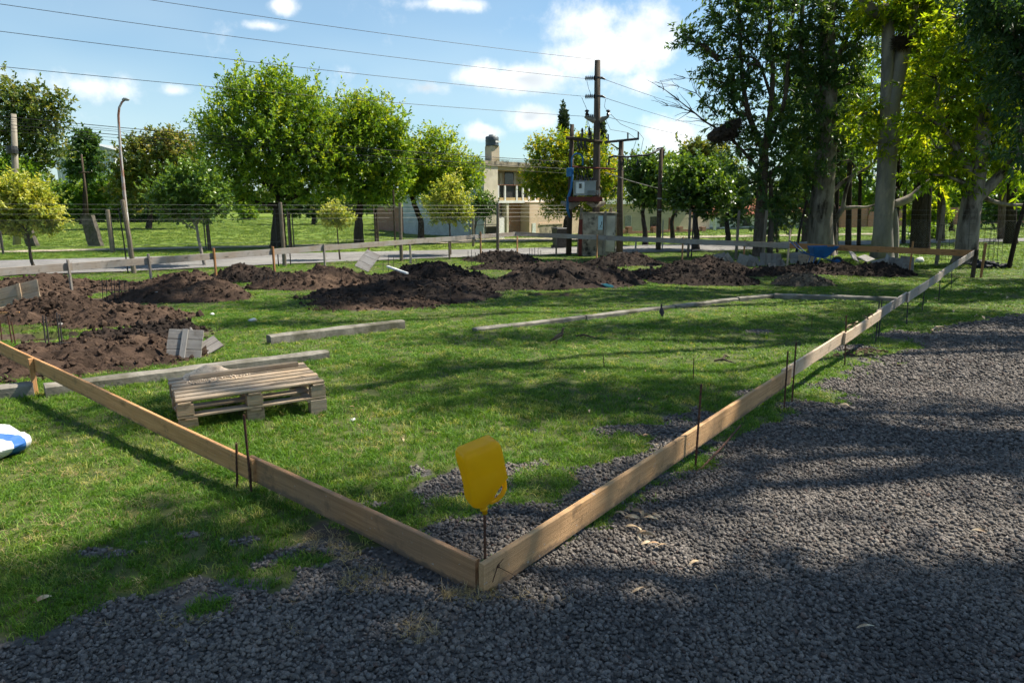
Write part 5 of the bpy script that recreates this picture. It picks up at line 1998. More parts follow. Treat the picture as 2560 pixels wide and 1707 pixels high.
def transformer():
    Y = 30.4
    base = Vector((W(1340, 580, Y).x, Y, gz(Y)))
    s = mpd(Y, 450)
    L = lambda x, y, dy=0.0: W(x, y, Y + dy) - base
    root = thing('transformer_station', 'pole mounted transformer station on two dark poles behind the fence', 'transformer station', base)

    def pole(pts, rad, mat, nm='pole', seg=12):
        mb = MB()
        mb.tube(pts, rad, seg)
        return mb.build(nm, mat, root, smooth=True)
    def gp(x, dy=0.0):
        p = L(x, 580, dy)
        return Vector((p.x, dy, gz(Y + dy) - gz(Y) - .3))
    m = pole([gp(1368), L(1370, 440), L(1371, 300), L(1372.5, 139)], [.19, .165, .15, .125], 'pole_brown')
    pole([gp(1306), L(1310, 440), L(1314, 286)], [.135, .115, .09], 'pole_dark')
    # cross arm between the poles and its insulators
    mb = MB()
    mb.tube([L(1300, 317, -.16), L(1384, 327, -.16)], .075, 6)
    arm = mb.build('cross_arm', 'pole_dark', root)
    for (x, y) in ((1337, 305), (1353, 302), (1357, 312)):
        ins = MB()
        c = L(x, y, -.16)
        ins.tube([c + Vector((0, 0, -.3)), c + Vector((0, 0, -.1)), c + Vector((0, 0, 0)), c + Vector((0, 0, .1)), c + Vector((0, 0, .2))], [.02, .06, .035, .06, .02], 8)
        ins.build('insulator', 'insulator_brown', root)
    for x in (1327, 1334, 1343):
        ins = MB()
        c = L(x, 334, -.2)
        ins.tube([c + Vector((0, 0, .25)), c + Vector((.02, 0, 0)), c + Vector((.1, 0, -.2))], [.03, .06, .03], 7)
        ins.build('fuse_holder', 'metal_dark', root)
    # strain insulators on the tall pole
    for y in (180, 222):
        for k_ in range(5):
            ins = MB()
            c = L(1347 + k_ * 4.6, y + (k_ - 2) * -.1)
            ins.tube([c + Vector((-.055, 0, 0)), c + Vector((-.01, 0, 0)), c + Vector((.02, 0, 0))], [.05, .115, .03], 10)
            ins.build('insulator_disc', 'insulator_brown', root)
        ins = MB()
        ins.tube([L(1378, y - 1), L(1384, y), L(1391, y + 3)], [.05, .055, .03], 7)
        ins.build('insulator', 'metal_dark', root)
        cl = MB()
        cl.lathe([(.155, -.04), (.16, 0), (.155, .04)], seg=12)
        cl.build('clamp_band', 'metal_dark', root, L(1372, y))
    br = MB()
    br.tube([L(1343, 268), L(1350, 272), L(1362, 276), L(1380, 276), L(1392, 271), L(1398, 267)], [.05, .08, .13, .13, .08, .05], 8)
    br.build('bracket', 'pole_concrete', root)
    for (x, y) in ((1348, 258), (1397, 258)):
        ins = MB()
        c = L(x, y)
        ins.tube([c + Vector((0, 0, -.18)), c + Vector((0, 0, -.08)), c + Vector((0, 0, -.02)), c + Vector((0, 0, .05)), c + Vector((0, 0, .1))], [.03, .09, .04, .11, .05], 9)
        ins.build('insulator', 'insulator_brown', root)
    for k_ in range(4):
        ins = MB()
        c = L(1349 + k_ * 4.4, 267)
        ins.tube([c + Vector((-.05, 0, 0)), c + Vector((0, 0, 0)), c + Vector((.02, 0, 0))], [.05, .1, .03], 9)
        ins.build('insulator_disc', 'insulator_brown', root)
    # platform
    pf = MB()
    a, b_ = L(1304, 452), L(1381, 463)
    pf.b2((a.x, -.42, b_.z), (b_.x, -.34, a.z))
    pf.b2((a.x, .34, b_.z), (b_.x, .42, a.z))
    for q in (.15, .5, .85):
        x = a.x + (b_.x - a.x) * q
        pf.b2((x - .05, -.339, b_.z + .02), (x + .05, .339, a.z - .02))
    pf.build('platform_beam', 'steel_red', root)
    for x in (1310, 1369):
        cb = MB()
        c = L(x, 470)
        cb.tube([c + Vector((-.42, 0, .10)), c + Vector((-.22, 0, .02)), c + Vector((0, 0, -.06)), c + Vector((.22, 0, .02)), c + Vector((.42, 0, .10))], [.07, .12, .2, .12, .07], 8)
        cb.build('corbel', 'pole_concrete', root)
    # transformer tank
    a, b_ = L(1319, 417), L(1366, 449)
    tk = MB()
    tk.b2((a.x, -.34, b_.z), (b_.x, .34, a.z))
    t = tk.build('tank', 'metal_grey', root)
    rb = MB()
    for i in range(10):
        x = a.x + .55 + i * .062
        rb.b2((x, -.44, b_.z + .02), (x + .02, -.341, b_.z + .22))
    rb.build('cooling_fins', 'metal_grey', t)
    dr = MB()
    dr.box((0, 0, 0), (.36, .05, .5), bev=.01)
    d_ = dr.build('access_box', 'paint_white', t, (a.x + .24, -.366, (a.z + b_.z) / 2 + .02))
    wn = MB()
    wn.box((0, 0, 0), (.12, .02, .2))
    wn.build('window', 'glass_dark', d_, (0, -.03, .08))
    rm = MB()
    rm.box(((a.x + b_.x) / 2, 0, a.z + .012), (b_.x - a.x + .06, .74, .025))
    rm.build('lid', 'metal_grey', t)
    for i in range(7):
        bs = MB()
        x = a.x + .12 + i * (b_.x - a.x - .24) / 6
        hh = .22 if i < 4 else .12
        yy = -.15 if i % 2 else .12
        bs.tube([(x, yy, a.z + .02), (x, yy, a.z + .02 + hh * .5), (x + .02, yy, a.z + hh), (x + .03, yy, a.z + hh + .06)], [.05, .03, .045, .015], 7)
        bs.build('bushing', 'insulator_brown', t)
    # upper bracket rail with cable terminations, blue cables, box
    ra = MB()
    ra.tube([L(1312, 383, -.18), L(1415, 389, -.18)], .035, 6)
    ra.build('cable_rail', 'steel_red', root)
    for i in range(5):
        cb = MB()
        x0 = 1318 + i * 7
        cb.tube([L(x0, 384, -.2), L(x0 + 5, 396 + i * 2, -.25), L(1326 + i * 8, 414, -.1)], .018, 5)
        cb.build('lead', 'cable_black', root)
    lp = MB()
    P = [L(1313, 388, -.2)]
    for k_ in range(11):
        an = math.pi * (1 - k_ / 10)
        P.append(L(1326 + 13 * math.cos(an), 368 - 15 * math.sin(an), -.2))
    P += [L(1338, 380, -.2)]
    lp.tube(P, .035, 7)
    lp.build('blue_cable', 'cable_blue', root, smooth=True)
    for k_ in range(3):
        cb = MB()
        cb.tube([L(1314 + k_ * 1.5, 386, -.22), L(1311 + k_ * 1.5, 430, -.22), L(1303 + k_ * 2, 455, -.3), L(1301 + k_ * 2, 480, -.25), L(1308 + k_, 500, -.18)], .02, 6)
        cb.build('blue_cable', 'cable_blue', root, smooth=True)
    bx = MB()
    bx.box(tuple(L(1307, 396, -.2)), (.22, .2, .38), bev=.01)
    bx.build('junction_box', 'cable_blue', root)
    return base


TB = transformer()
TROOT = [o for o in bpy.data.objects if o.name.startswith('transformer_station')][0]


def masonry():
    Y = 29.7
    a, b_ = W(1339, 584, Y), W(1414, 584, Y)
    z = gz(Y)
    h = W(1339, 491, Y).z - z
    root = thing('masonry_cabinet', 'stained masonry meter cabinet with an aqua and a cream door below the transformer', 'cabinet', (a.x, Y, z))
    w = b_.x - a.x
    mb = MB()
    mb.b2((0, 0, -.1), (w * .44, .9, h))
    mb.b2((w * .44 + .002, .06, -.1), (w, .9, h - .02))
    mb.build('masonry_wall', 'concrete_old', root)
    cp = MB()
    cp.b2((-.03, -.03, h + .002), (w + .03, .93, h + .05))
    cp.build('coping', 'concrete_old', root)
    s = mpd(Y, 530)
    for (x0, x1, y0, y1, m) in ((1372, 1384, 496, 528, 'door_aqua'), (1391, 1410, 496, 578, 'paint_cream')):
        p, q = W(x0, y0, Y + .05), W(x1, y1, Y + .05)
        d = MB()
        d.b2((p.x - a.x, .015, q.z - z), (q.x - a.x, .058, p.z - z))
        d_ = d.build('door', m, root)
        hn = MB()
        hn.box((q.x - a.x - .06, .0, (p.z + q.z) / 2 - z), (.025, .03, .1))
        hn.build('handle', 'metal_dark', d_)
        if m == 'door_aqua':      # small dark emblem on the aqua door
            em = MB()
            cx, cz = (p.x + q.x) / 2 - a.x + .03, (p.z + q.z) / 2 - z - .12
            em.add([(cx - .05, .012, cz - .10), (cx - .035, .012, cz - .10), (cx + .055, .012, cz + .10), (cx + .04, .012, cz + .10)], [(0, 1, 2, 3)])
            em.add([(cx - .03, .0118, cz + .0), (cx - .025, .0118, cz - .02), (cx + .05, .0118, cz + .04), (cx + .045, .0118, cz + .06)], [(0, 1, 2, 3)])
            em.add([(cx + .0, .0116, cz - .01), (cx + .015, .0116, cz - .01), (cx + .05, .0116, cz - .09), (cx + .035, .0116, cz - .09)], [(0, 1, 2, 3)])
            em.build('emblem', 'metal_dark', d_)
    ps = MB()
    x = W(1386, 580, Y - .1).x - a.x
    ps.b2((x, -.09, -.1), (x + .09, -.002, h + .12))
    ps.build('front_post', 'pole_concrete', root)
    pl = MB()
    x = W(1334, 580, Y).x - a.x
    pl.b2((x - .1, .1, -.1), (x + .06, .16, h - .25))
    pl.build('rusty_plate', 'steel_red', root)
    return root


masonry()


def tpole():
    Y = 31.6
    g = Vector((W(1423, 583, Y).x, Y, gz(Y)))
    L = lambda x, y, dy=0.0: W(x, y, Y + dy) - g
    root = thing('utility_pole', 'brown utility pole with a slanted cross arm right of the transformer', 'utility pole', g)
    mb = MB()
    mb.tube([(0, 0, -.3), L(1424, 450), L(1427, 322)], [.17, .14, .11], 12)
    mb.build('pole', 'pole_brown', root, smooth=True)
    mb = MB()
    mb.tube([L(1391, 327, -.15), L(1467, 319, -.15)], .055, 6)
    mb.build('cross_arm', 'metal_dark', root)
    for (x, y) in ((1397, 309), (1442, 305), (1466, 303)):
        p = MB()
        c = L(x, y + 17, -.15)
        t = L(x, y, -.15)
        p.tube([c, t], .035, 6)
        p.build('insulator_pin', 'insulator_brown', root)
    mb = MB()
    mb.tube([L(1403, 331, -.15), L(1423, 344, -.05)], .03, 5)
    mb.build('brace', 'metal_dark', root)
    mb = MB()
    mb.tube([L(1398, 363, -.2), L(1410, 359, -.2), L(1440, 361, -.2), L(1470, 358, -.2), L(1488, 357, -.2), L(1502, 350, -.1), L(1516, 343, .3)], .045, 7)
    mb.build('cable_bundle', 'cable_black', root, smooth=True)
    for (cx, cy, rx, ry) in ((1412, 375, 20, 20), (1456, 373, 15, 17), (1436, 378, 12, 14)):
        lp = MB()
        P = [L(cx + rx * math.cos(a * math.pi / 10), cy + ry * math.sin(a * math.pi / 10), -.25) for a in range(-2, 13)]
        lp.tube(P, .018, 5)
        lp.build('cable_loop', 'cable_black', root)
    for k_ in range(3):
        hg = MB()
        c = L(1398 + k_ * 33, 364, -.22)
        hg.tube([c, c + Vector((.03, 0, -.12)), c + Vector((-.02, 0, -.32))], [.02, .05, .03], 6)
        hg.build('fuse_holder', 'metal_dark', root)
    Y2 = 33.0
    g2 = Vector((W(1512, 577, Y2).x, Y2, gz(Y2)))
    L2 = lambda x, y: W(x, y, Y2) - g2
    r2 = thing('utility_pole', 'dark slim pole with a cable hood on top right of the slanted cross arm', 'utility pole', g2)
    mb = MB()
    mb.tube([(0, 0, -.3), L2(1515, 450), L2(1519, 342)], [.13, .11, .09], 12)
    mb.build('pole', 'pole_dark', r2, smooth=True)
    hd = MB()
    for k_ in range(3):
        hd.tube([L2(1506 - k_, 350), L2(1512 - k_, 343 - k_), L2(1520 + k_, 341 - k_), L2(1524 + k_ * .7, 348), L2(1523 + k_ * .6, 362), L2(1520, 374)], .022, 6)
    hd.build('cable_hood', 'cable_black', r2, smooth=True)
    cn = MB()
    cn.tube([L2(1517, 505) + Vector((.12, -.05, 0)), L2(1515, 572) + Vector((.12, -.05, 0))], .03, 6)
    cn.build('conduit', 'metal_grey', r2)
    for y in (456, 482):
        bd = MB()
        bd.lathe([(.125, -.03), (.128, .03)], seg=12)
        bd.build('band', 'metal_grey', r2, L2(1515, y))
    # left concrete pole among trees
    Y3 = 38.0
    g3 = Vector((W(37, 560, Y3).x, Y3, gz(Y3)))
    L3 = lambda x, y: W(x, y, Y3) - g3
    r3 = thing('utility_pole', 'grey concrete pole among trees at the left edge', 'utility pole', g3)
    mb = MB()
    mb.tube([(0, 0, -.3), L3(36, 420), L3(31, 262)], [.2, .17, .13], 12)
    mb.build('pole', 'pole_concrete', r3, smooth=True)
    bx = MB()
    bx.lathe([(.26, -.2), (.28, 0), (.26, .2)], seg=12)
    bx.build('cable_drum', 'metal_dark', r3, L3(34, 345) + Vector((0, -.2, 0)))
    Y4 = 62.0
    g4 = Vector((W(206, 560, Y4).x, Y4, gz(Y4)))
    L4 = lambda x, y: W(x, y, Y4) - g4
    r4 = thing('utility_pole', 'thin leaning rusty pole with a short cross arm in front of the left bushes', 'utility pole', g4)
    mb = MB()
    mb.tube([(0, 0, -.3), L4(198, 450), L4(187, 355)], [.12, .10, .08], 8)
    mb.build('pole', 'pole_dark', r4, smooth=True)
    mb = MB()
    mb.tube([L4(183, 397) + Vector((0, -.1, 0)), L4(206, 396) + Vector((0, -.1, 0))], .06, 5)
    mb.build('cross_arm', 'pole_dark', r4)


tpole()

# overhead lines
def line(label, A, B, sag, r=.011, ext=1.0, mat='cable_black', grp='overhead wires', cat='wire'):
    mb = MB()
    wire(mb, Vector((0, 0, 0)), B - A, sag, r, 22, ext)
    return tag(mb.build('overhead_wire', mat, loc=A), label, cat, grp)


YT = 30.4
line('highest overhead wire from the pole top to the upper left', W(1366, 137, YT), W(470, 0, 22.9), .25, .008, 1.9)
line('second overhead wire from the upper strain insulator to the left', W(1344, 181, YT), W(50, 0, 20.2), .22, .008, 1.5)
line('third overhead wire from the lower strain insulator to the left', W(1344, 222, YT), W(0, 57, 20.0), .2, .008, 1.5)
line('fourth overhead wire from the bracket to the left', W(1345, 268, YT), W(0, 138, 20.0), .2, .008, 1.5)
line('wire leaving the upper insulator to the right', W(1392, 184, YT), W(1640, 258, 60), .2, .010, 1.4)
line('wire leaving the lower insulator to the right', W(1392, 226, YT), W(1640, 292, 60), .2, .010, 1.4)
line('wire leaving the bracket to the right', W(1398, 270, YT), W(1640, 318, 60), .2, .010, 1.4)
for k_, (y0, y1) in enumerate(((258, 372), (264, 376), (269, 378), (276, 388), (284, 392), (292, 398))):
    line(['topmost', 'second', 'third', 'fourth', 'fifth', 'lowest'][k_] + ' cable of the low bundle across the left trees', W(-90, y0, 31), W(1300, y1, 38), .15, .015 if k_ in (0, 3) else .008)
line('pale twisted cable from the transformer across the right trees', W(1390, 396, 30.2), W(1690, 438, 44), .5, .02, 1.1, 'wire_grey')
for k_, (a, b_, c) in enumerate((((1391, 228), (1388, 245), (1394, 255)), ((1397, 257), (1425, 285), (1466, 303)), ((1380, 275), (1385, 300), (1397, 309)), ((1390, 272), (1402, 298), (1442, 305)),
                                 ((1466, 303), (1478, 318), (1470, 358)), ((1442, 305), (1462, 320), (1450, 358)), ((1336, 224), (1345, 245), (1352, 262)), ((1348, 275), (1350, 290), (1340, 303)),
                                 ((1350, 278), (1354, 290), (1356, 302)), ((1348, 186), (1352, 204), (1358, 220)))):
    mb = MB()
    A = W(a[0], a[1], 30.4)
    mb.tube([(0, 0, 0), W(b_[0], b_[1], 30.3) - A, W(c[0], c[1], 30.5) - A], .009, 4)
    mb.build('jumper_wire', 'cable_black', TROOT, A - TROOT.location)
# ------------------------------------------------------------------ houses across the road
def M_brick(name):
    m, b, out = mat_new(name)
    tc = b.n('ShaderNodeTexCoord')
    sx = b.n('ShaderNodeSeparateXYZ')
    b.nt.links.new(tc.outputs['Object'], sx.inputs[0])
    cx = b.n('ShaderNodeCombineXYZ')
    b.set(cx, 0, b.math('ADD', sx.outputs[0], sx.outputs[1]))
    b.set(cx, 1, sx.outputs[2])
    br = b.n('ShaderNodeTexBrick')
    b.set(br, 'Vector', cx.outputs[0])
    br.inputs['Color1'].default_value = C3((.33, .13, .08))
    br.inputs['Color2'].default_value = C3((.24, .095, .06))
    br.inputs['Mortar'].default_value = C3((.36, .29, .24))
    br.inputs['Scale'].default_value = 1.0
    br.inputs['Brick Width'].default_value = .25
    br.inputs['Row Height'].default_value = .075
    br.inputs['Mortar Size'].default_value = .010
    principled(b, out, br.outputs[0], .9, .15, br.outputs[1], -.5, .01)


M_brick('brickwork')


class Face:
    """facade frame: origin, direction of the front, picture point -> (u, height)"""
    def __init__(s, O, ang):
        s.O = Vector((O.x, O.y))
        s.a = R(ang)
        s.h = Vector((math.cos(s.a), math.sin(s.a)))
        s.n = Vector((-math.sin(s.a), math.cos(s.a)))
        s.z = gz(O.y)

    def f(s, dx, dy, v=0.0):
        r = cray(dx, dy)
        o = s.O + s.n * v
        # o + u h = t r
        det = -s.h.x * r.y + s.h.y * r.x
        t = (-s.h.x * o.y + s.h.y * o.x) / det
        p = Vector((r.x, r.y)) * t
        return (p - o).dot(s.h), CAMZ + r.z * t - s.z


def house_a():
    O = Vector((W(1112, 545, 45).x, 45.0, 0))
    fc = Face(O, 45)
    U = lambda x, y=540, v=0.0: fc.f(x, y, v)[0]
    Hh = lambda x, y, v=0.0: fc.f(x, y, v)[1]
    root = thing('two_storey_house', 'cream two storey house with a balcony and a grey water tank on its roof', 'house', (fc.O.x, fc.O.y, fc.z), fc.a)

    def b2(name, lo, hi, mat, par=None):
        mb = MB()
        mb.b2(lo, hi)
        return mb.build(name, mat, par or root)
    zr = Hh(1130, 370)
    u1 = U(1144)
    uE = U(1420)
    zt = zr - .32
    zs = Hh(1160, 461)
    wl = b2('wall', (.02, 1.9, -.3), (uE, 9.0, zt), 'paint_cream')
    sw = b2('side_wall', (-.03, .02, -.3), (.018, 9.02, zt - .002), 'wall_pale_blue')  # side face bluer and greyer than the cream front
    b2('front_pier', (.02, 0, zs - 1.7), (u1, 1.898, zt), 'paint_cream')
    b2('roof_slab', (-.06, -.06, zt + .002), (uE + .1, 9.1, zr), 'concrete_old')
    sl = b2('balcony_slab', (u1 + .002, -.05, zs - .16), (uE, 1.898, zs), 'paint_white')
    # balcony parapet: white posts with dark openings
    for i, x in enumerate((1143.5, 1159, 1186, 1200, 1214, 1228, 1242, 1256, 1270)):
        u = U(x, 470, 0)
        b2('balustrade_post', (u, 0, zs + .002), (u + .13, .14, zs + 1.02), 'paint_white', sl)
    b2('handrail', (u1 + .05, -.01, zs + 1.022), (uE - .1, .15, zs + 1.06), 'brick_red', sl)
    b2('parapet', (u1 + .05, .03, zs + .004), (uE - .1, .11, zs + .2), 'paint_ochre', sl)
    b2('railing_panel', (u1 + .05, .115, zs + .21), (uE - .1, .125, zs + 1.0), 'metal_dark', sl)
    b2('balcony_ceiling', (u1 + .002, .02, zt - .25), (uE, 1.895, zt - .003), 'paint_ochre')
    u = U(1159, 430, 1.9)
    d = b2('balcony_door', (u, 1.86, zs + .003), (u + .85, 1.897, zs + 2.15), 'glass_dark')
    b2('door_frame', (u + .9, 1.84, zs + .003), (u + 1.1, 1.896, zs + 2.2), 'paint_white', d)
    u = U(1149, 420, 1.9)
    b2('window', (u - .1, 1.87, zs + 1.0), (u + .18, 1.898, zs + 1.9), 'paint_white')
    # ground floor
    u0, u2, u3 = U(1163, 520, .2), U(1199, 520, .2), U(1216, 520, .2)
    b2('brick_panel', (u0 + .05, .35, -.3), (u2, .5, zs - .165), 'brickwork')
    b2('brick_panel', (u1 - .35, .55, .9), (u0 - .2, .7, zs - .165), 'brickwork')
    b2('ground_window', (u1 - .3, .52, 1.0), (u0 - .3, .548, 1.9), 'glass_dark')
    b2('ground_pier', (u0 - .16, .0, -.3), (u0 + .045, .5, zs - .165), 'paint_cream')
    b2('ground_wall', (u2 + .01, .6, -.3), (u3 + .3, .8, zs - .165), 'paint_cream')
    for k_ in range(3):
        b2('step', (u2 + .1, -.1 + .2 * k_, -.3), (u3 - .1, .1 + .2 * k_, .15 + .17 * k_), 'concrete_kerb')
    b2('gate_pier', (U(1155, 580, -.8) - .55, -.95, -.3), (U(1155, 580, -.8) + .0, -.8, 1.35), 'paint_white')
    mb = MB()
    ga, gb = U(1080, 560, -.9), U(1149, 560, -.9)
    for z in (.25, .9, 1.5):
        mb.b2((ga, -.93, z), (gb, -.90, z + .04))
    for q in range(3):
        x = ga + (gb - ga) * q / 2
        mb.b2((x, -.899, 0), (x + .05, -.86, 1.6))
    mb.build('gate', 'metal_dark', root)
    # tank on its pedestal
    p0, p1 = U(1122, 350, .6), U(1140, 350, .6)
    zp = Hh(1130, 336, .6)
    b2('tank_pedestal', (p0 + .05, .35, zr + .002), (p1 + .05, 1.0, zp), 'paint_beige')
    r = (p1 - p0) * .62
    zt2 = Hh(1130, 310, .6) - zp
    mb = MB()
    mb.lathe([(r * .98, 0), (r * 1.03, .05), (r, .08), (r, zt2 * .45), (r * 1.02, zt2 * .5), (r, zt2 * .55), (r, zt2 * .78), (r * .85, zt2 * .86), (r * .5, zt2 * .9), (r * .5, zt2), (r * .3, zt2 * 1.02)], seg=20)
    tk = mb.build('water_tank', 'tank_grey', root, ((p0 + p1) / 2 + .05, .68, zp + .002), smooth=True)
    mb = MB()
    mb.box((.12, -r * 1.0, zt2 * .38), (r * 1.0, .02, zt2 * .16))
    mb.build('sticker', 'paint_white', tk)
    mb = MB()
    mb.tube([(-.9, 4, zr), (-.9, 4, zr + .5)], .03, 6)
    mb.build('vent_pipe', 'metal_dark', root, (1.0, 0, 0))
    # weeds on the roof edge
    mb = MB()
    V, F, T_ = [], [], []
    for i in range(70):
        x = rnd.uniform(U(1145), U(1175))
        h = rnd.uniform(.1, .45)
        k_ = len(V)
        V += [(x, .2, zr), (x + .03, .22, zr), (x + rnd.uniform(-.1, .1), .2 + rnd.uniform(-.1, .1), zr + h)]
        F += [(k_, k_ + 1, k_ + 2)]
        T_ += [rnd.random()] * 3
    ob('roof_weeds', mesh_np('roof_weeds', V, F, T_), root, mat='leaf_bg')['kind'] = 'stuff'
    # low pink house adjoining
    pr = thing('pink_house', 'low pink house with a garage opening behind the turning tree', 'house', (fc.O.x, fc.O.y, fc.z), fc.a)
    pu0, pu1, pu2 = U(1216, 540, -.5), U(1345, 540, -.5), U(1225, 540, -.5)
    zk = Hh(1250, 466, -.5)

    def b3(name, lo, hi, mat, par=None):
        mb = MB()
        mb.b2(lo, hi)
        return mb.build(name, mat, par or pr)
    b3('wall', (pu0, -.5, -.3), (pu1, 1.85, zk), 'paint_pink')
    b3('roof_slab', (pu0 - .02, -.53, zk + .002), (pu1 + .02, 1.86, zk + .06), 'paint_pink')
    go0, go1 = U(1240, 545, -.5), U(1290, 545, -.5)
    zo = Hh(1240, 517, -.5)
    b3('garage_opening', (go0, -.52, -.1), (go1, -.502, zo), 'concrete_old')
    b3('lintel', (go0 - .1, -.56, zo + .002), (go1 + .1, -.503, zo + .12), 'paint_pink')
    b3('meter_door', (U(1222, 545, -.5), -.53, .1), (U(1230, 545, -.5), -.503, Hh(1222, 513, -.5)), 'door_white')
    # beige house
    O2 = Vector((W(1330, 545, 52).x, 52.0, 0))
    f2 = Face(O2, 30)
    U2 = lambda x, y=540, v=0.0: f2.f(x, y, v)[0]
    H2 = lambda x, y, v=0.0: f2.f(x, y, v)[1]
    br = thing('beige_house', 'long low beige house with a white roof edge and barred window', 'house', (f2.O.x, f2.O.y, f2.z), f2.a)

    def b4(name, lo, hi, mat, par=None):
        mb = MB()
        mb.b2(lo, hi)
        return mb.build(name, mat, par or br)
    e1 = U2(1585)
    z1 = H2(1450, 469)
    b4('wall', (-.5, 0, -.3), (e1, 8, z1), 'paint_beige')
    b4('fascia', (-.6, -.25, z1 + .002), (e1 + .1, 8.1, z1 + .42), 'paint_white')
    w = b4('window', (U2(1434), -.03, H2(1434, 520)), (U2(1447), -.003, H2(1434, 496)), 'glass_dark')
    for k_ in range(6):
        x = U2(1434) + (U2(1447) - U2(1434)) * k_ / 5
        b4('window_bar', (x - .015, -.07, H2(1434, 521)), (x + .015, -.04, H2(1434, 495)), 'paint_white', w)
    b4('window', (U2(1492), -.03, H2(1492, 522)), (U2(1506), -.003, H2(1492, 498)), 'glass_dark')
    b4('door', (U2(1534), -.03, -.1), (U2(1546), -.003, H2(1540, 500)), 'brick_red')
    # brick garden wall in front
    gw = thing('brick_garden_wall', 'low red brick garden wall with pillars in front of the beige house', 'garden wall', (f2.O.x, f2.O.y, f2.z), f2.a)

    def b5(name, lo, hi, mat):
        mb = MB()
        mb.b2(lo, hi)
        return mb.build(name, mat, gw)
    v = -3.0
    for (x0, x1, y) in ((1422, 1442, 528), (1452, 1500, 532), (1506, 1560, 530), (1566, 1612, 527)):
        b5('brick_wall', (U2(x0, 540, v), v, -.4), (U2(x1, 540, v), v + .2, H2(x0, y, v)), 'brickwork')
    for x in (1446, 1503, 1563, 1615):
        b5('brick_pillar', (U2(x, 540, v) - .2, v - .06, -.4), (U2(x, 540, v) + .2, v + .3, H2(x, 521, v)), 'brickwork')
    # white house with a red tiled roof
    O3 = Vector((W(1628, 545, 58).x, 58.0, 0))
    f3 = Face(O3, 20)
    U3 = lambda x, y=540, v=0.0: f3.f(x, y, v)[0]
    H3 = lambda x, y, v=0.0: f3.f(x, y, v)[1]
    wr = thing('white_house', 'white single storey house with a red tiled hip roof seen between trunks', 'house', (f3.O.x, f3.O.y, f3.z), f3.a)

    def b6(name, lo, hi, mat, par=None):
        mb = MB()
        mb.b2(lo, hi)
        return mb.build(name, mat, par or wr)
    e3 = U3(1868)
    z3 = H3(1750, 492)
    b6('wall', (0, 0, -.3), (e3, 8, z3), 'paint_white')
    b6('plinth', (-.03, -.04, -.3), (e3 + .03, -.003, .22), 'metal_grey')
    zr3 = H3(1750, 458)
    mb = MB()
    A = [(-.5, -.6, z3 - .02), (e3 + .5, -.6, z3 - .02), (e3 + .5, 8.6, z3 - .02), (-.5, 8.6, z3 - .02), (2.8, 4, zr3), (e3 - 2.8, 4, zr3)]
    mb.add(A, [(0, 1, 5, 4), (1, 2, 5), (2, 3, 4, 5), (3, 0, 4), (3, 2, 1, 0)])
    rf = mb.build('roof', 'tile_red', wr)
    rows = MB()
    for i in range(1, 60):
        t = i / 60
        x = -.5 + (e3 + 1.0) * t
        lo = Vector((x, -.6, z3 - .0))
        x2 = min(max(x, 2.8), e3 - 2.8)
        k_ = 1.0
        if x < 2.8:
            k_ = (x + .5) / 3.3
        if x > e3 - 2.8:
            k_ = (e3 + .5 - x) / 3.3
        hi = Vector((x, -.6 + 4.6 * k_, z3 + (zr3 - z3) * k_ + .02))
        rows.tube([lo, hi], .06, 4)
    tag(rows.build('tile_rows', 'tile_red', rf), kind='stuff')
    cz = H3(1818, 442, 3)
    b6('chimney', (U3(1812, 540, 3), 3, z3), (U3(1822, 540, 3), 3.8, cz), 'paint_white', rf)
    for (x0, x1, y0, y1) in ((1702, 1720, 500, 520), (1778, 1796, 500, 520), (1836, 1850, 500, 518), (1652, 1664, 498, 522)):
        w = b6('window', (U3(x0), -.05, H3(x0, y1)), (U3(x1), -.003, H3(x0, y0)), 'glass_dark')
        b6('window_sill', (U3(x0) - .1, -.12, H3(x0, y1) - .1), (U3(x1) + .1, -.004, H3(x0, y1) - .005), 'paint_white', w)
    for x in (1640, 1760):
        b6('porch_post', (U3(x, 540, -1.6), -1.6, -.3), (U3(x, 540, -1.6) + .18, -1.42, z3 - .05), 'paint_white')


house_a()


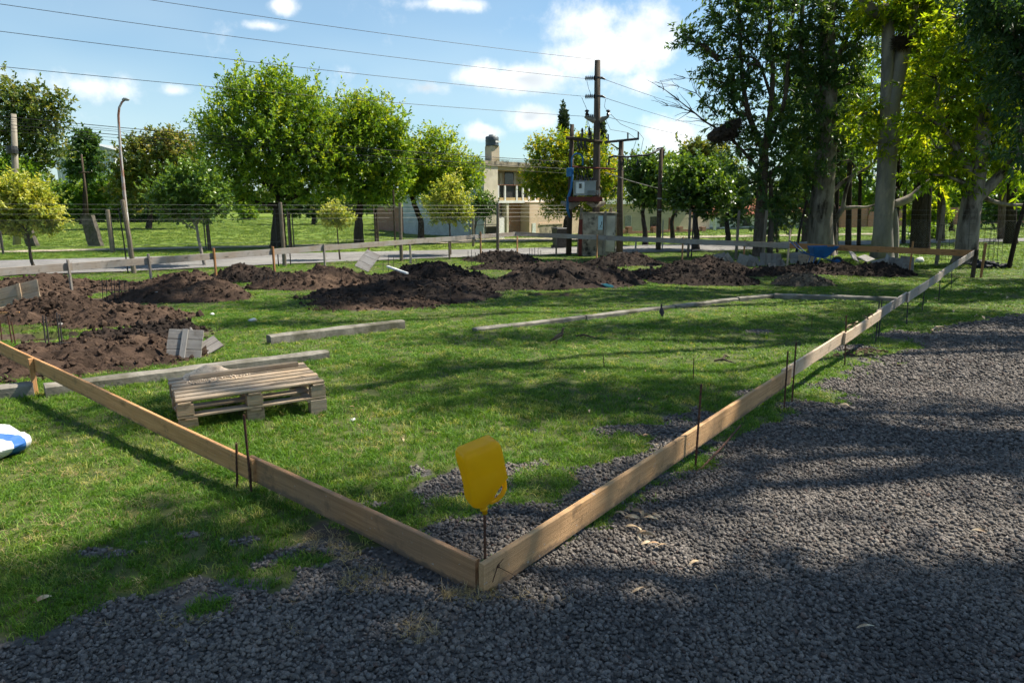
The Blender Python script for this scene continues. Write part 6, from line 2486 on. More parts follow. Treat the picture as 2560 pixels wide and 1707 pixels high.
def far_buildings():
    # white shed with a gable behind the left trees
    Y = 95.0
    g = Vector((W(140, 520, Y).x, Y, gz(Y)))
    root = thing('white_shed', 'tall white shed with a gable roof half hidden behind the left trees', 'shed', g)
    L = lambda x, y: W(x, y, Y) - g
    a, b_, ap = L(125, 346), L(261, 346), L(205, 328)
    mb = MB()
    mb.b2((a.x, 0, -1), (b_.x, 24, a.z))
    mb.build('wall', 'wall_pale_blue', root)
    mb = MB()
    mb.add([(a.x - .6, -.4, a.z + .01), (ap.x, -.4, ap.z), (b_.x + .6, -.4, b_.z + .01), (a.x - .6, 24.4, a.z + .01), (ap.x, 24.4, ap.z), (b_.x + .6, 24.4, b_.z + .01)],
           [(0, 1, 2), (5, 4, 3), (0, 3, 4, 1), (1, 4, 5, 2), (0, 2, 5, 3)])
    mb.build('roof', 'metal_grey', root)
    for q in range(8):
        mb = MB()
        x = a.x + (b_.x - a.x) * (q + .5) / 8
        mb.b2((x - .06, -.08, -1), (x + .06, -.005, a.z - .05))
        mb.build('rib', 'paint_white', root)
    # weathered brick wall along the lawn, white wall right of it
    a, b_ = G(905, 537), G(1000, 548)
    Yb = 58.0
    p, q = W(860, 540, Yb), W(985, 540, 50)
    h = W(900, 486, Yb).z - gz(Yb)
    rz = math.atan2(q.y - p.y, q.x - p.x)
    r2 = thing('brick_boundary_wall', 'weathered brown boundary wall at the right end of the lawn', 'wall', (p.x, p.y, gz(p.y)), rz)
    Lw = math.hypot(q.x - p.x, q.y - p.y)
    mb = MB()
    mb.b2((0, 0, -.4), (Lw, .2, 1.9))
    mb.build('masonry_wall', 'brickwork', r2)
    mb = MB()
    mb.b2((-.03, -.03, 1.902), (Lw + .03, .23, 1.98))
    mb.build('coping', 'concrete_old', r2)
    p, q = W(958, 540, 50), W(1112, 540, 46)
    rz = math.atan2(q.y - p.y, q.x - p.x)
    Lw = math.hypot(q.x - p.x, q.y - p.y)
    r3 = thing('white_boundary_wall', 'white painted boundary wall left of the cream house', 'wall', (p.x, p.y, gz(p.y)), rz)
    mb = MB()
    mb.b2((0, 0, -.4), (Lw, .2, 1.75))
    mb.build('masonry_wall', 'wall_pale_blue', r3)
    mb = MB()
    mb.b2((-.03, -.03, 1.752), (Lw + .03, .23, 1.80))
    mb.build('coping', 'paint_white', r3)
    # long dark wall far right behind the trunks and a small white outbuilding
    p, q = W(1930, 540, 62), W(2352, 540, 74)
    rz = math.atan2(q.y - p.y, q.x - p.x)
    Lw = math.hypot(q.x - p.x, q.y - p.y)
    r4 = thing('brick_boundary_wall', 'long brown boundary wall far behind the pale trunks at right', 'wall', (p.x, p.y, gz(p.y)), rz)
    mb = MB()
    mb.b2((0, 0, -.4), (Lw, .2, 1.7))
    mb.build('masonry_wall', 'brickwork', r4)
    for k_ in range(9):
        mb = MB()
        x = Lw * k_ / 8
        mb.b2((x - .2, -.1, -.4), (x + .2, .3, 1.9))
        mb.build('pillar', 'brickwork', r4)
    # wheelie bin by the road
    g = G(1285, 572)
    r5 = thing('wheelie_bin', 'black wheeled rubbish bin left of the thin transformer pole', 'rubbish bin', g, R(20))
    mb = MB()
    V = [(-.24, -.26, .08), (.24, -.26, .08), (.24, .26, .08), (-.24, .26, .08), (-.31, -.34, 1.0), (.31, -.34, 1.0), (.31, .34, 1.0), (-.31, .34, 1.0)]
    mb.add(V, [(3, 2, 1, 0), (4, 5, 6, 7), (0, 1, 5, 4), (1, 2, 6, 5), (2, 3, 7, 6), (3, 0, 4, 7)])
    mb.build('bin_body', 'plastic_black', r5)
    mb = MB()
    mb.box((0, -.02, 1.05), (.68, .76, .07), bev=.03)
    mb.build('lid', 'plastic_black', r5)
    for sd in (-1, 1):
        mb = MB()
        mb.lathe([(.1, -.03), (.11, 0), (.1, .03)], seg=14)
        mb.build('wheel', 'metal_dark', r5, (sd * .28, .28, .1), (0, math.pi / 2, 0))
    mb = MB()
    mb.box((.05, -.335, .68), (.14, .012, .16), Euler((R(-5), 0, 0)))
    mb.build('sticker', 'plastic_teal', r5)


far_buildings()
# ------------------------------------------------------------------ trees
def leaf_cloud(lobes, n_sprig, per, ll, lw, droop=.3, seed=0, spread=.28, shell=2.4, tint_base=None, gaps=.42):
    """leaf blades in sprigs through ellipsoid lobes -> V, F, tint (numpy)"""
    g = np.random.default_rng(seed)
    cs = np.array([l[0] for l in lobes], float)
    rs = np.array([l[1] for l in lobes], float)
    wt = (rs[:, 0] * rs[:, 1] * rs[:, 2]) ** (2 / 3.)
    li = g.choice(len(lobes), n_sprig, p=wt / wt.sum())
    d = g.normal(size=(n_sprig, 3))
    d /= np.linalg.norm(d, axis=1)[:, None]
    rr = g.random(n_sprig) ** (1 / shell)
    # ragged outline
    rag = 1 + .22 * np.sin(d[:, 0] * 7 + li) * np.sin(d[:, 2] * 6 + li * 2.1) + np.clip(.12 * g.normal(size=n_sprig), -.3, .12)
    c = cs[li] + d * rs[li] * (rr * rag)[:, None]
    # gaps between clumps, and shoots that break the outline
    Rm = float(np.median(rs[:, 0])) * .95 + .25
    k3 = 6.283 / Rm
    fld = np.sin(c[:, 0] * k3 + seed) * np.sin(c[:, 1] * k3 * .9 + seed * 1.7) + np.sin(c[:, 2] * k3 * 1.1 + seed * .6) * np.sin((c[:, 0] + c[:, 1]) * k3 * .7)
    shoot = (rr > .86) & (g.random(n_sprig) < .38)
    c[shoot] += (d * rs[li])[shoot] * g.uniform(.02, .20, (shoot.sum(), 1)) + np.array([0, 0, 1.0]) * (rs[li][shoot][:, 2:3] * g.uniform(0, .16, (shoot.sum(), 1)) * (1 - droop))
    ok = (fld > -gaps) | (g.random(n_sprig) < .15)
    c, d, li, rr, shoot, fld = c[ok], d[ok], li[ok], rr[ok], shoot[ok], fld[ok]
    n_sprig = len(c)
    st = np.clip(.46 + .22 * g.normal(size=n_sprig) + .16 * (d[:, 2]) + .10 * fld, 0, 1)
    ax = d * .8 + g.normal(size=(n_sprig, 3)) * .5 + np.array([0, 0, .35 - droop])
    ax[shoot] = d[shoot] * .7 + np.array([0, 0, .8 - droop * 1.2]) + g.normal(size=(shoot.sum(), 3)) * .2
    ax /= np.linalg.norm(ax, axis=1)[:, None]
    N = n_sprig * per
    C = np.repeat(c, per, 0)
    A = np.repeat(ax, per, 0)
    t = np.tile(np.linspace(0, 1, per), n_sprig)
    ssz = np.repeat(g.uniform(.7, 1.3, n_sprig) * np.where(shoot, 1.6, 1.0), per)
    B = C + A * (t * spread * ssz)[:, None]
    L = A * .55 + g.normal(size=(N, 3)) * .62 + np.array([0, 0, -droop])
    L /= np.linalg.norm(L, axis=1)[:, None]
    S = np.cross(L, g.normal(size=(N, 3)) + np.array([0, 0, .9]))
    S /= np.linalg.norm(S, axis=1)[:, None] + 1e-9
    l_ = ll * g.uniform(.65, 1.3, N)[:, None]
    w_ = lw * g.uniform(.7, 1.25, N)[:, None]
    V = np.stack([B, B + L * l_ * .45 + S * w_, B + L * l_, B + L * l_ * .45 - S * w_], 1).reshape(-1, 3)
    F = np.arange(N * 4).reshape(N, 4)
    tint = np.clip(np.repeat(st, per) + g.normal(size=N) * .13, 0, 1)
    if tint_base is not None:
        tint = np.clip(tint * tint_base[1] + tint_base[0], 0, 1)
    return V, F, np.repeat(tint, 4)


def limb(mb, A, B, r0, r1, seed, bow=.12, n=6, seg=7):
    A, B = Vector(A), Vector(B)
    r = random.Random(seed)
    L = (B - A).length
    up = Vector((r.uniform(-1, 1), r.uniform(-1, 1), r.uniform(.0, .9))) * bow * L
    P, Q = [], []
    for i in range(n + 1):
        t = i / n
        j = Vector((r.gauss(0, 1), r.gauss(0, 1), r.gauss(0, 1))) * L * .018
        P.append(A.lerp(B, t) + up * math.sin(math.pi * t) * .5 + (j if 0 < i < n else Vector()))
        Q.append(r0 + (r1 - r0) * t ** .8)
    mb.tube(P, Q, seg)
    return P


def lob(px, Y, base):
    """lobes given as (x, y, rx, ry, dY) in picture units -> world-relative ellipsoids"""
    out = []
    for q in px:
        x, y, rx, ry = q[:4]
        dY = q[4] if len(q) > 4 else 0.0
        yy = Y + dY
        s = mpd(yy, y)
        c = W(x, y, yy) - base
        out.append((tuple(c), (rx * s, min(rx, ry) * s * .95, ry * s)))
    return out


def tree(name, label, Y, base_dx, trunk, lobes, leaf, n, per, ll, lw, bark='bark_dark', r0=.2, droop=.2, seed=1, group=None, fork=None, cat='tree', twigs=5, spread=.3, shell=2.2, tint=None, base=None, gaps=.75):
    b_ = base or Vector((W(base_dx, 560, Y).x, Y, gz(Y)))
    root = thing(name, label, cat, b_, group=group)
    lb = lob(lobes, Y, b_)
    tp = [Vector((0, 0, -.2))] + [W(x, y, Y + (dq[0] if dq else 0)) - b_ for (x, y, *dq) in trunk]
    mb = MB()
    m = len(tp)
    rad = [r0 * (1.25 if i == 0 else (1 - .45 * i / (m - 1))) for i in range(m)]
    # flare at the foot
    tp2 = [tp[0], tp[0] + (tp[1] - tp[0]) * .12 + Vector((0, 0, .1))] + tp[1:]
    rad2 = [r0 * 1.45, r0 * 1.08] + rad[1:]
    # smooth trunk
    P, Q = [], []
    for i in range(len(tp2) - 1):
        k_ = 4
        for j in range(k_):
            t = j / k_
            P.append(tp2[i].lerp(tp2[i + 1], t) + (Vector((rnd.gauss(0, 1), rnd.gauss(0, 1), 0)) * r0 * .05 if i > 0 else Vector()))
            Q.append(rad2[i] + (rad2[i + 1] - rad2[i]) * t)
    P.append(tp2[-1])
    Q.append(rad2[-1])
    mb.tube(P, Q, 12)
    r = random.Random(seed)
    for i, (c, rs) in enumerate(lb):
        c = Vector(c)
        st = tp[-1] if i % 3 else tp[max(1, m - 2)].lerp(tp[-1], .6)
        e = c + Vector((0, 0, -rs[2] * .15))
        pts = limb(mb, st, e, rad[-1] * .62, rad[-1] * .2, seed * 31 + i)
        for k_ in range(twigs):
            d = Vector((r.gauss(0, 1), r.gauss(0, 1), r.gauss(0, .8) + .3)).normalized()
            f = r.uniform(.6, .95)
            limb(mb, pts[r.randrange(3, 6)], c + Vector((d.x * rs[0] * f, d.y * rs[1] * f, d.z * rs[2] * f)), rad[-1] * .2, .012, seed * 77 + i * 9 + k_, n=4, seg=5)
    mb.build('trunk', bark, root, smooth=True)
    V, F, T_ = leaf_cloud(lb, int(n * (1.15 if gaps < 1 else 1)), per, ll, lw, droop, seed, spread, shell, tint, gaps)
    ob('crown', mesh_np('crown', V, F, T_), root, mat=leaf)
    return root


# --- street trees across the road
Yb = G(640, 568).y
tree('ash_tree', 'largest round green tree left of centre across the road', Yb, 638, [(640, 500), (643, 458)],
     [(640, 320, 125, 120), (560, 290, 85, 90), (520, 360, 75, 100), (700, 300, 85, 90), (600, 215, 80, 60), (690, 240, 60, 60), (735, 370, 75, 85), (600, 400, 110, 70), (690, 420, 90, 55), (535, 440, 60, 50), (500, 300, 45, 55), (640, 185, 45, 35), (790, 390, 45, 55), (545, 215, 45, 45)],
     'leaf_ash', 6800, 9, .185, .040, r0=.40, seed=3, group='street trees across the road', tint=(.02, .95))
Yb = G(823, 570).y + 2
tree('ash_tree', 'second green street tree, just right of the largest one', Yb, 824, [(824, 500), (826, 470)],
     [(840, 340, 75, 85), (800, 280, 55, 60), (880, 290, 55, 55), (900, 370, 48, 65), (820, 420, 75, 50), (880, 430, 55, 40), (845, 245, 40, 30), (925, 320, 22, 35), (770, 350, 35, 60)],
     'leaf_ash', 3800, 9, .185, .040, r0=.27, seed=5, group='street trees across the road')
Yb = G(966, 566).y + 3
tree('ash_tree', 'third and lowest green street tree with a leaning trunk', Yb, 967, [(967, 510), (952, 470), (945, 450)],
     [(985, 380, 55, 60), (940, 400, 40, 50), (1040, 390, 45, 50), (1005, 325, 40, 32), (1070, 410, 35, 35), (985, 430, 60, 35), (955, 345, 28, 28), (1085, 375, 18, 20)],
     'leaf_ash', 2500, 9, .185, .039, r0=.2, seed=8, group='street trees across the road', tint=(.14, .95))
tree('leaning_trunk', 'thin dark trunk with little foliage between the second and third street trees', Yb + 1, 866, [(864, 500), (862, 470)], [(868, 440, 26, 26)], 'leaf_ash', 120, 8, .25, .05, r0=.12, seed=9)
# --- small trees along the near verge
Yv = 22.6
tree('yellow_tree', 'round yellow variegated tree at the left edge', 21.6, 75, [(72, 600), (66, 555), (62, 530)],
     [(60, 470, 62, 45), (20, 490, 48, 42), (100, 480, 38, 42), (50, 430, 48, 26), (110, 510, 30, 22), (5, 440, 34, 28), (30, 520, 34, 18)], 'leaf_yellow', 1300, 9, .12, .032, bark='bark_mid', r0=.055, seed=12, group='small trees along the near verge', spread=.2, gaps=1.6)
tree('round_tree', 'round dark green tree with a pale thin trunk left of the largest tree', 24.4, 467, [(464, 585), (455, 545), (452, 518)],
     [(435, 430, 66, 42), (390, 450, 42, 42), (480, 440, 40, 46), (430, 475, 62, 34), (440, 400, 46, 22), (495, 470, 28, 30), (370, 470, 24, 26)], 'leaf_dark', 1250, 9, .13, .036, bark='bark_euc_smooth', r0=.07, seed=14, group='small trees along the near verge', spread=.22, tint=(.15, .9), gaps=1.6)
tree('yellow_tree', 'tiny yellow variegated tree in front of the second street tree', 27.0, 780, [(777, 560), (775, 535), (774, 520)],
     [(768, 492, 30, 20), (790, 500, 22, 16), (752, 500, 22, 15), (770, 480, 22, 12), (776, 512, 20, 8)], 'leaf_yellow', 330, 8, .11, .03, bark='bark_mid', r0=.035, seed=16, group='small trees along the near verge', spread=.16, gaps=1.6)
tree('yellow_tree', 'egg shaped yellow variegated tree left of the cream house', 29.6, 1034, [(1034, 560), (1033, 530), (1033, 512)],
     [(1030, 470, 46, 40), (1030, 440, 36, 28), (1050, 480, 34, 34), (1008, 480, 32, 32), (1040, 420, 20, 16), (1065, 490, 22, 22)], 'leaf_yellow', 950, 8, .12, .032, bark='bark_mid', r0=.05, seed=18, group='small trees along the near verge', spread=.18, tint=(-.06, .9), gaps=1.6)
tree('small_tree', 'small dark green tree with forked stems beside the cream house', 41.0, 1089, [(1089, 545), (1090, 525), (1094, 510)],
     [(1105, 475, 28, 24), (1120, 485, 18, 20), (1090, 480, 18, 18), (1105, 455, 18, 14)], 'leaf_dark', 330, 8, .17, .045, bark='bark_mid', r0=.09, seed=20, tint=(.1, .9), gaps=1.6)
tree('turning_tree', 'yellowing autumn tree behind the transformer poles', 42.5, 1303, [(1300, 530), (1303, 500), (1305, 480)],
     [(1300, 390, 60, 55), (1250, 380, 40, 50), (1360, 380, 50, 60), (1270, 440, 55, 40), (1240, 340, 30, 24), (1300, 330, 45, 28), (1355, 330, 32, 28), (1395, 420, 42, 45), (1290, 480, 40, 20), (1330, 470, 40, 26), (1225, 420, 30, 26), (1375, 490, 28, 22)],
     'leaf_turning', 3200, 9, .185, .040, r0=.26, seed=22, tint=(-.16, .95))
# --- dark trees right of the transformer
for i, (x, Y, lobes, n) in enumerate((
        (1482, 37.5, [(1480, 420, 42, 45), (1460, 400, 26, 30), (1510, 410, 34, 42), (1485, 380, 30, 20), (1490, 455, 38, 22)], 950),
        (1600, 33.5, [(1590, 430, 52, 50), (1560, 410, 36, 36), (1640, 440, 44, 46), (1600, 385, 42, 24), (1560, 460, 36, 24), (1620, 480, 40, 16)], 1250),
        (1672, 38.5, [(1670, 430, 36, 45), (1690, 450, 28, 38), (1660, 395, 28, 20), (1680, 490, 28, 24)], 750),
        (1545, 43.0, [(1545, 410, 34, 40), (1520, 430, 26, 30), (1550, 375, 26, 18)], 620))):
    tree('glossy_tree', ['glossy dark green tree left of the slim cable pole', 'largest glossy dark tree right of the slim cable pole', 'glossy dark tree behind the slender gum stems', 'hindmost glossy dark tree behind the slim cable pole'][i],
         Y, x, [(x, 540), (x - 3, 510), (x - 6 + i * 4, 485)], lobes, 'leaf_dark', n, 9, .2, .055, r0=.17, seed=30 + i, group='glossy dark trees right of the transformer')
# --- background trees
BG = [('tall loose tree with small dark leaves at the left edge', 52, 30, [(50, 250, 60, 55), (10, 220, 40, 50), (100, 260, 45, 45), (40, 330, 70, 60), (110, 330, 40, 50), (90, 220, 30, 25), (140, 230, 30, 22), (10, 300, 40, 50), (60, 400, 60, 50), (130, 285, 20, 20)], 'leaf_bg', 1500, (.0, .85), 400),
      ('dark narrow tree in front of the white shed', 70, 195, [(195, 350, 30, 30), (198, 322, 24, 22), (185, 388, 32, 28), (212, 372, 22, 26)], 'leaf_euc', 700, (.0, .7), 420),
      ('broad olive tree mass left of the largest street tree', 60, 345, [(340, 370, 70, 50), (400, 350, 50, 45), (300, 400, 45, 50), (380, 320, 50, 22), (440, 380, 50, 50), (320, 330, 30, 20), (290, 450, 40, 40)], 'leaf_bg', 1500, (.05, 1.0), 430),
      ('bright green bush at the left behind the yellow tree', 50, 15, [(15, 400, 55, 40), (60, 420, 40, 34), (-20, 440, 60, 50)], 'leaf_hedge', 700, (.0, .9), 450),
      ('low green bush on the far lawn left of the largest trunk', 85, 566, [(566, 487, 12, 12), (575, 494, 10, 9)], 'leaf_hedge', 160, (.3, .8), 495),
      ('grey green tree behind the glossy dark trees', 70, 1600, [(1600, 350, 40, 30), (1640, 355, 36, 34), (1570, 380, 40, 30), (1520, 372, 26, 18), (1660, 385, 40, 30)], 'leaf_bg', 800, (.0, .8), 420),
      ('dark tree behind the second street tree', 70, 720, [(720, 470, 60, 26), (800, 470, 50, 24), (660, 470, 40, 22), (880, 470, 30, 24)], 'leaf_euc', 800, (.1, .9), 480),
      ('dark tree behind the low houses right of the transformer', 75, 1420, [(1420, 400, 40, 34), (1450, 390, 26, 26), (1395, 440, 30, 30)], 'leaf_bg', 500, (.0, .8), 440),
      ('sunlit bush beside the far wall between the twin trunks and big trunk', 55, 2185, [(2130, 480, 26, 26), (2160, 492, 22, 16), (2105, 495, 18, 18)], 'leaf_glow', 500, (.1, .8), 500),
      ('low round shrub on the sunny field at right', 44, 2130, [(2130, 540, 20, 12), (2112, 543, 12, 9)], 'leaf_hedge', 240, (.1, .7), 550),
      ('broad green tree far behind the left gum trunk', 80, 1930, [(1930, 440, 70, 40), (1840, 420, 50, 34), (2000, 450, 40, 34), (1900, 400, 50, 24)], 'leaf_hedge', 900, (.0, .9), 470),
      ('broad green tree far behind the right gum trunks', 85, 2240, [(2230, 450, 60, 44), (2310, 440, 60, 50), (2180, 430, 44, 40), (2340, 480, 50, 30)], 'leaf_dark', 1000, (.15, .85), 480),
      ('pine like dark tree far right behind the rebar cages', 60, 2330, [(2330, 470, 50, 40), (2280, 480, 40, 30), (2350, 430, 50, 40)], 'leaf_dark', 800, (.0, .8), 500)]
for i, (l_, Y, x, lobes, mt, n, tn, ty) in enumerate(BG):
    tree('background_tree', l_, Y, x, [(x, (ty + 560) / 2), (x, ty)], lobes, mt, n, 8, .32 * Y / 55, .085 * Y / 55, bark='bark_dark', r0=.1 + .0028 * Y if n > 450 else .05, seed=50 + i, group='trees and bushes in the background', twigs=3, spread=.4, tint=tn)
# bamboo-like hedge clumps at the back of the lawn, each clump a plant
for i in range(11):
    x = 125 + i * 33 + rnd.uniform(-8, 8)
    hgt = rnd.uniform(80, 125) if i > 4 else rnd.uniform(55, 80)
    tree('hedge_clump', '%s leafy hedge clump from the left at the back of the far lawn' % ['first', 'second', 'third', 'fourth', 'fifth', 'sixth', 'seventh', 'eighth', 'ninth', 'tenth', 'eleventh'][i], 78, x, [(x, 490), (x, 480)],
         [(x, 480 - hgt * .4, 24, hgt * .55), (x + 14, 484 - hgt * .2, 20, hgt * .45), (x - 12, 482, 20, 24)], 'leaf_hedge' if i < 6 else 'leaf_dark', 800, 7, .40, .11, r0=.1, seed=90 + i, group='hedge clumps behind the far lawn', twigs=2, tint=(.0 + .04 * (i % 3), .9), cat='hedge')
# far wood that closes the horizon
def far_wood():
    g = np.random.default_rng(4)
    lobes = []
    for x in np.arange(-700, 3100, 26):
        Y = 128 + g.uniform(-14, 14)
        h = g.uniform(28, 62)
        c = W(x + g.uniform(-10, 10), 505 - h * .3, Y)
        s = mpd(Y, 480)
        lobes.append((tuple(c), (30 * s, 22 * s, h * s)))
    V, F, T_ = leaf_cloud(lobes, 15000, 6, 1.0, .3, .1, 77, 1.0, 2.6, (.0, .75), 3)
    tag(ob('far_wood', mesh_np('far_wood', V, F, T_), mat='leaf_bg'), 'distant belt of trees closing the horizon', 'wood', kind='stuff')


far_wood()
# --- two columnar cypresses
for i, (x, yt, Y, w, l_) in enumerate(((1294, 253, 74, 9.5, 'left and taller columnar cypress above the turning tree'), (1383, 286, 78, 7.5, 'right and shorter columnar cypress behind the tall pole'))):
    tree('cypress', l_, Y, x, [(x, 500), (x, 430)], [(x, yt + 22 + k_ * 26, w * (.72 + .08 * k_), 24) for k_ in range(6)], 'leaf_cypress', 900, 7, .35, .10, r0=.3, seed=120 + i, group='columnar cypresses', twigs=1, spread=.2, droop=-.3, shell=3, gaps=3)


# --- tall gum trees on the right
def gum(label, base, trunks, lobes, n, seed, bark='bark_euc', leaf='leaf_euc', per=10, ll=.26, lw=.035, tint=None, spread=.38, droop=.42, dead=(), shell=1.9, extra=0, name='gum_tree', twigs=6, far=None):
    """trunks: list of (points (x, y, dY), r start, r end); lobes as in tree()"""
    Y = base.y
    root = thing(name, label, 'tree', base, group='gum trees on the right side of the plot')
    mb = MB()
    for (pts, ra, rb) in trunks:
        P = []
        for q in pts:
            P.append((W(q[0], q[1], Y + (q[2] if len(q) > 2 else 0)) - base))
        if ra > .25:
            P[0].z = -.25
        # Catmull-Rom through the points
        Q, Rr = [], []
        m = len(P) - 1
        for i in range(m):
            p0, p1, p2, p3 = P[max(i - 1, 0)], P[i], P[i + 1], P[min(i + 2, m)]
            for j in range(5):
                t = j / 5
                c = .5 * ((2 * p1) + (p2 - p0) * t + (2 * p0 - 5 * p1 + 4 * p2 - p3) * t * t + (3 * p1 - p0 - 3 * p2 + p3) * t ** 3)
                Q.append(c)
                u = (i + t) / m
                k_ = ra + (rb - ra) * u
                if ra > .25 and i == 0:
                    k_ *= 1 + .55 * math.exp(-t * 9)
                Rr.append(k_ * (1 + .05 * mnoise.noise(Vector((u * 9, seed, ra * 9)))))
        Q.append(P[-1])
        Rr.append(rb)
        mb.tube(Q, Rr, 14 if ra > .2 else 8)
    lb = lob(lobes, Y, base)
    r = random.Random(seed)
    ends = []
    for (pts, ra, rb) in trunks:
        for q in pts[1:]:
            ends.append(W(q[0], q[1], Y + (q[2] if len(q) > 2 else 0)) - base)
    for i, (c, rs) in enumerate(lb):
        c = Vector(c)
        st = min(ends, key=lambda e: (e - c).length + (2.5 if e.z > c.z else 0))
        if (st - c).length < 6.5:
            limb(mb, st, c, .085, .03, seed * 13 + i, bow=.25)
        for k_ in range(twigs):
            d = Vector((r.gauss(0, 1), r.gauss(0, 1), r.gauss(0, 1))).normalized()
            limb(mb, c, c + Vector((d.x * rs[0], d.y * rs[1], d.z * rs[2])) * r.uniform(.6, 1.0), .028, .008, seed * 7 + i * 11 + k_, n=4, seg=4)
    for (pts, ra, rb) in dead:
        P = [W(q[0], q[1], Y + (q[2] if len(q) > 2 else 0)) - base for q in pts]
        m = len(P)
        mb.tube(P, [ra + (rb - ra) * i / (m - 1) for i in range(m)], 5)
        for i in range(1, m):
            for k_ in range(4):
                d = (P[i] - P[i - 1]).normalized() + Vector((r.gauss(0, .5), r.gauss(0, .3), r.gauss(0, .5)))
                limb(mb, P[i], P[i] + d * r.uniform(.3, .9), ra * .35, .006, seed + i * 5 + k_, n=4, seg=4)
    mb.build('trunk', bark, root, smooth=True)
    V, F, T_ = leaf_cloud(lb, int(n * .37), int(per * 2.3), ll, lw, droop, seed, spread * 1.6, shell, tint, .30)
    if far is not None:
        V2, F2, T2 = leaf_cloud(far, extra, per, ll * 1.2, lw * 1.3, droop, seed + 1, spread, shell, tint)
        F = np.concatenate([F, F2 + len(V)])
        V = np.concatenate([V, V2])
        T_ = np.concatenate([T_, T2])
    ob('crown', mesh_np('crown', V, F, T_), root, mat=leaf)
    return root


# slender multi-stemmed gum at the left of the group
b1 = G(1742, 588)
gum('slender many stemmed gum with a dead limb, leftmost of the tall trees', b1,
    [([(1742, 588), (1746, 500), (1752, 420), (1755, 350)], .26, .19), ([(1755, 350), (1722, 270), (1706, 190), (1700, 90), (1690, -60)], .14, .05),
     ([(1755, 350), (1770, 250), (1775, 150), (1768, 40), (1775, -80)], .13, .05), ([(1756, 340), (1800, 240), (1812, 120), (1830, -50)], .12, .05),
     ([(1752, 400), (1690, 330), (1650, 300)], .08, .04), ([(1770, 220), (1745, 150), (1715, 130), (1650, 140)], .07, .03), ([(1768, 588), (1772, 480), (1768, 400)], .13, .07)],
    [(1600, 90, 45, 26), (1650, 60, 50, 45), (1700, 30, 55, 50), (1650, 130, 55, 30), (1660, 200, 50, 50), (1690, 260, 45, 45), (1720, 150, 50, 60), (1760, 80, 55, 70), (1740, 330, 45, 40), (1700, 350, 32, 30),
     (1780, 280, 45, 60), (1760, 420, 45, 40), (1745, 480, 40, 22), (1790, 460, 34, 40), (1680, -30, 70, 40), (1780, -20, 70, 50), (1575, 88, 22, 18), (1720, 420, 30, 30), (1660, 310, 22, 16), (1810, 380, 36, 50), (1628, 165, 22, 22)],
    2500, 201, 'bark_mid', tint=(.02, .85), ll=.25, lw=.038,
    dead=[([(1655, 300), (1620, 280), (1590, 255), (1560, 232), (1525, 205)], .05, .012), ([(1600, 262), (1570, 250), (1535, 243)], .03, .01), ([(1650, 270), (1600, 215), (1560, 200)], .03, .01), ([(1700, 200), (1640, 185), (1575, 180)], .03, .008)])
# massive pale trunk
b2 = G(1885, 586)
gum('massive pale gum trunk with peeling bark, behind the wheelbarrow', b2,
    [([(1888, 590), (1884, 520), (1890, 440), (1898, 340), (1902, 220), (1900, 100), (1905, -60)], .60, .25), ([(1910, 520), (1935, 480), (1945, 478), (1965, 476), (1995, 475), (2030, 460), (2060, 430)], .13, .015),
     ([(1905, 450), (1940, 415), (1985, 390), (2010, 370), (2030, 330)], .10, .015), ([(1935, 480), (1945, 430), (1965, 390), (1990, 350), (2000, 300)], .09, .015), ([(1918, 600), (1916, 520), (1912, 470)], .13, .1),
     ([(1900, 300), (1860, 200), (1840, 100), (1850, -60)], .14, .06), ([(1902, 200), (1930, 120), (1960, 40), (1970, -70)], .14, .06), ([(1898, 260), (1850, 170), (1800, 130), (1760, 130)], .09, .04)],
    [(1860, 60, 60, 60), (1900, 140, 60, 60), (1850, 180, 50, 60), (1930, 40, 60, 55), (1880, 250, 55, 55), (1950, 190, 45, 60), (1840, 300, 45, 55), (1900, 340, 50, 50), (1960, 290, 40, 40), (1850, 400, 40, 40), (1880, -20, 90, 50),
     (1970, 100, 45, 50), (1830, 470, 30, 30), (1950, 370, 30, 30), (1830, 120, 45, 50), (1990, 30, 45, 50)],
    3300, 202, tint=(.0, .85))
# second massive smooth trunk that forks
b3 = G(2035, 594)
gum('massive smooth grey gum trunk forking high up, second of the big trunks', b3,
    [([(2033, 598), (2030, 520), (2036, 430), (2042, 330), (2050, 230), (2072, 120), (2080, 95)], .37, .29), ([(2076, 110), (2040, 75), (2005, 30), (1970, -30), (1950, -80)], .26, .16),
     ([(2084, 110), (2095, 50), (2100, -10), (2110, -90)], .24, .14), ([(2052, 470), (2090, 455), (2120, 430), (2160, 402), (2205, 392), (2250, 375), (2290, 340)], .18, .02), ([(2052, 600), (2054, 530), (2050, 480)], .2, .16)],
    [(2030, 20, 70, 50), (2110, 40, 60, 55), (2140, 120, 40, 60), (2120, 210, 40, 50), (2140, -20, 70, 50), (1985, 260, 32, 36), (2110, 310, 36, 40), (2010, 330, 28, 32)],
    2300, 203, 'bark_euc_smooth', tint=(.05, .95), leaf='leaf_glow', ll=.26)
